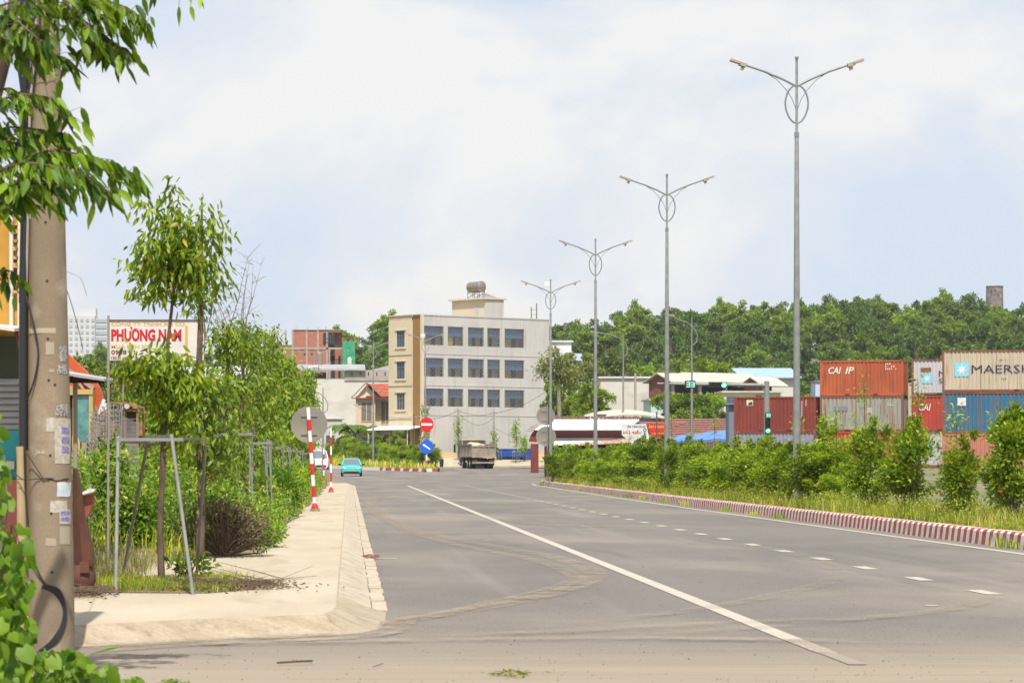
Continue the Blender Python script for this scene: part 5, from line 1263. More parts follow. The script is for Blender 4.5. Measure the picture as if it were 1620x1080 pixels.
# ---------------------------------------------------------------- near left: utility pole, kiosk, machines, billboard
def near_pole():
    Y = 22.5; s = Y/F; prof = [(1036, 81.5, 36.8), (900, 80.8, 36.2), (700, 79, 33.5), (500, 77, 30), (340, 75.5, 27.5), (200, 74, 24.5), (0, 72, 21.5), (-120, 70.5, 19.5)]
    base = P(81.5, 1036, Y); base.z = .0
    t = thing('utility_pole', 'thick concrete utility pole at the left edge with bills, cables and a coil', 'utility pole', base)
    pts = [(PX(c, Y)-base.x, 0, PZ(py, Y)-0) for py, c, r in prof]; rs = [r*s for _, _, r in prof]
    b = MB(); b.tube(pts, rs, 40); b.build('shaft', CONC, t, smooth=True)
    b = MB(); i = 3; b.tube([(PX(76.5, Y)-base.x, 0, PZ(528, Y)), (PX(76.4, Y)-base.x, 0, PZ(520, Y))], [30.9*s, 30.7*s], 40, cap=False); b.build('cast_seam', mat('pole_seam', (.38, .32, .23), .85), t, smooth=True)
    def cr_(py): return np.interp(-py, [-p[0] for p in prof], [p[1] for p in prof]), np.interp(-py, [-p[0] for p in prof], [p[2] for p in prof])
    def patch(name, px0, px1, py0, py1, m, off=.0025, n=6, k=2):
        b = MB(); v = []
        for j in range(k+1):
            py = py0+(py1-py0)*j/k; c, r = cr_(py)
            for i in range(n+1):
                px = px0+(px1-px0)*i/n + (jit(.8) if i in (0, n) else 0); q = max(-.995, min(.995, (px-c)/r)); a = math.asin(q); rr = r*s+off
                v.append((PX(c, Y)-base.x+math.sin(a)*rr, -math.cos(a)*rr, PZ(py, Y)+jit(.003)))
        b.add(v, [(j*(n+1)+i, (j+1)*(n+1)+i, (j+1)*(n+1)+i+1, j*(n+1)+i+1) for j in range(k) for i in range(n)])
        return b.build(name, m, t, smooth=True)
    PAP = mat('torn_paper', (.46, .43, .38), .9, (.34, .29, .22), 30); PB = mat('printed_paper', (.42, .40, .36), .9, (.10, .09, .09), 90, lo=.45, hi=.55); PW = mat('pale_blue_paper', (.42, .50, .55), .9, (.6, .58, .54), 20)
    PU = mat('purple_ink', (.14, .11, .33), .9, (.4, .37, .42), 120, lo=.5, hi=.6)
    patch('poster', 96, 106.2, 548, 572, PB); patch('poster', 93.5, 107, 577, 592, PB)
    patch('poster', 91, 109, 640, 658, PB); patch('poster', 77, 91, 661, 683, PAP); patch('poster', 90, 111.5, 662, 733, PAP)
    for py in (676, 691, 706): patch('poster_print', 100, 110, py, py+10, PU, .004)
    patch('poster', 93, 112, 762, 785, PW); patch('poster', 83, 108, 791, 810, PAP); patch('poster', 97, 112.5, 805, 828, PAP, .003)
    for py in (808, 817): patch('poster_print', 99, 111, py, py+6, PU, .0045)
    patch('glue_patch', 76, 88, 542, 562, mat('glue_patch', (.34, .29, .22), .9), .002); patch('glue_patch', 81, 89, 585, 590, mat('glue_patch', (.34,.29,.22), .9), .002); patch('glue_patch', 98, 112, 832, 860, mat('glue_patch', (.34,.29,.22), .9), .002); patch('glue_patch', 76, 92, 850, 862, mat('glue_patch', (.34,.29,.22), .9), .002)
    for (px, py) in ((75, 354), (77.5, 446), (79, 537), (80.5, 602), (90, 609), (83, 720), (84.5, 811), (86, 903)):
        c, r = cr_(py); a = math.asin((px-c)/r); d = Vector((math.sin(a), -math.cos(a), 0)); o = Vector((PX(c, Y)-base.x, 0, PZ(py, Y)))
        b = MB(); b.disc(o+d*(r*s+.001), d, 1.9*s*1.1, 12, .004); b.build('bolt_hole', DARK, t)
    text('lettering', '24-40', 16*s, 6*s, mat('chalk_mark', (.50, .46, .38), .9), t, (PX(67.5, Y)-base.x, -math.sqrt(1-.34**2)*33.8*s-.006, PZ(715, Y)), ux=(.95, -.3, 0))
    # cable bundle and conduit
    CB = mat('cable_black', (.022, .022, .026), .45); 
    def q(px, py, dy=-.02): return (PX(px, Y)-base.x, dy, PZ(py, Y))
    b = MB(); b.tube([q(37.5, -110), q(40, 150), q(40, 340), q(38, 500), q(37.5, 712)], 7.5*s, 12); b.build('cable_bundle', CB, t, smooth=True)
    for i, (a, c, d) in enumerate(((47, 50, 45), (52, 56, 46), (57, 60, 46), (64, 66, 47), (30, 25, 36))):
        b = MB(); b.tube([q(a, -110, -.1), q(c, 60, -.12), q(d+4, 170, -.12), q(d, 330, -.06), q(d-4, 480, -.03)], (1.6+.4*(i % 3))*s, 8); b.build('cable', CB if i != 2 else BEAM, t, smooth=True)
    b = MB(); b.tube([q(34.5, 706, -.03), q(35, 720, -.03), q(36, 960, -.03), q(36, 1040, -.03)], [8.6*s, 8.0*s, 8.0*s, 8.0*s], 14); b.build('conduit', mat('yellowed_conduit', (.44, .33, .17), .6, (.36, .27, .14), 3), t, smooth=True)
    b = MB(); pts = catmull([q(44, 470, -.1), q(58, 520, -.155), q(64, 560, -.16), q(58, 600, -.15), q(45, 632, -.1)], 6); b.tube(pts, 1.6*s, 7); b.build('cable', CB, t, smooth=True)
    b = MB(); pts = catmull([q(41, 705, -.1), q(43, 780, -.1), q(50, 860, -.14), q(62, 900, -.17), q(80, 930, -.18)], 6); b.tube(pts, 2.0*s, 7); b.build('cable', CB, t, smooth=True)
    for k in range(4):
        b = MB(); pts = catmull([q(70+k, 926-k, -.18), q(92+k*1.8, 938-k*2, -.17), q(103+k*1.2, 962, -.14), q(100+k*1.6, 985, -.15), q(86+k*2, 1010+k, -.18), q(62, 1030+k*2, -.17)], 8); b.tube(pts, 2.1*s, 7); b.build('cable_coil', CB, t, smooth=True)
    b = MB(); b.tube([q(30, 757, -.1), q(45, 758, -.14), q(80, 756, -.185), q(112, 758, -.1)], .8*s, 5); b.tube([q(46, 718, -.13), q(60, 738, -.17), q(72, 756, -.185), q(95, 760, -.16), q(110, 756, -.1)], .8*s, 5); b.tube([q(20, 745, -.05), q(38, 758, -.12)], .8*s, 5); b.build('tie_wire', CB, t)
    b = MB(); b.tube([q(55, 123, -.13), q(75, 121, -.16), q(95, 122, -.1)], .6*s, 5); b.tube([q(68, 100, -.16), q(78, 140, -.16)], .6*s, 5); b.build('tie_wire', CB, t)
near_pole()
wire('thin slack wire hanging right of the thick pole towards the tower', P(104, 455, 24), P(131, 552, 30), -.05, .004)
b = MB(); b.tube([P(106, 430, 23), P(118, 434, 23.2), P(128, 440, 23.4), P(134, 455, 23.6), P(137, 468, 23.8)], .003, 5); tag(b.build('wire_stub', WALLB, None), 'thin white curl of wire against the sky beside the thick pole', 'wire')
def kiosk():
    Y = 30; s = Y/F; t = thing('shop_kiosk', 'yellow-topped kiosk with grey roller shutter and teal base at the left edge', 'kiosk', (PX(-160, Y), Y, .15)); x0 = PX(-160, Y)
    X = lambda px: PX(px, Y)-x0; Z = lambda py: PZ(py, Y)-.15
    b = MB(); b.box(0, .3, 0, X(33), 3.0, Z(335)); b.build('wall', mat('ochre_kiosk_wall', (.45, .24, .04), .7, (.36, .19, .03), 1.5), t)
    b = MB(); 
    for px in (14, 27): b.tube([(X(px), .22, Z(515)), (X(px), .22, Z(330))], 3.5*s, 10)
    b.build('drain_pipe', WALLW, t)
    b = MB(); b.box(X(16), .24, Z(470), X(30), .29, Z(335))
    for i in range(9): b.box(X(17), .2, Z(462)+i*.09, X(29), .238, Z(462)+i*.09+.03+.02*(i % 2))
    b.build('carved_panel', mat('gilded_carving', (.48, .27, .05), .5, (.12, .06, .02), 22, lo=.42, hi=.6), t)
    b = MB(); b.add([(X(-100), -.7, Z(506)), (X(35), -.7, Z(524)), (X(35), .3, Z(515)), (X(-100), .3, Z(500)), (X(-100), -.7, Z(510)), (X(35), -.7, Z(529)), (X(35), .3, Z(520)), (X(-100), .3, Z(505))], [(0, 1, 2, 3), (4, 7, 6, 5), (0, 4, 5, 1), (1, 5, 6, 2)]); b.build('canopy', WALLW, t)
    b = MB(); b.bar((X(20), .2, Z(517)), (X(34), .0, Z(560)), .03); b.build('strut', WOOD, t)
    b = MB(); b.box(0, .26, Z(598), X(33), .295, Z(530)); b.build('under_canopy_board', mat('dark_green_board', (.04, .05, .03), .8), t)  # dark green board between canopy and shutter
    for i in range(8):
        b = MB(); z0 = Z(679)+i*10.2*s; b.prism([(.22, z0), (.20, z0+4*s), (.25, z0+9.6*s), (.28, z0+9.6*s), (.28, z0)], 'x', 0, X(32)); b.build('shutter_slat', mat('shutter_grey', (.36, .37, .38), .5, (.30, .31, .32), 4), t)
    b = MB(); b.box(0, .2, Z(757), X(33), .298, Z(680)); b.build('teal_panel', mat('teal_panel', (.02, .30, .33), .6, (.03, .24, .27), 2), t)
    b = MB(); b.box(X(8), .14, Z(742), X(20), .19, Z(729)); b.box(X(28), .1, 0, X(33.5), .19, Z(690)); b.build('pale_post', WALLW, t)
    b = MB(); b.box(0, .1, 0, X(33), .298, Z(758)); b.build('maroon_base', mat('maroon_base', (.15, .04, .03), .8), t)
kiosk()
def lean_to():
    Y = 36; t = thing('lean_to_roof', 'dark sheet lean-to roof edge jutting right of the thick pole', 'roof', (PX(100, Y), Y, .15)); x0 = PX(100, Y); X = lambda px: PX(px, Y)-x0; Z = lambda py: PZ(py, Y)-.15
    b = MB(); b.add([(X(60), -.6, Z(584)), (X(169), -.4, Z(600)), (X(169), 2.5, Z(592)), (X(60), 2.5, Z(574)), (X(60), -.6, Z(587)), (X(169), -.4, Z(604)), (X(169), 2.5, Z(596)), (X(60), 2.5, Z(578))], [(0, 1, 2, 3), (4, 7, 6, 5), (0, 4, 5, 1), (1, 5, 6, 2)]); b.build('roof_sheet', ZINC, t)
    b = MB(); b.prism([(X(60), Z(588)), (X(168), Z(604)), (X(168), Z(607)), (X(60), Z(606))], 'y', -.3, -.26); b.build('fascia', mat('dark_fascia', (.03, .02, .02), .8), t)
    b = MB(); b.tube([(X(171), 0, 0), (X(171.5), 0, Z(500))], .016, 8); b.tube([(X(120), 0, 0), (X(119), 0, Z(605))], .03, 8); b.tube([(X(60), 2.2, 0), (X(60), 2.2, Z(580))], .04, 8); b.build('post', mat('dull_post', (.25, .23, .20), .7), t)
lean_to()
def excavator():
    Y = 62; s = Y/F; x0 = PX(130, Y); t = thing('excavator', 'orange excavator with yellow cab frame behind wire mesh', 'excavator', (x0, Y, .15)); X = lambda px: PX(px, Y)-x0; Z = lambda py: PZ(py, Y)-.15
    og = mat('excavator_orange', (.50, .09, .02), .6, (.40, .07, .02), 2); yl = mat('cab_pale_yellow', (.50, .36, .13), .6, (.4, .27, .1), 2)
    b = MB()
    P_ = [(X(60), Z(520)), (X(104), Z(556)), (X(134), Z(584)), (X(158), Z(612)), (X(170), Z(650)), (X(165), Z(662)), (X(150), Z(640)), (X(128), Z(618)), (X(100), Z(605)), (X(60), Z(575))]
    b.prism(P_, 'y', -.25, .25); b.build('boom', og, t)
    b = MB(); b.bar((X(100), -.3, Z(578)), (X(150), -.3, Z(615)), .09); b.bar((X(118), -.3, Z(592)), (X(160), -.3, Z(655)), .06); b.build('hydraulic_ram', mat('ram_steel', (.4, .3, .25), .4, metal=.5), t)
    b = MB(); b.box(X(108), -.8, Z(760), X(112), .8, Z(620)); b.box(X(120.5), -.8, Z(760), X(123.5), .8, Z(620)); b.box(X(120), -.82, Z(625), X(152), .8, Z(617)); b.box(X(146), -.8, Z(700), X(152), .8, Z(625)); b.box(X(106), -.85, Z(626), X(121), .8, Z(612)); b.build('cab_frame', yl, t)
    b = MB(); b.box(X(124), -.76, Z(700), X(146), -.72, Z(626)); b.build('cab_window', mat('cab_glass_teal', (.05, .16, .16), .12, (.12, .3, .27), 3, spec=.8), t)
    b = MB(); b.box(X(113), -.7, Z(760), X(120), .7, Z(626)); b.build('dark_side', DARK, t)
    b = MB(); b.prism([(X(121), Z(745)), (X(121), Z(690)), (X(127), Z(686)), (X(133), Z(700)), (X(134), Z(745))], 'y', -.95, -.78); b.build('seat_back', yl, t)
    b = MB(); b.box(X(110), -1.2, .5, X(190), 1.2, Z(725)); b.box(X(150), -1, Z(725), X(200), 1.0, Z(668)); b.build('engine_body', mat('dusty_brown_body', (.26, .16, .09), .8, (.16, .1, .07), 2), t)
    b = MB()
    for yy in (-1.4, .9): b.prism([(X(100), .1), (X(205), .1), (X(212), .4), (X(205), .75), (X(100), .75), (X(93), .4)], 'y', yy, yy+.5)
    b.build('track', DARK, t)
    Y = 52; s = Y/F; x0 = PX(205, Y); t = thing('rusty_bulldozer', 'rusty old machine with canopy and round lamp behind the staked tree', 'bulldozer', (x0, Y, .15)); X = lambda px: PX(px, Y)-x0; Z = lambda py: PZ(py, Y)-.15
    ru = mat('machine_rust', (.27, .13, .06), .9, (.16, .08, .05), 4, col3=(.36, .24, .14), sc3=6)
    b = MB(); b.prism([(X(182), Z(640)), (X(183), Z(637)), (X(208), Z(637)), (X(223), Z(644)), (X(223), Z(648)), (X(208), Z(642))], 'y', -.9, .9); b.build('canopy', ru, t)
    b = MB(); 
    for px in (201, 221): b.box(X(px), -.85, .4, X(px+3.2), -.75, Z(642)); b.box(X(px), .7, .4, X(px+3.2), .8, Z(642))
    b.box(X(201), -.86, Z(651), X(223), -.74, Z(648)); b.box(X(188), -.86, Z(706), X(222), -.74, Z(702)); b.box(X(188), -.86, Z(731), X(222), -.74, Z(727)); b.box(X(188), -.85, .4, X(191), -.75, Z(702)); b.build('frame', ru, t)
    b = MB(); b.box(X(205), -.72, Z(700), X(220), -.7, Z(652)); b.box(X(188), -.72, Z(690), X(201), -.7, Z(648)); b.build('mesh_guard', mat('dark_mesh', (.07, .06, .055), .8), t)
    b = MB(); b.tube([(X(207), -.95, Z(644)), (X(207), -.85, Z(644))], 4.2*s, 16); o = b.build('lamp', mat('lamp_glass', (.45, .43, .38), .3), t)
    b = MB(); b.tube([(X(227), -.8, Z(700)), (X(227), -.8, Z(672))], .06, 8); b.box(X(223), -.9, Z(690), X(231), -.6, Z(670)); b.build('exhaust_box', ru, t)
    b = MB(); b.box(X(175), -.7, .3, X(225), .9, Z(735)); b.box(X(216), -.8, .3, X(226), -.6, Z(700)); b.build('body', ru, t)
excavator()
def mesh_panel():
    Y = 45; s = Y/F; x0 = PX(150, Y); t = thing('wire_mesh_roll', 'rolled grey welded wire mesh standing before the excavator', 'wire mesh', (x0, Y, .15)); X = lambda px: PX(px, Y)-x0; Z = lambda py: PZ(py, Y)-.15
    m = mat('mesh_wire_grey', (.28, .26, .24), .7)
    def roll(cx, r, z0, z1, nv, nh, ph, wob):
        b = MB()
        for i in range(nv):
            a = 2*math.pi*i/nv+ph; b.bar((cx+math.cos(a)*r, math.sin(a)*r, z0), (cx+math.cos(a)*r*1.03+.03, math.sin(a)*r, z1+.06*math.sin(a*3)), .009)
        for j in range(nh):
            z = z0+(z1-z0)*j/(nh-1)
            for i in range(nv):
                a = 2*math.pi*i/nv+ph; c = a+2*math.pi/nv; b.bar((cx+math.cos(a)*r, math.sin(a)*r, z+wob*math.sin(a*3+j)), (cx+math.cos(c)*r, math.sin(c)*r, z+wob*math.sin(c*3+j)), .008)
        b.build('mesh', m, t)
    roll(X(173), .17, Z(770), Z(642), 20, 18, 0, .012); roll(X(157), .14, Z(830), Z(652), 16, 24, .4, .012); roll(X(147), .10, Z(850), Z(690), 12, 20, .9, .015)
    b = MB(); 
    for i in range(18): x = X(188+i*1.7); b.bar((x, .3, Z(760)), (x, .3, Z(655+i*.8)), .006)
    for j in range(16): z = Z(755-j*6.2); b.bar((X(188), .3, z), (X(217), .3, z), .006)
    b.build('mesh', m, t)
    b = MB()
    for k in range(5): b.bar((X(158+k*3), -.1, Z(655-k*2)), (X(166+k*2), -.12, Z(632+k*6)), .03, .05)
    b.build('paper_scrap', WALLB, t)
mesh_panel()
def rusty_chute():
    Y = 29.2; s = Y/F; x0 = PX(134, Y); t = thing('rusty_bucket', 'bent dark red rusty steel chute standing behind the thick pole', 'scrap metal', (x0, Y, .15)); X = lambda px: PX(px, Y)-x0; Z = lambda py: PZ(py, Y)-.15
    m = mat('deep_rust', (.115, .042, .025), .75, (.075, .03, .02), 3, col3=(.20, .085, .05), sc3=5, lo3=.6, hi3=.8)
    b = MB(); v = []; rows = [(740, 112, 119), (758, 112, 124), (785, 112, 129), (815, 112, 132), (838, 112, 138), (865, 112, 144), (895, 112, 147)]
    for py, a, c in rows: w_ = (c-a)*s; v += [(X(a), .2, Z(py)), (X(a)+w_*.55, -.05, Z(py)), (X(a)+w_, -.09, Z(py)), (X(c)+.012, .02, Z(py)), (X(c), .25, Z(py))]
    b.add(v, [(5*i+k, 5*i+5+k, 5*i+6+k, 5*i+k+1) for i in range(len(rows)-1) for k in range(4)]+[(0, 1, 2, 3, 4)]); b.build('chute_plate', m, t, smooth=True)
    b = MB(); b.tube([(X(130), .02, Z(893)), (X(131), .02, Z(905)), (X(132), 0, Z(918)), (X(132), 0, Z(926)), (X(130), 0, Z(950))], [.10, .125, .13, .11, .10], 14); b.box(X(128), -.14, Z(905), X(143), -.05, Z(888)); b.build('base_drum', m, t, smooth=True)
    b = MB(); b.prism([(X(128), Z(785)), (X(146), Z(780)), (X(145), Z(800)), (X(134), Z(822)), (X(131), Z(800))], 'y', .12, .3); b.build('flange', mat('red_rust_flange', (.22, .06, .03), .75, (.3, .1, .06), 6), t)
    b = MB(); b.prism([(X(128), Z(783)), (X(148), Z(777)), (X(149), Z(773)), (X(141), Z(773)), (X(128), Z(779))], 'y', .05, .2); b.build('torn_tape', WALLB, t)
rusty_chute()
def billboard():
    Y = 80; s = Y/F; x0 = PX(172, Y); t = thing('billboard', 'white billboard reading PHƯƠNG NAM in red on two posts, behind the trees', 'billboard', (x0, Y, .15)); X = lambda px: PX(px, Y)-x0; Z = lambda py: PZ(py, Y)-.15
    b = MB(); b.box(X(173), 0, Z(570), X(323), .05, Z(507)); b.build('panel', mat('billboard_face', (.58, .55, .50), .7, (.52, .49, .45), 2), t)
    fm = mat('brown_frame', (.12, .06, .045), .7); b = MB(); b.box(X(172), -.03, Z(571.5), X(324), .06, Z(570)); b.box(X(172), -.03, Z(507), X(324), .06, Z(505.5)); b.box(X(172), -.03, Z(570), X(173.2), .06, Z(507)); b.box(X(322.8), -.03, Z(570), X(324), .06, Z(507)); b.build('frame', fm, t)
    b = MB(); b.tube([(X(171.5), .1, 0), (X(171), .1, Z(499))], .033, 8); b.tube([(X(321), .1, 0), (X(321), .1, Z(500))], .033, 8); b.tube([(X(194), .2, 0), (X(194), .2, Z(571))], .02, 8); b.build('post', mat('dull_post', (.25,.23,.20), .7), t)
    def tx(st, a, c, y0, y1, m, bold=.02): text('lettering', st, (c-a)*s, (y1-y0)*s, m, t, ((X(a)+X(c))/2, -.006, (Z(y0)+Z(y1))/2), bold=bold)
    gd = mat('gold_ink', (.50, .33, .06), .6); rd = mat('deep_red_ink', (.42, .015, .02), .6); mr = mat('maroon_ink', (.16, .02, .03), .6)
    tx('CÔNG TY TNHH XD CƠ', 176, 292, 508, 515.5, gd); tx('PHƯƠNG NAM', 176, 287, 517, 540, rd, .05)
    tx('MUA BÁN XE', 176, 236, 544, 551, gd); tx('0938 31', 176, 214, 553.5, 561, mr); tx('135/13', 176, 191, 563.5, 568.5, mr); tx('QL 1A P', 193, 214, 564, 568.5, gd)
    b = MB(); b.box(X(293), -.008, Z(560), X(297), -.002, Z(515)); b.build('yellow_stripe', gd, t)
billboard()
# ---- small litter on the road and walk
b = MB(); b.tube([P(438, 1054, gy(1052))+Vector((0, 0, .03)), P(470, 1053, gy(1052))+Vector((0, 0, .035)), P(494, 1051, gy(1050))+Vector((0, 0, .03))], .008, 6); tag(b.build('fallen_stick', mat('dry_stick', (.09, .06, .04), .9)), 'dark stick lying on the dusty road near the bottom edge', 'stick')
b = MB(); b.tube([P(590, 1056, gy(1056))+Vector((0, 0, .01)), P(606, 1051, gy(1053))+Vector((0, 0, .01))], .003, 5); tag(b.build('fallen_stick', mat('dry_stick', (.09,.06,.04), .9)), 'tiny twig on the road right of the longer stick', 'stick')
rk = mat('red_brick_bits', (.17, .08, .06), .9, (.26, .16, .12), 9)
for i in range(12):
    b = MB(); Yb = gy(884)+jit(.4); x = PX(586+jit(14), Yb); s_ = rnd.uniform(.02, .05); b.box(-s_, -s_, 0, s_, s_*.7, s_*.8)
    o = b.build('brick_fragment', rk, None, (x, Yb, .03), (jit(.3), jit(.3), jit(1.5))); tag(o, 'one of the broken red brick bits lying in the gutter', 'brick bit', 'broken brick bits in the gutter')
# ---------------------------------------------------------------- vegetation
rg = np.random.default_rng(11)
def unit(v): return v/(np.linalg.norm(v, axis=-1, keepdims=True)+1e-9)
def in_ball(n, fill=.6):
    d = unit(rg.normal(size=(n, 3))); return d*(fill+(1-fill)*rg.random((n, 1)))
def plant(name, label, cat, loc, blobs, trunk, nclump, nleaf, ll, lm, clr=.22, droop=.25, limb_r=.02, bark=None, hi=True, wr=.42, group=None, rz=0, hang=.6, crown='crown', flat=1.0, extra=None):
    """trunk: list of (point, radius); blobs: list of (centre, radii, weight); leaves hang in clumps at limb ends"""
    t = thing(name, label, cat, loc, rz, group); bark = bark or BARK
    tb = MB(); tb.tube([p for p, r in trunk], [r for p, r in trunk], 8)
    tp = np.array([p for p, r in trunk], float)
    P_, D_, L_, RV = [], [], [], []; wsum = sum(b[2] for b in blobs)
    for c, rad, wt in blobs:
        n = max(1, int(nclump*wt/wsum)); cs = np.array(c)+in_ball(n, .25)*np.array(rad)
        for q in cs:
            # limb from the trunk at a lower point
            zt = q[2]-rnd.uniform(.15, .5)*max(.2, np.linalg.norm(q[:2]-np.array([np.interp(q[2], tp[:, 2], tp[:, 0]), np.interp(q[2], tp[:, 2], tp[:, 1])])))-.05
            zt = max(tp[0, 2]+.2, min(zt, tp[-1, 2])); o = np.array([np.interp(zt, tp[:, 2], tp[:, 0]), np.interp(zt, tp[:, 2], tp[:, 1]), zt])
            if limb_r > 0:
                mid = (o+q)/2+np.array([jit(.03), jit(.03), jit(.04)]); tb.tube([o, mid, q], [limb_r, limb_r*.6, limb_r*.25], 5, cap=False)
            ax = unit(q-o+np.array([0, 0, .02])); m = int(nleaf*rnd.uniform(.6, 1.4)); 
            u = rg.normal(size=(m, 3))*clr*.5; u[:, 2] *= flat; along = rg.uniform(-.9, .9, (m, 1))*clr
            pos = q+u+ax*along; out = unit(pos-q+ax*.3*clr); d = unit(out*(1-hang)+rg.normal(size=(m, 3))*.35+np.array([0, 0, -hang]))
            P_.append(pos); D_.append(d); L_.append(ll*rg.uniform(.6, 1.25, m)); RV.append(np.clip(rg.normal(.45, .22, m)+jit(.16), 0, 1))
    tb.build('trunk', bark, t, smooth=True)
    P_ = np.concatenate(P_); me = leaf_mesh(crown, P_, np.concatenate(D_), np.concatenate(L_), wr, lm, rg, hi=hi, droop=droop*.5, rv=np.concatenate(RV))
    link(crown, me, t)
    if extra: extra(t)
    return t
def bare_twigs(t, base, n, h, spread, r=.006, name='bare_twig'):
    b = MB()
    for i in range(n):
        p = Vector(base)+Vector((jit(.05), jit(.05), rnd.uniform(-.3, .1))); d = Vector((jit(spread), jit(spread), h*rnd.uniform(.5, 1))); pts = [p]; m = 4
        for k in range(m): p = p+d/m+Vector((jit(.05), jit(.05), jit(.03))); pts.append(p)
        b.tube(pts, [r*(1-.2*k) for k in range(m+1)], 4, cap=False)
        for k in (1, 2, 3, 4):
            for s in range(2):
                q = Vector(pts[k]); e_ = Vector((jit(.28), jit(.2), rnd.uniform(.02, .25))); b.tube([q, q+e_*.5+Vector((0, 0, .02)), q+e_], [r*.5, r*.4, r*.25], 4, cap=False)
    b.build(name, TWIG, t)
# --- sidewalk trees
X1 = PX(256, 31.6)
def t1x(t): bare_twigs(t, (-.05, 0, 3.3), 1, .0, .5, .004)
plant('street_tree', 'young staked tree closest to the camera on the left sidewalk, tall forked crown', 'tree', (X1, 31.6, .15),
      [((.1, 0, 3.72), (.36, .35, .36), 3.6), ((.33, 0, 3.45), (.34, .3, .3), 2.2), ((-.12, 0, 3.42), (.3, .3, .24), 1.6), ((.0, 0, 4.12), (.22, .25, .35), 1.2), ((.38, .05, 3.95), (.28, .25, .22), 1.2),
       ((.0, -.05, 2.33), (.48, .4, .33), 4.4), ((.22, 0, 2.1), (.38, .34, .42), 3.0), ((.28, -.1, 1.65), (.14, .14, .28), .5)],
      [((0, 0, -.05), .042), ((-.02, 0, .6), .036), ((.01, 0, 1.3), .033), ((.03, 0, 2.0), .03), ((.07, 0, 2.7), .02), ((.15, 0, 3.4), .015), ((.18, 0, 3.9), .010)],
      112, 26, .112, LF_TREE, .15, limb_r=.009, hang=.72, droop=.3, hi=2, wr=.36)
rowspec = [(39.5, 316, 300, 'slim street tree with a dead twiggy top, second from the camera', 1), (50, 358, 505, 'street tree with bare leader and dark knotted trunk, third from the camera', 1), (58.5, 383, 500, 'street tree with thin bare twigs on top, fourth along the sidewalk', 1),
           (66, 404, 515, 'leafy street tree fifth along the sidewalk', 0), (74, 418, 520, 'leafy street tree sixth along the sidewalk', 0), (83, 432, 508, 'taller leafy street tree whose light top reaches the brick house', 0), (93, 446, 545, 'round street tree left of the big round sign', 0), (104, 458, 560, 'street tree hidden partly by the big round sign', 0),
           (118, 468, 575, None, 0), (133, 478, 590, None, 0), (150, 489, 572, 'farthest tall street tree leaning right over the big round sign', 0), (166, 484, 600, None, 0)]
for i, (Y, px_, top, label, bare) in enumerate(rowspec):
    x = PX(px_, Y); zt = PZ(top, Y)-.15; g = None
    if label is None: label = 'small street tree far along the left sidewalk behind the striped poles'; g = 'small far street trees'
    if bare and i == 0: bl = [((0, 0, zt-1.3), (.3, .3, .5), 1.6), ((.1, 0, 2.3), (.42, .4, .5), 3), ((.25, 0, 1.5), (.4, .4, .4), 2)]; zt_ = zt
    elif bare: bl = [((.05, 0, zt-.45), (.42, .4, .35), 3), ((.0, 0, zt-1.3), (.42, .4, .45), 1.6), ((.05, 0, zt-2.3), (.45, .4, .5), 1.6), ((0, 0, zt-3.0), (.4, .4, .4), .8)]
    else: bl = [((jit(.1), 0, zt*.86), (.3, .3, zt*.12), 1.4), ((jit(.12), 0, zt*.66), (.44, .44, zt*.15), 2), ((jit(.15), 0, zt*.42), (.48, .48, zt*.16), 1.6)]
    ln_ = .12 if Y < 60 else .14 if Y < 90 else .19
    lean = .5 if Y == 150 else 0
    def ex(t, i=i, zt=zt, Y=Y):
        if i == 0: bare_twigs(t, (.05, 0, 3.3), 5, 1.35, .35, .008)
        elif i in (1, 2): bare_twigs(t, (.02, 0, zt-.3), 5, 1.5, .55, .010)
    plant('street_tree', label, 'tree', (x, Y, .15), bl, [((0, 0, -.05), .062), ((.03, 0, 1.0), .055), ((-.03, 0, 2.0), .05), ((.02+lean*.4, 0, zt*.7), .035), ((.03+lean, 0, zt*.98), .012)],
          int(48+zt*6) if bare else int(38+zt*7), 20, ln_, LF_TREE if i % 2 else LF_LIME, .2, limb_r=.013, hang=.6, group=g, extra=ex if i < 3 else None, hi=Y < 90)
# --- stake frames
STK = mat('stake_grey', (.23, .23, .22), .75, (.17, .17, .155), 4); STW = mat('weathered_rail', (.17, .145, .115), .9, (.22, .2, .175), 5, (4, 1, 1))
def stakes(label, cx, cy, h, w_, group, spread=.1):
    t = thing('tree_stake_frame', label, 'tree support', (cx, cy, .14), 0, group)
    tops = [(-w_/2, -w_/2), (w_/2, -w_/2), (w_/2, w_/2), (-w_/2, w_/2)]
    for k, (x, y) in enumerate(tops):
        ex_ = 1+spread*(1 if k in (1, 3) else .2); b = MB(); b.tube([(x*ex_*(1.15 if k == 1 else 1), y*ex_, -.02), (x*(1 if k != 1 else .85), y, h+.04+.03*(k % 2))], .015, 8); b.build('stake', STK, t, smooth=True)
    for k in range(4):
        a, c = tops[k], tops[(k+1) % 4]; z = h-.02-.045*(k % 2); b = MB(); b.bar((a[0]*1.1, a[1]*1.05, z), (c[0]*1.1, c[1]*1.05, z+.01), .022, .05); b.build('rail', STW if k in (1, 3) else STK, t)
    return t
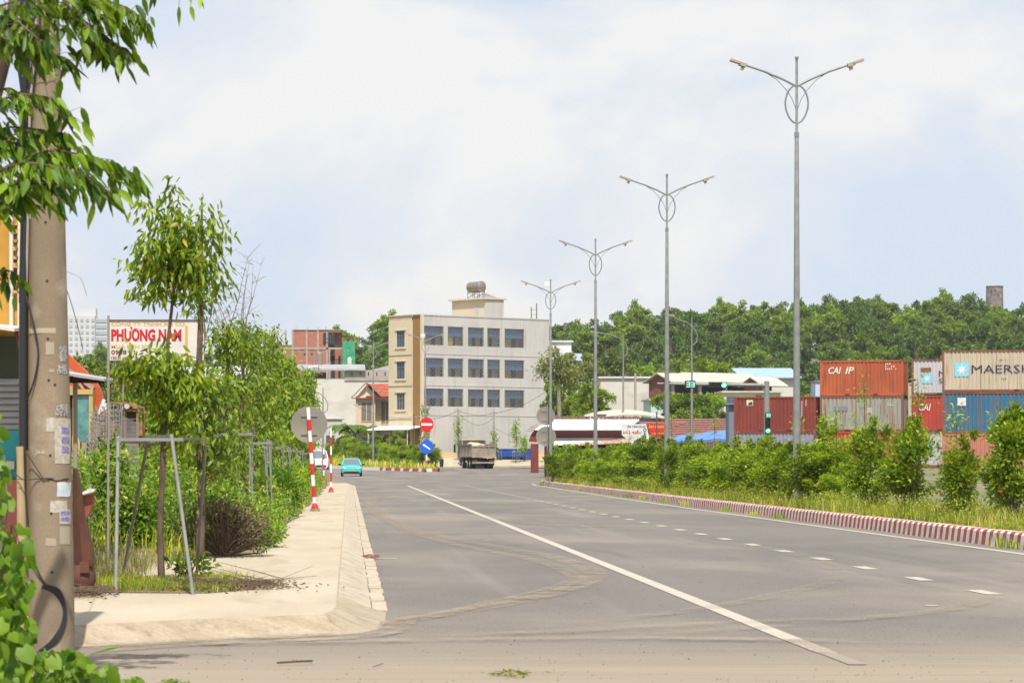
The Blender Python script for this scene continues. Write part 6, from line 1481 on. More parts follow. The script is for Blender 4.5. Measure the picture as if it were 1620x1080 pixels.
# near frame measured from the photo
t = thing('tree_stake_frame', 'grey four-post stake frame around the closest young tree', 'tree support', (X1, 31.4, .14), 0, 'tree support frames on the sidewalk')
def wp(px_, Y, py): return Vector((PX(px_, Y)-X1, Y-31.4, PZ(py, Y)-.14))
for (a, c, Ya, Yc) in (((183, 965), (187, 690), 28.9, 29.4), ((305.5, 962), (271, 687), 28.9, 29.3), ((194, 930), (233, 702), 33.5, 32.0), ((311, 927), (326, 697), 33.8, 32.4)):
    b = MB(); p = wp(a[0], Ya, a[1]); p.z = 0; b.tube([p, wp(c[0], Yc, c[1])], .0185, 10); b.build('stake', STK, t, smooth=True)
for (a, c, Ya, Yc, m, hh) in (((184, 695), (290, 695), 29.2, 29.3, STK, .033), ((230, 691), (273, 689), 31, 29.6, STK, .03), ((285, 694), (331, 694), 29.4, 32.4, STW, .03), ((190, 698), (235, 700), 29.4, 32, STW, .03), ((228, 703), (330, 699), 32, 32.4, STW, .025)):
    b = MB(); b.bar(wp(a[0], Ya, a[1]), wp(c[0], Yc, c[1]), .02, hh); b.build('rail', m, t)
for i, (Y, px_, *_r) in enumerate(rowspec):
    if i in (0, 1, 3, 8, 10): continue
    nm = ['stake frame around the second young tree', 0, 'stake frame with pale posts below the twiggy-topped tree', 0, 'stake frame with tall posts in the weeds, mid sidewalk', 'stake frame at the edge of the sidewalk weeds', 'stake frame before the big round sign', 'stake frame beside the leaning striped pole', 0, 'last but one stake frame near the junction', 0, 'last stake frame on the sidewalk near the white van'][i]
    stakes(nm, PX(px_, Y)+.2, Y, 1.75, .6, 'tree support frames on the sidewalk')
stakes('stake frame with four tall posts round the third tree, dry bush before it', PX(370, 50), 50, 1.85, .62, 'tree support frames on the sidewalk', .1)
stakes('narrow stake frame with two close posts right of the third tree', PX(412, 58), 58, 1.75, .42, 'tree support frames on the sidewalk', .1)

# --- undergrowth
def weeds_mesh(name, P2, hfun, n, ll, lm, wr=.45, hi=False):
    i = rg.integers(0, len(P2), n); base = P2[i]; h = hfun(base)*rg.random(n)**.7
    pos = np.column_stack([base[:, 0]+rg.normal(size=n)*.12, base[:, 1]+rg.normal(size=n)*.15, base[:, 2]+h])
    d = unit(rg.normal(size=(n, 3))+np.array([0, 0, .25])); sz = ll*rg.uniform(.5, 1.3, n)
    cl = np.clip(.35+.3*np.sin(base[:, 0]*3.1+base[:, 1]*1.7)+rg.normal(size=n)*.2+.2*(h/np.maximum(hfun(base), .1)), 0, 1)
    return leaf_mesh(name, pos, d, sz, wr, lm, rg, hi=hi, rv=cl)
def blades(name, P2, h0, n, lm, w_=.012, lean=.35):
    i = rg.integers(0, len(P2), n); b = P2[i]+np.column_stack([rg.normal(size=(n, 2))*.1, np.zeros(n)]); h = h0*rg.uniform(.45, 1.15, n)*(1+.35*np.sin(b[:, 0]*2.3+b[:, 1]*.9)+.2*np.sin(b[:, 1]*3.7))
    a = rg.uniform(0, 2*np.pi, n); dx = np.column_stack([np.cos(a), np.sin(a), np.zeros(n)]); s = np.column_stack([-np.sin(a), np.cos(a), np.zeros(n)])*w_*rg.uniform(.6, 1.4, (n, 1))
    ln_ = lean*rg.uniform(.2, 1.3, (n, 1)); z = np.array([0, 0, 1.0]); hh = h[:, None]
    p0 = b; p1 = b+z*hh*.55+dx*hh*ln_*.3; p2 = b+z*hh*.95+dx*hh*ln_
    V = np.stack([p0-s, p0+s, p1-s*.8, p1+s*.8, p2, p2], 1).reshape(-1, 3); V[5::6] += 1e-3; base = (np.arange(n)*6)[:, None]
    Fq = np.concatenate([base+np.array([0, 1, 3, 2]), base+np.array([2, 3, 5, 4])], 1).reshape(-1, 4)
    cl = np.clip(.5+.25*np.sin(b[:, 0]*1.3+b[:, 1]*.45)+.2*np.sin(b[:, 1]*1.9)+rg.normal(size=n)*.18, 0, 1)
    return np_mesh(name, V, Fq, lm, np.repeat(cl, 2))
# left verge points; leave holes near the sidewalk
n = 9000; yy = 39.5+ (rg.random(n)**1.5)*135; xx = -1.35-rg.random(n)**1.3*5.5; xx -= .8*(yy < 43)
V2 = np.column_stack([xx, yy, np.full(n, .16)])
hf = lambda b: np.clip(.45+.6*np.clip((-b[:, 0]-1.2)*.8, 0, 1.6)+.25*np.sin(b[:, 1]*.9+b[:, 0]), .15, 1.5)
stuff(tag(link('undergrowth', weeds_mesh('undergrowth', V2, hf, 88000, .075, LF_WEED)), 'dense green weeds and creepers covering the ground under the street trees', 'undergrowth'))
stuff(tag(link('tall_grass', blades('tall_grass', V2, .6, 5200, GRASS, .009)), 'tall grass tufts among the weeds beside the left sidewalk', 'grass'))
pp = np.column_stack([rg.uniform(-2.6, -1.25, 2500), rg.uniform(29.4, 32.2, 2500), np.full(2500, .155)])
stuff(tag(link('pit_grass', blades('pit_grass', pp, .14, 3200, GRASS, .004, .7)), 'short tufty grass in the planting pit of the closest tree', 'grass'))
pp = np.column_stack([rg.uniform(-3.6, -2.5, 900), rg.uniform(31.5, 38.8, 900), np.full(900, .16)])
stuff(tag(link('straw_weeds', blades('straw_weeds', pp, .2, 2600, leaf_mat('straw_blade', (.13, .13, .04), (.34, .30, .15), .3), .005, .6)), 'pale straw-like weeds beside the rusty chute', 'weeds'))
# dry fallen brushwood near the pit
def brush(label, cx, cy, rx, ry, n, l):
    b = MB()
    for i in range(n):
        a = jit(3.1); p = Vector((cx+jit(rx), cy+jit(ry), .17+abs(jit(.05)))); d = Vector((math.cos(a), math.sin(a)*.6, abs(jit(.25))))*l*rnd.uniform(.3, 1); q = p+d*.5+Vector((jit(.04), jit(.04), jit(.02))); r_ = rnd.uniform(.0015, .0045)
        b.tube([p, q, p+d], [r_, r_*.8, r_*.5], 4, cap=False)
    stuff(tag(b.build('brushwood', mat('dead_brushwood', (.10, .065, .045), .95, (.17, .12, .08), 6)), label, 'dead twigs'))
brush('dead twigs and leaf litter lying right of the closest tree', -1.35, 30.5, .5, .55, 420, .35)
brush('few long thin fallen twigs reaching over the sidewalk', -1.0, 30.9, .35, .5, 16, 1.0)
brush('pile of dead twigs at the foot of the rusty chute', -2.75, 28.7, .25, .45, 420, .3)
dl = 2600; pos = np.column_stack([rg.normal(-1.5, .42, dl), rg.normal(30.4, .5, dl), np.full(dl, .165)+rg.random(dl)*.03]); pos2 = np.column_stack([rg.normal(-2.8, .2, 1500), rg.normal(28.9, .6, 1500), .165+rg.random(1500)*.05])
stuff(tag(link('leaf_litter', leaf_mesh('leaf_litter', np.concatenate([pos, pos2]), rg.normal(size=(dl+1500, 3))*np.array([1, 1, .2]), np.full(dl+1500, .05), .4, leaf_mat('dead_leaf', (.06, .038, .025), (.19, .12, .07), .1), rg, hi=False)), 'brown leaf litter around the planting pit', 'leaf litter'))
# sprig by the trunk
def shrub(name, label, cat, loc, blobs, n, ll, lm, stems=8, group=None, hi=False, wr=.5, up=.3, stemmat=None, fill=.35):
    t = thing(name, label, cat, loc, 0, group); b = MB()
    for i in range(stems):
        c, r, w_ = blobs[i % len(blobs)]; e_ = Vector(c)+Vector((jit(r[0]*.8), jit(r[1]*.8), jit(r[2]*.7))); b.tube([(jit(.06), jit(.06), -.03), (e_.x*.5+jit(.05), e_.y*.5, max(.1, e_.z*.5)), e_], [.016, .011, .004], 5, cap=False)
    b.build('stems', stemmat or BARK, t)
    ps = []; ws = sum(w_ for *_x, w_ in blobs)
    for c, r, w_ in blobs:
        k = int(n*w_/ws); q = in_ball(k, fill); lump = 1+.22*np.sin(q[:, :1]*7+c[0]*5)*np.cos(q[:, 2:3]*6+1); ps.append(np.array(c)+q*np.array(r)*lump)
    ps = np.concatenate(ps); ps[:, 2] = np.maximum(ps[:, 2], .02); m = len(ps); cen = np.array([0, 0, np.mean(ps[:, 2])])
    d = unit(unit(ps-cen)*.7+rg.normal(size=(m, 3))*.6+np.array([0, 0, up])); rv = np.clip(.42+rg.normal(size=m)*.18+.22*np.sin(ps[:, 0]*6)*np.cos(ps[:, 2]*7), 0, 1)
    link('foliage', leaf_mesh('foliage', ps, d, ll*rg.uniform(.6, 1.3, m), wr, lm, rg, hi=hi, rv=rv), t); return t
shrub('leafy_sprig', 'small bright green sprig beside the closest trunk', 'plant', (X1+.33, 31.6, .16), [((0, 0, .18), (.28, .2, .12), 1)], 160, .09, LF_TREE, 5, hi=True)
shrub('weed_bush', 'tall green weed bush climbing before the wire mesh', 'bush', (PX(185, 42), 42, .15), [((0, 0, .6), (.5, .4, .6), 3), ((-.12, 0, 1.25), (.28, .25, .5), 1.5), ((.35, 0, .45), (.5, .4, .45), 2)], 6500, .075, LF_WEED, hi=True)
shrub('weed_bush', 'broad dark green weed bush behind the stake frame', 'bush', (PX(245, 44), 44, .15), [((0, 0, .5), (.6, .5, .55), 3), ((.5, 0, .45), (.5, .4, .45), 2)], 6000, .075, LF_BUSH, hi=True)
shrub('dry_bush', 'half-dead brown twiggy bush at the sidewalk edge', 'bush', (PX(352, 40.5), 40.5, .15), [((-.3, 0, .42), (.5, .4, .42), 3), ((.32, 0, .38), (.46, .4, .38), 2.4), ((.05, 0, .62), (.35, .3, .25), 1)], 4200, .05, LF_DRY, 130, stemmat=TWIG)
shrub('weed_bush', 'green shoots growing through the half-dead brown bush', 'bush', (PX(352, 41.2), 41.2, .15), [((0, 0, .6), (.7, .35, .35), 2), ((.5, -.2, .3), (.35, .3, .25), 1)], 1500, .06, LF_WEED, 10)
shrub('weed_bush', 'light green creeper spilling onto the sidewalk by the dry bush', 'bush', (PX(418, 45), 45, .15), [((0, 0, .2), (.35, .5, .2), 2), ((-.2, .5, .35), (.3, .3, .3), 1)], 2200, .08, LF_LIME, 8)
shrub('weed_bush', 'feathery light green bush by the leaning striped pole', 'bush', (PX(452, 70), 70, .15), [((0, 0, .6), (.45, .6, .6), 3), ((-.4, .3, .8), (.5, .5, .7), 2)], 5500, .09, LF_WEED, 12)
shrub('weed_bush', 'green bush beyond the leaning striped pole', 'bush', (PX(462, 88), 88, .15), [((0, 0, .7), (.5, .8, .7), 3)], 4500, .1, LF_BUSH, 12)
for k, (px_, Y, s_, lab_) in enumerate(((330, 47, .8, 'leafy weed clump between the second and third street trees'), (296, 52, 1.0, 'leafy weed clump behind the closest stake frame'), (395, 60, .9, 'weed clump under the fourth street tree'), (432, 76, 1.0, 'weed clump at the foot of the sixth street tree'), (225, 60, 1.3, 'tall bush in front of the rusty machine'), (470, 112, 1.1, 'bushy weeds behind the striped poles'), (476, 140, 1.2, 'far bushy weeds at the end of the sidewalk'))):
    shrub('weed_bush', lab_, 'bush', (PX(px_, Y), Y, .15), [((0, 0, .55*s_), (.6*s_, .6*s_, .55*s_), 2), ((.3*s_, 0, .8*s_), (.35*s_, .4*s_, .45*s_), 1)], 4200, .085, [LF_WEED, LF_BUSH, LF_LIME][k % 3], 10)

for k, (px_, Y, s_, lab_) in enumerate(((160, 46, 1.15, 'dark leafy shrub between the rusty chute and the wire mesh'), (205, 49, 1.2, 'dark leafy shrub behind the left stakes of the closest frame'), (240, 55, 1.3, 'tall dark shrub behind the closest trunk'), (282, 58, 1.25, 'dark shrub left of the second street tree'), (318, 62, 1.25, 'dark shrub behind the second street tree'), (348, 70, 1.3, 'dark shrub behind the third street tree'), (372, 80, 1.35, 'dark shrub behind the fourth street tree'), (392, 92, 1.4, 'dark shrub in the deep part of the verge'), (415, 105, 1.5, 'shrub far back in the verge under the brick house'))):
    shrub('verge_shrub', lab_, 'shrub', (PX(px_, Y), Y, .15), [((0, 0, .6*s_), (.65*s_, .6*s_, .6*s_), 2), ((.3*s_, 0, 1.05*s_), (.4*s_, .4*s_, .4*s_), 1), ((-.35*s_, 0, .9*s_), (.35*s_, .4*s_, .4*s_), 1)], 5200, .08, [LF_WEED, LF_BUSH][k % 2], 10)
# --- grove behind the verge and left background
def crown_tree(name, seed_blobs, n, ll, lm, trunk_h, tr, wr=.55, up=.1, bark=None, limbs=6, fill=.55):
    t = bpy.data.objects.new(name, None); COL.objects.link(t)
    b = MB(); b.tube([(0, 0, -.3), (0.05, 0, trunk_h*.5), (0, 0, trunk_h)], [tr, tr*.75, tr*.45], 7)
    ps = []; nn = []; ws = sum(x[2] for x in seed_blobs)
    for c, r, w_ in seed_blobs:
        nc = max(4, int(w_*7)); cc = in_ball(nc, .45)*np.array(r)*.82+np.array(c)
        for q in cc:
            k = int(n*w_/ws/nc); rr = np.array(r)*rg.uniform(.26, .42); v = in_ball(k, fill); v[:, 2] = np.where(v[:, 2] < -.35, -v[:, 2]*.6, v[:, 2]); ps.append(q+v*rr); nn.append(v)
        b.tube([(0, 0, trunk_h*.55), (c[0]*.5, c[1]*.5, (trunk_h+c[2])/2), c], [tr*.45, tr*.3, tr*.12], 5, cap=False)
    b.build('trunk', bark or BARK, t)
    ps = np.concatenate(ps); nn = np.concatenate(nn); m = len(ps); d = unit(unit(nn)*.35+rg.normal(size=(m, 3))*.7+np.array([0, 0, up])); rv = np.clip(.42+rg.normal(size=m)*.2, 0, 1)
    link('crown', leaf_mesh('crown', ps, d, ll*rg.uniform(.6, 1.3, m), wr, lm, rg, hi=False, rv=rv), t)
    return t
def blobset(H, W, n, low=.35):
    out = []
    for i in range(n):
        a = 2*math.pi*i/n+jit(.6); r = W*rnd.uniform(.25, .6)*(0 if i == 0 else 1); z = H*rnd.uniform(low+.15, .8) if i else H*.82
        out.append(((r*math.cos(a), r*math.sin(a), z), (W*rnd.uniform(.38, .58), W*rnd.uniform(.38, .58), H*rnd.uniform(.13, .2)), 1.0))
    return out
protos = {}
LF_FOR = leaf_mat('leaf_forest_yellow', (.055, .105, .018), (.22, .29, .03), .36)
def proto(key, *a, **k):
    t = crown_tree('tree', *a, **k); t.location = (0, -400, -60); protos[key] = [t, False]; return t
for i in range(6): proto('forest%d' % i, blobset([12, 10.5, 11.5][i % 3], [5.0, 4.2, 5.8][i % 3], 11, .02), 6400, .5, [LF_DARK, LF_FOR, LF_DARK, LF_MID, LF_FOR, LF_DARK][i], 7, .3, fill=.3)
for i in range(2): proto('palm_like%d' % i, blobset(7, 2.6, 6, .25), 5200, .26, LF_MID if i else LF_LIME, 4, .14)
for i in range(2): proto('olive%d' % i, blobset(8, 2.8, 7, .2), 5200, .26, LF_OLIVE, 5, .15)
for i in range(2): proto('mid%d' % i, blobset(8, 3.0, 7, .2), 5200, .32, LF_MID if i else LF_BUSH, 5, .16)
def put(key, name, label, cat, x, y, sc, group=None, z=None, rz=None):
    src, used = protos[key]; z = G(x, y) if z is None else z; rz = rnd.uniform(0, 6.28) if rz is None else rz
    if not used: protos[key][1] = True; r = src; r.location = (x, y, z); r.rotation_euler = (0, 0, rz)
    else:
        r = dup(src, (x, y, z), rz)
        if 'group' in r: del r['group']
    r.name = name; r.scale = (sc*rnd.uniform(.9, 1.12), sc*rnd.uniform(.9, 1.12), sc) if not hasattr(sc, '__len__') else sc
    return tag(r, label, cat, group)
# forest on the hill
cnt = 0
for row, Y in enumerate(np.arange(398, 662, 17)):
    Y = float(Y); step = 6.4 if Y > 500 else 7.0; lo, hi_ = PX(860, Y)-4, PX(1650, Y)+4; x = lo+(row % 2)*step/2
    while x < hi_:
        yy = Y+jit(6); xx = x+jit(3); s = rnd.uniform(.78, 1.12)*(.85 if Y < 430 else 1.0); px_ = VX+xx*F/yy
        sec = 0 if px_ < 1000 else 1 if px_ < 1260 else 2 if px_ < 1450 else 3; rr_ = 0 if Y < 470 else 1 if Y < 580 else 2; SN = ['right of the grey block', 'above the brown gabled sheds', 'above the orange-red CAI container', 'above the tan lettered container'][sec]; RN = ['at the foot of the hill', 'on the hill slope', 'on the hill crest'][rr_]
        if cnt < 286: put('forest%d' % rnd.randrange(6), 'forest_tree', 'leafy tree ' + RN + ', ' + SN, 'tree', xx, yy, s, 'hill trees ' + ['foot', 'slope', 'crest'][rr_] + ', ' + SN); cnt += 1
        x += step*rnd.uniform(.85, 1.2)*(1.25 if Y < 600 else 1.0)
print('forest', cnt)
# hump left of the block and left horizon trees
k = 0
for Y in (420, 450, 480, 510, 540, 575, 610, 640):
    for px_ in np.arange(545, 625, 5200/Y/ .95 if False else 55*600/Y):
        s = rnd.uniform(.8, 1.1); put('forest%d' % rnd.randrange(6), 'forest_tree', 'dark green tree on the hump between the brick house and the grey block', 'tree', PX(px_, Y)+jit(2), Y+jit(6), s, 'trees on the hump behind the tiled house')
for Y in (500, 560, 620):
    for px_ in np.arange(-10, 545, 58*600/Y):
        if 104 < px_ < 440 or px_ > 540 or px_ < 100: put('forest%d' % rnd.randrange(6), 'forest_tree', 'dark tree in the low wooded skyline on the left, behind the street trees', 'tree', PX(px_, Y)+jit(3), Y+jit(6), rnd.uniform(.72, .9), 'trees of the left skyline')
# left groves
for i, (px_, Y, s, key) in enumerate(((118, 250, 1.35, 'mid0'), (140, 262, 1.3, 'mid1'), (160, 240, 1.25, 'mid0'), (95, 240, 1.3, 'mid1'), (150, 205, .95, 'olive0'), (185, 150, .85, 'olive1'), (205, 135, .72, 'olive0'), (230, 142, .8, 'olive1'), (250, 128, .66, 'olive0'), (275, 150, .78, 'olive0'), (300, 135, .68, 'olive1'), (175, 105, .55, 'olive1'), (215, 100, .5, 'mid1'), (245, 96, .5, 'palm_like0'), (285, 100, .5, 'mid0'), (320, 110, .52, 'palm_like0'), (345, 120, .6, 'olive1'), (370, 135, .68, 'mid1'), (395, 150, .75, 'palm_like0'), (420, 165, .8, 'mid0'), (440, 180, .78, 'palm_like0'), (455, 195, .7, 'mid1'), (340, 200, 1.0, 'mid0'), (300, 215, 1.1, 'olive0'), (380, 220, 1.05, 'mid1'), (410, 230, 1.0, 'olive1'))):
    zn = 0 if px_ < 172 else 1 if px_ < 322 else 2; put(key, 'grove_tree', ['green tree left of the billboard below the far residential tower', 'loose green tree seen under and around the billboard', 'green tree in the thicket between the billboard and the warehouse'][zn], 'tree', PX(px_, Y), Y, s, 'thicket trees ' + ['left of', 'around', 'right of'][zn] + ' the billboard')
# grey corrugated roof peeking through the left trees
Y = 185; t = thing('grey_roof_shed', 'low grey sheet-roofed shed glimpsed through the street trees', 'shed', (PX(285, Y), Y, .2)); W = PX(400, Y)-PX(285, Y); h = PZ(598, Y)-.2
b = MB(); b.box(0, 0, 0, W, 5, h-.6); b.build('wall', BEAM, t); b = MB(); b.prism([(-.4, h-.75), (-.4, h-.6), (5, h+.9), (5, h+.75)], 'x', -.3, W+.3); b.build('roof', ZINC, t)
# mid-ground trees right of the block
mg = [(884, 300, (1.05, 1.05, 1.32), 'mid0', 'upright mango-like tree against the right edge of the grey block'), (912, 296, (1.1, 1.1, 1.2), 'palm_like0', 'yellow-green tree with pale trunk behind the white shop roof'), (935, 290, 1.15, 'mid0', 'green spreading tree left of the third lamp pole'), (957, 300, .95, 'palm_like1', 'smaller bright tree before the plain white hall'), (905, 268, .72, 'mid1', 'dark green round tree just above the white shop roof, left'), (930, 266, .68, 'mid1', 'dark green round tree just above the white shop roof, right'),
      (925, 365, 1.7, 'olive1', 'tree with yellow-brown blossom tops below the hill, left one'), (965, 372, 1.75, 'olive0', 'tree with pinkish blossom behind the plain white hall'), (1022, 330, .62, 'mid0', 'small tree right of the concrete post'), (1040, 300, .6, 'palm_like1', 'bright bush-like tree beside the second lamp pole'), (1068, 278, 1.12, 'palm_like0', 'bright green bushy tree under the countdown panel'), (1090, 272, 1.05, 'palm_like1', 'bright green spreading tree under the signal arm'), (1112, 276, 1.1, 'palm_like0', 'bright green tree right under the round signal light'), (1135, 280, 1.05, 'palm_like1', 'bright green tree left of the site office'), (985, 292, .5, 'palm_like1', 'low bright tree left of the curved single lamp pole'), (1005, 286, .48, 'palm_like0', 'low bright tree under the concrete post'),
      (1232, 320, 1.0, 'mid0', 'green tree filling the gap beside the gabled shed'), (1255, 300, .92, 'mid1', 'leafy tree directly behind the closest lamp pole'), (1282, 292, .95, 'mid0', 'leafy tree peeking over the left corner of the orange-red container'), (1052, 340, .95, 'palm_like0', 'bright tree right of the plain white hall'), (1110, 378, 2.1, 'palm_like1', 'lighter layered tree at the foot of the hill'), (1010, 385, 2.0, 'palm_like0', 'lighter tree at the foot of the hill behind the plain white hall'), (1150, 384, 1.75, 'mid0', 'lighter green tree above the brown sheds'), (1205, 386, 1.7, 'mid1', 'pale green tree above the blue-roofed shed')]
for px_, Y, s, key, lab_ in mg: put(key, 'green_tree', lab_, 'tree', PX(px_, Y), Y, s)
# tall bare trunk tree
plant('mango_tree', 'tall tree with pale bare trunk in front of the white house', 'tree', (PX(884, 270), 270, G(20, 270)), [((0, 0, 10.6), (1.6, 1.3, .8), 2), ((-.9, 0, 9.6), (1.1, 1, .7), 2), ((1.2, 0, 9.4), (1.1, 1, .7), 1.6), ((0.2, 0, 9.0), (1.3, 1, .6), 1.2)], [((0, 0, 0), .28), ((.1, 0, 4), .22), ((0, 0, 8), .16), ((.0, 0, 9.8), .08)], 40, 60, .34, LF_OLIVE, .5, limb_r=.06, bark=BARK_PALE, hi=False, hang=.2)
# banana plants by the tiled house
def banana(label, x, y, s):
    t = thing('banana_plant', label, 'plant', (x, y, G(x, y))); b = MB(); b.tube([(0, 0, 0), (0, 0, 2.2*s)], [.2*s, .12*s], 8); b.build('stem', mat('banana_stem', (.12, .15, .05), .7), t)
    for i in range(9):
        a = i*2.4+jit(.3); d = Vector((math.cos(a), math.sin(a), 0)); b = MB(); m = 8; w_ = .36*s; v = []
        for k in range(m+1):
            f = k/m; c = d*(2.1*s*f)+Vector((0, 0, 2.2*s+1.6*s*f-1.9*s*f*f)); wd = w_*math.sin(math.pi*min(1, f*1.02+.04))**.6; sd = Vector((-d.y, d.x, 0))*wd; v += [c-sd-Vector((0, 0, .08)), c, c+sd-Vector((0, 0, .08))]
        b.add(v, [(3*k+j, 3*k+j+1, 3*k+j+4, 3*k+j+3) for k in range(m) for j in range(2)]); b.build('frond', LF_LIME if i % 2 else LF_MID, t)
banana('banana plant with drooping fronds left of the tiled house', PX(550, 326), 326, 1.55); banana('smaller banana plant against the left wall of the tiled house', PX(561, 329), 329, 1.35)
for px_, Y, s, lab_ in ((544, 332, .55, 'dark shrub under the banana plants'), (596, 331, .42, 'climbing shrub on the tiled house balcony'), (634, 316, .35, 'scraggly shrub under the porch awning of the grey block')): put('mid1', 'garden_shrub', lab_, 'shrub', PX(px_, Y), Y, s)
# saplings in front of the grey block
for px_, Y, top, lab_ in ((781, 307, 680, 'leafy sapling behind the dump truck, right'), (816, 303, 662, 'slim sapling before the blue tipper'), (829, 304, 690, 'short umbrella-shaped sapling beside the red gate'), (672, 300, 640, 'slim creeper-clad tree behind the no entry sign'), (725, 309, 660, 'creeper leaves on the power pole behind the truck')):
    x = PX(px_, Y); h = PZ(top, Y)-G(x, Y)
    plant('sapling', lab_, 'sapling', (x, Y, G(x, Y)), [((0, 0, h*.62), (.42, .4, h*.32), 3), ((.05, 0, h*.9), (.3, .3, h*.1), 1)], [((0, 0, 0), .05), ((.04, 0, h*.5), .035), ((0, 0, h), .015)], 16, 26, .26, LF_LIME if px_ != 672 else LF_TREE, .3, limb_r=.012, hi=False, hang=.3)

# --- island hedge and grass
def clip_poly(pts, poly):
    out = []
    for (x, y) in pts:
        c = False; n = len(poly); j = n-1
        for i in range(n):
            if (poly[i][1] > y) != (poly[j][1] > y) and x < (poly[j][0]-poly[i][0])*(y-poly[i][1])/(poly[j][1]-poly[i][1])+poly[i][0]: c = not c
            j = i
        out.append(c)
    return np.array(out)
q = np.column_stack([rg.uniform(-16, 9, 9000), rg.uniform(272, 352, 9000)]); q = q[clip_poly(q, isl)]; q = np.column_stack([q, gz(q[:, 0], q[:, 1])+.28])
stuff(tag(link('island_grass', blades('island_grass', q, .6, 9000, GRASS, .05, .5)), 'yellow-green tall grass covering the island round the no entry sign', 'grass'))
def bushmesh(seed, n=6200, ll=.105, w_=1.0, h=2.1, lm=None):
    r_ = random.Random(seed); bl = []
    for i in range(11):
        a = r_.uniform(0, 6.28); z = r_.uniform(.25, .9)*h; rr = w_*.45*(1-.35*z/h)*r_.uniform(.3, 1); bl.append(((rr*math.cos(a), rr*math.sin(a), z), (w_*.36*r_.uniform(.7, 1.2), w_*.36*r_.uniform(.7, 1.2), h*.15*r_.uniform(.8, 1.3)), 1))
    for i in range(3): bl.append(((r_.uniform(-.3, .3), r_.uniform(-.3, .3), h*r_.uniform(.95, 1.1)), (.12, .12, .22), .22))
    return bl
bprot = []
LF_BRIGHT = leaf_mat('leaf_bush_bright', (.12, .21, .012), (.44, .52, .03), .48, (.6, .62, .08))
for i in range(6):
    t = shrub('hedge_bush', 'x', 'bush', (0, -300, -50), bushmesh(i, h=[2.0, 2.2, 1.8, 2.3, 1.9, 2.1][i], w_=[1.1, 1.25, 1.2, 1.0, 1.3, 1.15][i]), [6300, 7000, 6200, 5900, 7000, 6700][i], .10, LF_BRIGHT if i in (1, 4) else LF_BUSH, 12, hi=True, up=.25); bprot.append([t, False])
def bush(i, label, x, y, z, sc, group=None):
    src, used = bprot[i % 6]
    if not used: bprot[i % 6][1] = True; r = src; r.location = (x, y, z); r.rotation_euler = (0, 0, rnd.uniform(0, 6))
    else: r = dup(src, (x, y, z), rnd.uniform(0, 6))
    r.name = 'hedge_bush'; r.scale = sc
    if 'group' in r: del r['group']
    return tag(r, label, 'bush', group)
near = [(1608, 54, .95, 'tall dark bush at the right edge of the picture'), (1524, 57.5, .74, 'small light bush with a gap on both sides, near the right edge'), (1440, 62.5, 1.05, 'round dark bush in front of the small white container'), (1378, 66, .88, 'bush with a sapling growing out of it, before the bright red container'), (1320, 71, .55, 'low bush just right of the closest lamp pole'), (1272, 74.5, .75, 'bush at the foot of the closest lamp pole')]
for i, (px_, Y, s, lab_) in enumerate(near): Y = 12.85*F/(px_-VX); x = 12.85; bush(i, lab_, x, Y, .22, (s*1.1, s*1.1, s*(1.02 if Y > 59 else 1.12)))
i = 0; Y = 77.0
while Y < 187:
    x = float(np.interp(Y, [0, 120, 187], [13.1, 13.15, 13.6]))+jit(.3); s = rnd.uniform(.72, 1.05)
    seg = 0 if Y < 111 else 1 if Y < 144 else 2; bush(i, ['leafy bush in the median hedge stretch between the closest and the second lamp pole', 'leafy bush in the median hedge stretch between the second and third lamp poles', 'leafy bush in the median hedge stretch beyond the third lamp pole'][seg], x, Y, .22, (s*1.2, s*1.45, s*rnd.uniform(.82, 1.0)), 'median hedge bushes, ' + ['near stretch', 'middle stretch', 'far stretch'][seg]); Y += rnd.uniform(1.7, 2.3); i += 1
isl_list = ((548, 318, .95), (560, 314, .9), (572, 309, .95), (584, 306, 1.0), (598, 303, 1.05), (612, 298, 1.0), (626, 294, 1.1), (640, 290, .95), (652, 286, .95), (662, 282, .9), (684, 279, .85), (535, 325, .9), (525, 330, .9), (605, 290, .7), (668, 279, .75))
ORD = 'first second third fourth fifth sixth seventh eighth ninth tenth eleventh twelfth thirteenth fourteenth fifteenth sixteenth'.split(); n_isl = sorted(isl_list); i = 0
for px_, Y, s in isl_list:
    x = PX(px_, Y); bush([1, 4, 1, 4, 0][i % 5], 'x', x, Y, G(x, Y)+.2, (s*1.5, s*1.3, s*1.2), 'bushes of the island hedge')['label'] = 'bush of the island hedge beyond the junction, %s from its left end' % ORD[n_isl.index((px_, Y, s))]; i += 1
for k, (Yp, lab_) in enumerate(((77.6, 'bush hiding the foot of the closest lamp pole'), (109.6, 'bush hiding the foot of the second lamp pole'), (142, 'bush hiding the foot of the third lamp pole'), (174, 'bush hiding the foot of the lamp pole at the median nose'), (80.5, 'bush crowding the closest lamp pole from behind'))):
    bush(k+2, lab_, 12.45, Yp, .22, (.72, .8, .82))
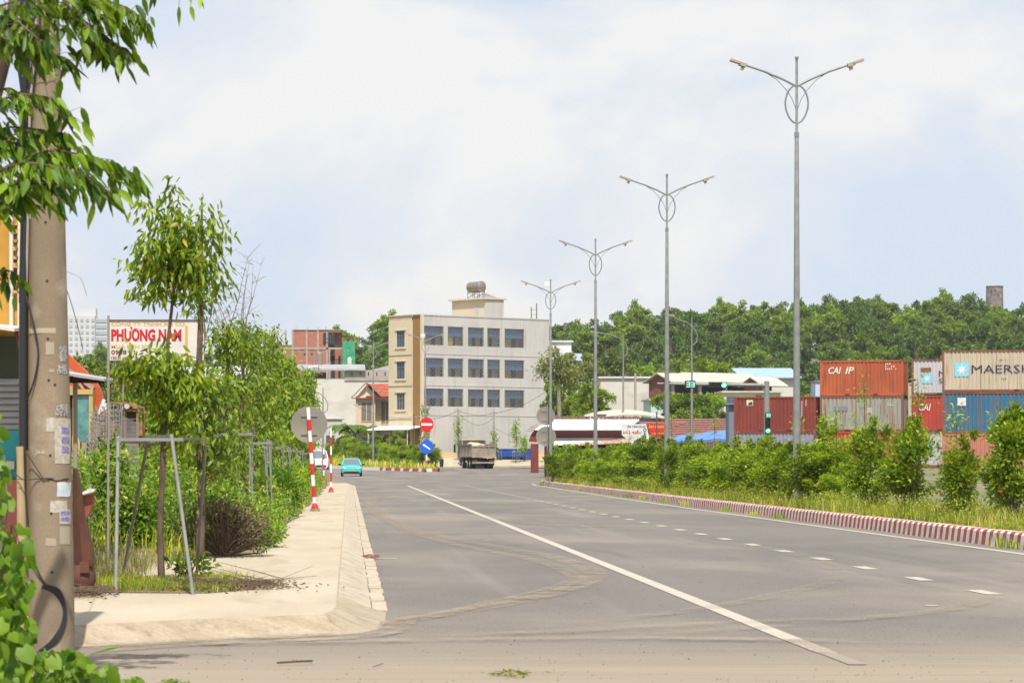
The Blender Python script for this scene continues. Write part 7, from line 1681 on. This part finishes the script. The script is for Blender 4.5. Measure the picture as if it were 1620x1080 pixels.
# saplings sticking out of the median hedge
for px_, Y, top, s, lab_ in ((1367, 68, 596, .30, 'slender sapling rising before the faded grey-green container'), (1452, 61, 598, .26, 'slender sapling rising before the white star-logo container'), (1512, 58.5, 634, .26, 'thin sapling before the blue container'), (1582, 55, 636, .34, 'leafy sapling crown before the blue container, near the right edge'), (1306, 72, 640, .26, 'thin drooping sapling right of the closest lamp pole'), (1322, 71.5, 648, .24, 'small sapling with reddish tips right of the lamp pole'), (1402, 65, 668, .2, 'thin twig-like sapling before the grey-green container'), (1262, 75, 655, .2, 'thin shoot at the closest lamp pole'), (1092, 104, 640, .34, 'sapling rising above the hedge under the curved lamp'), (1062, 110, 655, .3, 'reddish-tipped sapling by the second lamp pole'), (1130, 98, 655, .26, 'sapling above the hedge before the blue awning'), (996, 128, 680, .36, 'sapling before the slanted white signboard')):
    Y = (13.25 if Y > 50 else 12.7)*F/(px_-VX); x = PX(px_, Y); h = PZ(top, Y)-.22
    plant('young_tree', lab_, 'sapling', (x, Y, .22), [((0, 0, h*.86), (s*.8, s*.8, h*.14), 2), ((0, 0, h*.66), (s*1.2, s*1.2, h*.1), 1.6)], [((0, 0, 0), .02), ((.03, 0, h*.5), .014), ((0, 0, h), .006)], 13, 13, .10, LF_LIME if px_ % 2 else LF_BUSH, .16, limb_r=.005, hang=.15, hi=True)
# median weeds
n = 12000; yy = 40+(rg.random(n)**1.35)*148; xx = np.interp(yy, [0, 95, 150, 187], [12.25, 12.3, 12.7, 13.3])+rg.uniform(-.42, 2.2, n)**1.0; V3 = np.column_stack([xx, yy, np.full(n, .23)])
stuff(tag(link('median_grass', blades('median_grass', V3[(np.sin(V3[:, 1]*1.1)+np.sin(V3[:, 1]*.37+V3[:, 0]*3)+rg.normal(size=len(V3))*.7) > -.55], .34, 42000, GRASS, .009, .85)), 'unmown yellow-green grass and weeds along the striped median kerb', 'grass'))
n = 8000; yy = 42+(rg.random(n)**1.2)*144; xx = np.interp(yy, [0, 95, 150, 187], [12.3, 12.35, 12.75, 13.3])+rg.uniform(-.4, 1.0, n); V4 = np.column_stack([xx, yy, np.full(n, .23)])
stuff(tag(link('median_weeds', weeds_mesh('median_weeds', V4, lambda b: .35+.22*np.sin(b[:, 1]*.8)+.1*np.sin(b[:, 1]*2.3), 34000, .055, leaf_mat('leaf_roadside', (.12, .16, .02), (.38, .42, .05), .4, (.46, .34, .16)))), 'low leafy weeds with dry seed heads between the grass and the hedge', 'weeds'))
# tufts spilling over the kerb
for (Y) in (49.2, 75, 80, 86, 97, 104, 112, 118, 128, 136, 146, 156, 168, 180):
    x = mk_x(Y)-.02; m = 90; pt = np.column_stack([rg.normal(x-.06, .05, m), rg.normal(Y, .35, m), np.full(m, .01)])
    stuff(tag(link('kerb_weeds', blades('kerb_weeds', pt, .17, 90, GRASS, .008, .7)), 'tuft of dry weeds growing from the foot of the striped kerb', 'weeds', 'weed tufts at the striped kerb'))
for px_, py_, c in ((1583, 779, 0), (1206, 768, 0), (1130, 763, 0)):
    Y = 52 if px_ > 1500 else 78 if px_ > 1180 else 88
    p = P(px_, py_, Y); t = thing('red_flower', ['red flower spot in the median grass'][0], 'flower', (p.x, p.y, .3), 0, 'red flowers in the median grass'); b = MB(); b.tube([(0, 0, 0), (.01, 0, p.z-.3)], .005, 5); b.build('stalk', LF_BUSH, t)
    b = MB(); z = p.z-.3
    for k in range(6): a = k*1.047; b.add([(0, 0, z), (math.cos(a-.3)*.05, math.sin(a-.3)*.05, z+.03), (math.cos(a)*.07, math.sin(a)*.07, z+.02), (math.cos(a+.3)*.05, math.sin(a+.3)*.05, z+.03)], [(0, 1, 2, 3)])
    b.build('petals', RED, t)
# --- right verge beyond the other carriageway, hidden behind hedge: low grass
# --- foreground tree, top left
def hang_leaf_spray(label, twigs, lm, Ls, seed=0, name='tree_branch', cat='branch', wr=.40, dens=1.0, hang=.75, sub=True):
    P_, D_, L_ = [], [], []; b = MB(); o = P(*twigs[0][0])
    for tw in twigs:
        pts = catmull([P(*p) for p in tw], 7); n = len(pts); b.tube([p-o for p in pts], [.009*(1-.75*i/n)+.0015 for i in range(n)], 6, cap=False)
        tot = sum((pts[i+1]-pts[i]).length for i in range(n-1)); k = int(tot/.017*dens)
        for j in range(k):
            f = (j+rnd.random())/k; i = min(n-2, int(f*(n-1))); p = pts[i].lerp(pts[i+1], f*(n-1)-i); dr = (pts[i+1]-pts[i]).normalized(); sd = dr.cross(Vector((0, 0, 1))).normalized()*(1 if j % 2 else -1)
            if sub and rnd.random() < .5:
                q = p+sd*rnd.uniform(.03, .16)+Vector((jit(.05), jit(.05), rnd.uniform(-.13, .05))); b.tube([p-o, q-o], [.0025, .0015], 4, cap=False)
            else: q = p
            P_.append(q); D_.append((dr*.5+sd*.6).normalized()*(1-hang)*1.3+Vector((jit(.35), jit(.35), -hang*rnd.uniform(.4, 1.1)))); L_.append(Ls*rnd.uniform(.6, 1.15))
    t = thing(name, label, cat, o); b.build('twigs', BARK, t, smooth=True)
    P_ = np.array([tuple(v-o) for v in P_]); me = leaf_mesh('leaves', P_, np.array([tuple(v) for v in D_]), np.array(L_), wr, lm, rg, fold=.07, droop=.28, hi=2)
    link('leaves', me, t); return t
Yn = 19.5
hang_leaf_spray('leafy branch hanging over the pole at the very top left corner', [[(-90, 60, Yn), (0, 10, Yn-.2), (90, -10, Yn-.3), (160, 0, Yn), (205, 15, Yn), (232, 40, Yn)], [(60, -10, Yn), (120, 25, Yn+.2), (170, 60, Yn+.1), (200, 85, Yn)], [(100, 0, Yn), (140, 45, Yn-.2), (165, 85, Yn-.1)], [(-90, 60, Yn), (-20, 30, Yn), (30, 30, Yn), (80, 50, Yn-.3)], [(-80, 40, Yn), (0, 60, Yn-.2), (60, 80, Yn-.1), (110, 95, Yn)], [(0, 10, Yn), (40, 45, Yn-.4), (70, 70, Yn-.4)], [(120, -10, Yn), (150, 20, Yn), (182, 25, Yn)]], LF_NEAR, .135, hang=.55, dens=1.8)
hang_leaf_spray('leafy branch crossing the pole midway down the upper left', [[(-90, 200, Yn), (-20, 165, Yn-.2), (40, 150, Yn-.4), (90, 160, Yn-.4), (112, 185, Yn-.3)], [(-60, 250, Yn), (0, 205, Yn), (60, 205, Yn-.2), (105, 212, Yn-.3)], [(-40, 160, Yn), (10, 140, Yn-.2), (30, 150, Yn-.2)]], LF_NEAR, .125, hang=.55, dens=1.7)
hang_leaf_spray('large leafy branch with drooping leaves reaching right below the sky gap', [[(-90, 330, Yn), (0, 270, Yn-.2), (70, 240, Yn-.4), (130, 245, Yn-.3), (185, 262, Yn-.1), (212, 276, Yn)], [(-60, 300, Yn), (20, 262, Yn-.5), (80, 262, Yn-.6), (140, 280, Yn-.5), (165, 300, Yn-.4)], [(-80, 320, Yn), (0, 300, Yn-.3), (60, 290, Yn-.5), (100, 300, Yn-.5)], [(-70, 260, Yn), (0, 225, Yn-.2), (50, 235, Yn-.2), (90, 250, Yn-.3)], [(-60, 340, Yn), (0, 320, Yn-.2), (40, 310, Yn-.4)], [(-80, 250, Yn), (-20, 210, Yn-.1), (20, 215, Yn)]], LF_NEAR, .14, hang=.58, dens=1.8)
hang_leaf_spray('small leafy twig at the left edge before the yellow kiosk', [[(-60, 400, Yn), (-10, 425, Yn), (20, 430, Yn-.1), (38, 445, Yn)], [(-60, 450, Yn), (-10, 440, Yn), (15, 450, Yn)]], LF_NEAR, .11, dens=.8)
hang_leaf_spray('few leaf tips dipping in at the top edge right of the pole', [[(215, -60, Yn), (270, -30, Yn), (318, -8, Yn)], [(200, -50, Yn), (235, -20, Yn), (246, -6, Yn)]], LF_NEAR, .11, dens=.5)
b = MB(); o = P(-10, 140, 20.2); b.tube([P(-70, 420, 20.4)-o, P(-20, 200, 20.3)-o, P(4, 110, 20.2)-o, P(18, 30, 20.1)-o, P(30, -60, 20)-o], [.06, .05, .045, .04, .03], 10); b.tube([P(4, 110, 20.2)-o, P(30, 60, 20.1)-o, P(60, 20, 20)-o, P(90, -30, 20)-o], [.025, .02, .015, .01], 8)
tag(b.build('tree_limb', BARK, None, o, smooth=True), 'dark tree limb rising at the top left edge behind the leaves', 'tree limb')
# --- bottom-left vines
def vine(label, regions, Ls, name='creeper', dens=1.0):
    P_, D_, L_, RV = [], [], [], []; o = P(20, 1000, 17); b = MB()
    for (px0, px1, py0, py1, Y0, Y1, n) in regions:
        n = int(n*dens)
        for i in range(n):
            Yq = rnd.uniform(Y0, Y1); p = P(rnd.uniform(px0, px1), rnd.uniform(py0, py1), Yq); p.z = max(p.z, .04); P_.append(p-o)
            D_.append(Vector((jit(.7), -.25+jit(.4), -.65+jit(.35)))); L_.append(Ls*rnd.uniform(.4, 1.25)); RV.append(min(1, max(0, rnd.gauss(.5, .22))))
        for i in range(3):
            a = P(rnd.uniform(px0, px1), py1, (Y0+Y1)/2); c = P(rnd.uniform(px0, px1), py0, (Y0+Y1)/2); a.z = max(a.z, .0); c.z = max(c.z, .05); m = a.lerp(c, .5)+Vector((jit(.05), jit(.05), 0)); b.tube([a-o, m-o, c-o], [.006, .005, .003], 6, cap=False)
    t = thing(name, label, 'creeper', o); b.build('stems', BARK_PALE, t, smooth=True)
    D = unit(np.array([tuple(v) for v in D_])); Pn = np.array([tuple(v) for v in P_]); Ln_ = np.array(L_)[:, None]; n = len(Pn)
    # heart-shaped leaves, blade turned mostly to the camera and the sky
    nr = unit(rg.normal(size=(n, 3))*.75+np.array([0, -.7, .6])); s = unit(np.cross(D, nr)); nn = np.cross(s, D)
    sh = [(0, .0, 0), (-.13, .27, .02), (.16, .5, -.06), (.55, .42, -.08), (.98, 0, -.12), (.55, -.42, -.08), (.16, -.5, -.06), (-.13, -.27, .02)]
    V = np.stack([Pn+D*Ln_*a+s*Ln_*c*.95+nn*Ln_*e_ for a, c, e_ in sh], 1); mid = Pn+D*Ln_*.45+nn*Ln_*.04; V = np.concatenate([V, mid[:, None, :]], 1).reshape(-1, 3); base = (np.arange(n)*9)[:, None]
    Fq = np.concatenate([base+np.array(q) for q in ([0, 1, 2, 8], [8, 2, 3, 4], [8, 4, 5, 6], [8, 6, 7, 0])], 1).reshape(-1, 4)
    link('leaves', np_mesh('leaves', V, Fq, leaf_mat('leaf_creeper', (.045, .13, .010), (.24, .38, .025), .45), np.repeat(np.array(RV), 4)), t)
vine('heart-leaved creeper climbing the left edge in the foreground', [(-45, 0, 650, 760, 16.6, 17.2, 60), (-45, 12, 760, 860, 16.4, 17.2, 100), (-45, 38, 860, 960, 16.3, 17.2, 150), (-45, 50, 960, 1080, 16.2, 17.2, 190), (-10, 8, 720, 900, 16.2, 16.6, 26), (14, 50, 830, 940, 16.6, 17.0, 30)], .105, dens=.85)
vine('low heart-leaved creeper along the bottom at the pole foot', [(50, 135, 1035, 1090, 16.4, 18, 130), (110, 180, 1050, 1090, 16.4, 18, 60), (60, 110, 1028, 1050, 17.4, 18.2, 30), (160, 300, 1074, 1092, 17.5, 18.6, 46)], .09, dens=1.1)
b = MB(); a = P(140, 1035, 19); b.add([(0, 0, 0), (.12, 0, .025), (.25, 0, .06), (.13, .0, .045)], [(0, 1, 2, 3)]); tag(b.build('grass_blade', LF_LIME, None, a), 'single broad grass blade poking out right of the pole foot', 'grass blade')
# leafy debris on the road at the bottom
n = 90; Yc = gy(1069); pos = np.column_stack([rg.normal(PX(810, Yc), .07, n), rg.normal(Yc, .08, n), np.full(n, .012)+rg.random(n)*.02])
stuff(tag(link('leaf_debris', leaf_mesh('leaf_debris', pos, rg.normal(size=(n, 3))*np.array([1, .6, .15]), .06*rg.uniform(.5, 1.2, n), .35, LF_OLIVE, rg, hi=False)), 'flattened green plant debris on the road at the bottom edge', 'plant debris'))
n = 700; yy = rg.uniform(19.3, 34, n); xx = rg.uniform(-2.5, 6.5, n); pos = np.column_stack([xx, yy, np.full(n, .004)])
b = MB()
for i in range(1100):
    yy = 19.3+rnd.random()**1.6*26; x = rnd.uniform(-2.2, 6.8); s_ = rnd.uniform(.003, .008)*(1 if rnd.random() < .95 else 1.7); b.add([(x-s_, yy, 0), (x, yy-s_, 0), (x+s_, yy, 0), (x, yy+s_, 0), (x+jit(.002), yy, s_*1.1)], [(0, 1, 4), (1, 2, 4), (2, 3, 4), (3, 0, 4)])
stuff(tag(b.build('gravel_crumbs', mat('crumb_stone', (.10, .085, .07), .9)), 'loose dark gravel crumbs scattered on the dusty road', 'gravel'))
for key, (t, used) in list(protos.items()):
    if not used:
        for c in list(t.children): bpy.data.objects.remove(c)
        bpy.data.objects.remove(t)

# ---- thin air haze: one closed box round everything below the sky
b = MB(); b.box(-700, -40, -25, 700, 1620, 100)
m = bpy.data.materials.new('air_haze'); m.use_nodes = True; nt = m.node_tree; nt.nodes.remove(nt.nodes['Principled BSDF'])
pv_ = nt.nodes.new('ShaderNodeVolumePrincipled'); pv_.inputs['Density'].default_value = .00009; pv_.inputs['Color'].default_value = (.80, .88, .97, 1); pv_.inputs['Anisotropy'].default_value = .0
nt.links.new(pv_.outputs[0], nt.nodes['Material Output'].inputs['Volume'])
hz = stuff(b.build('haze', m))
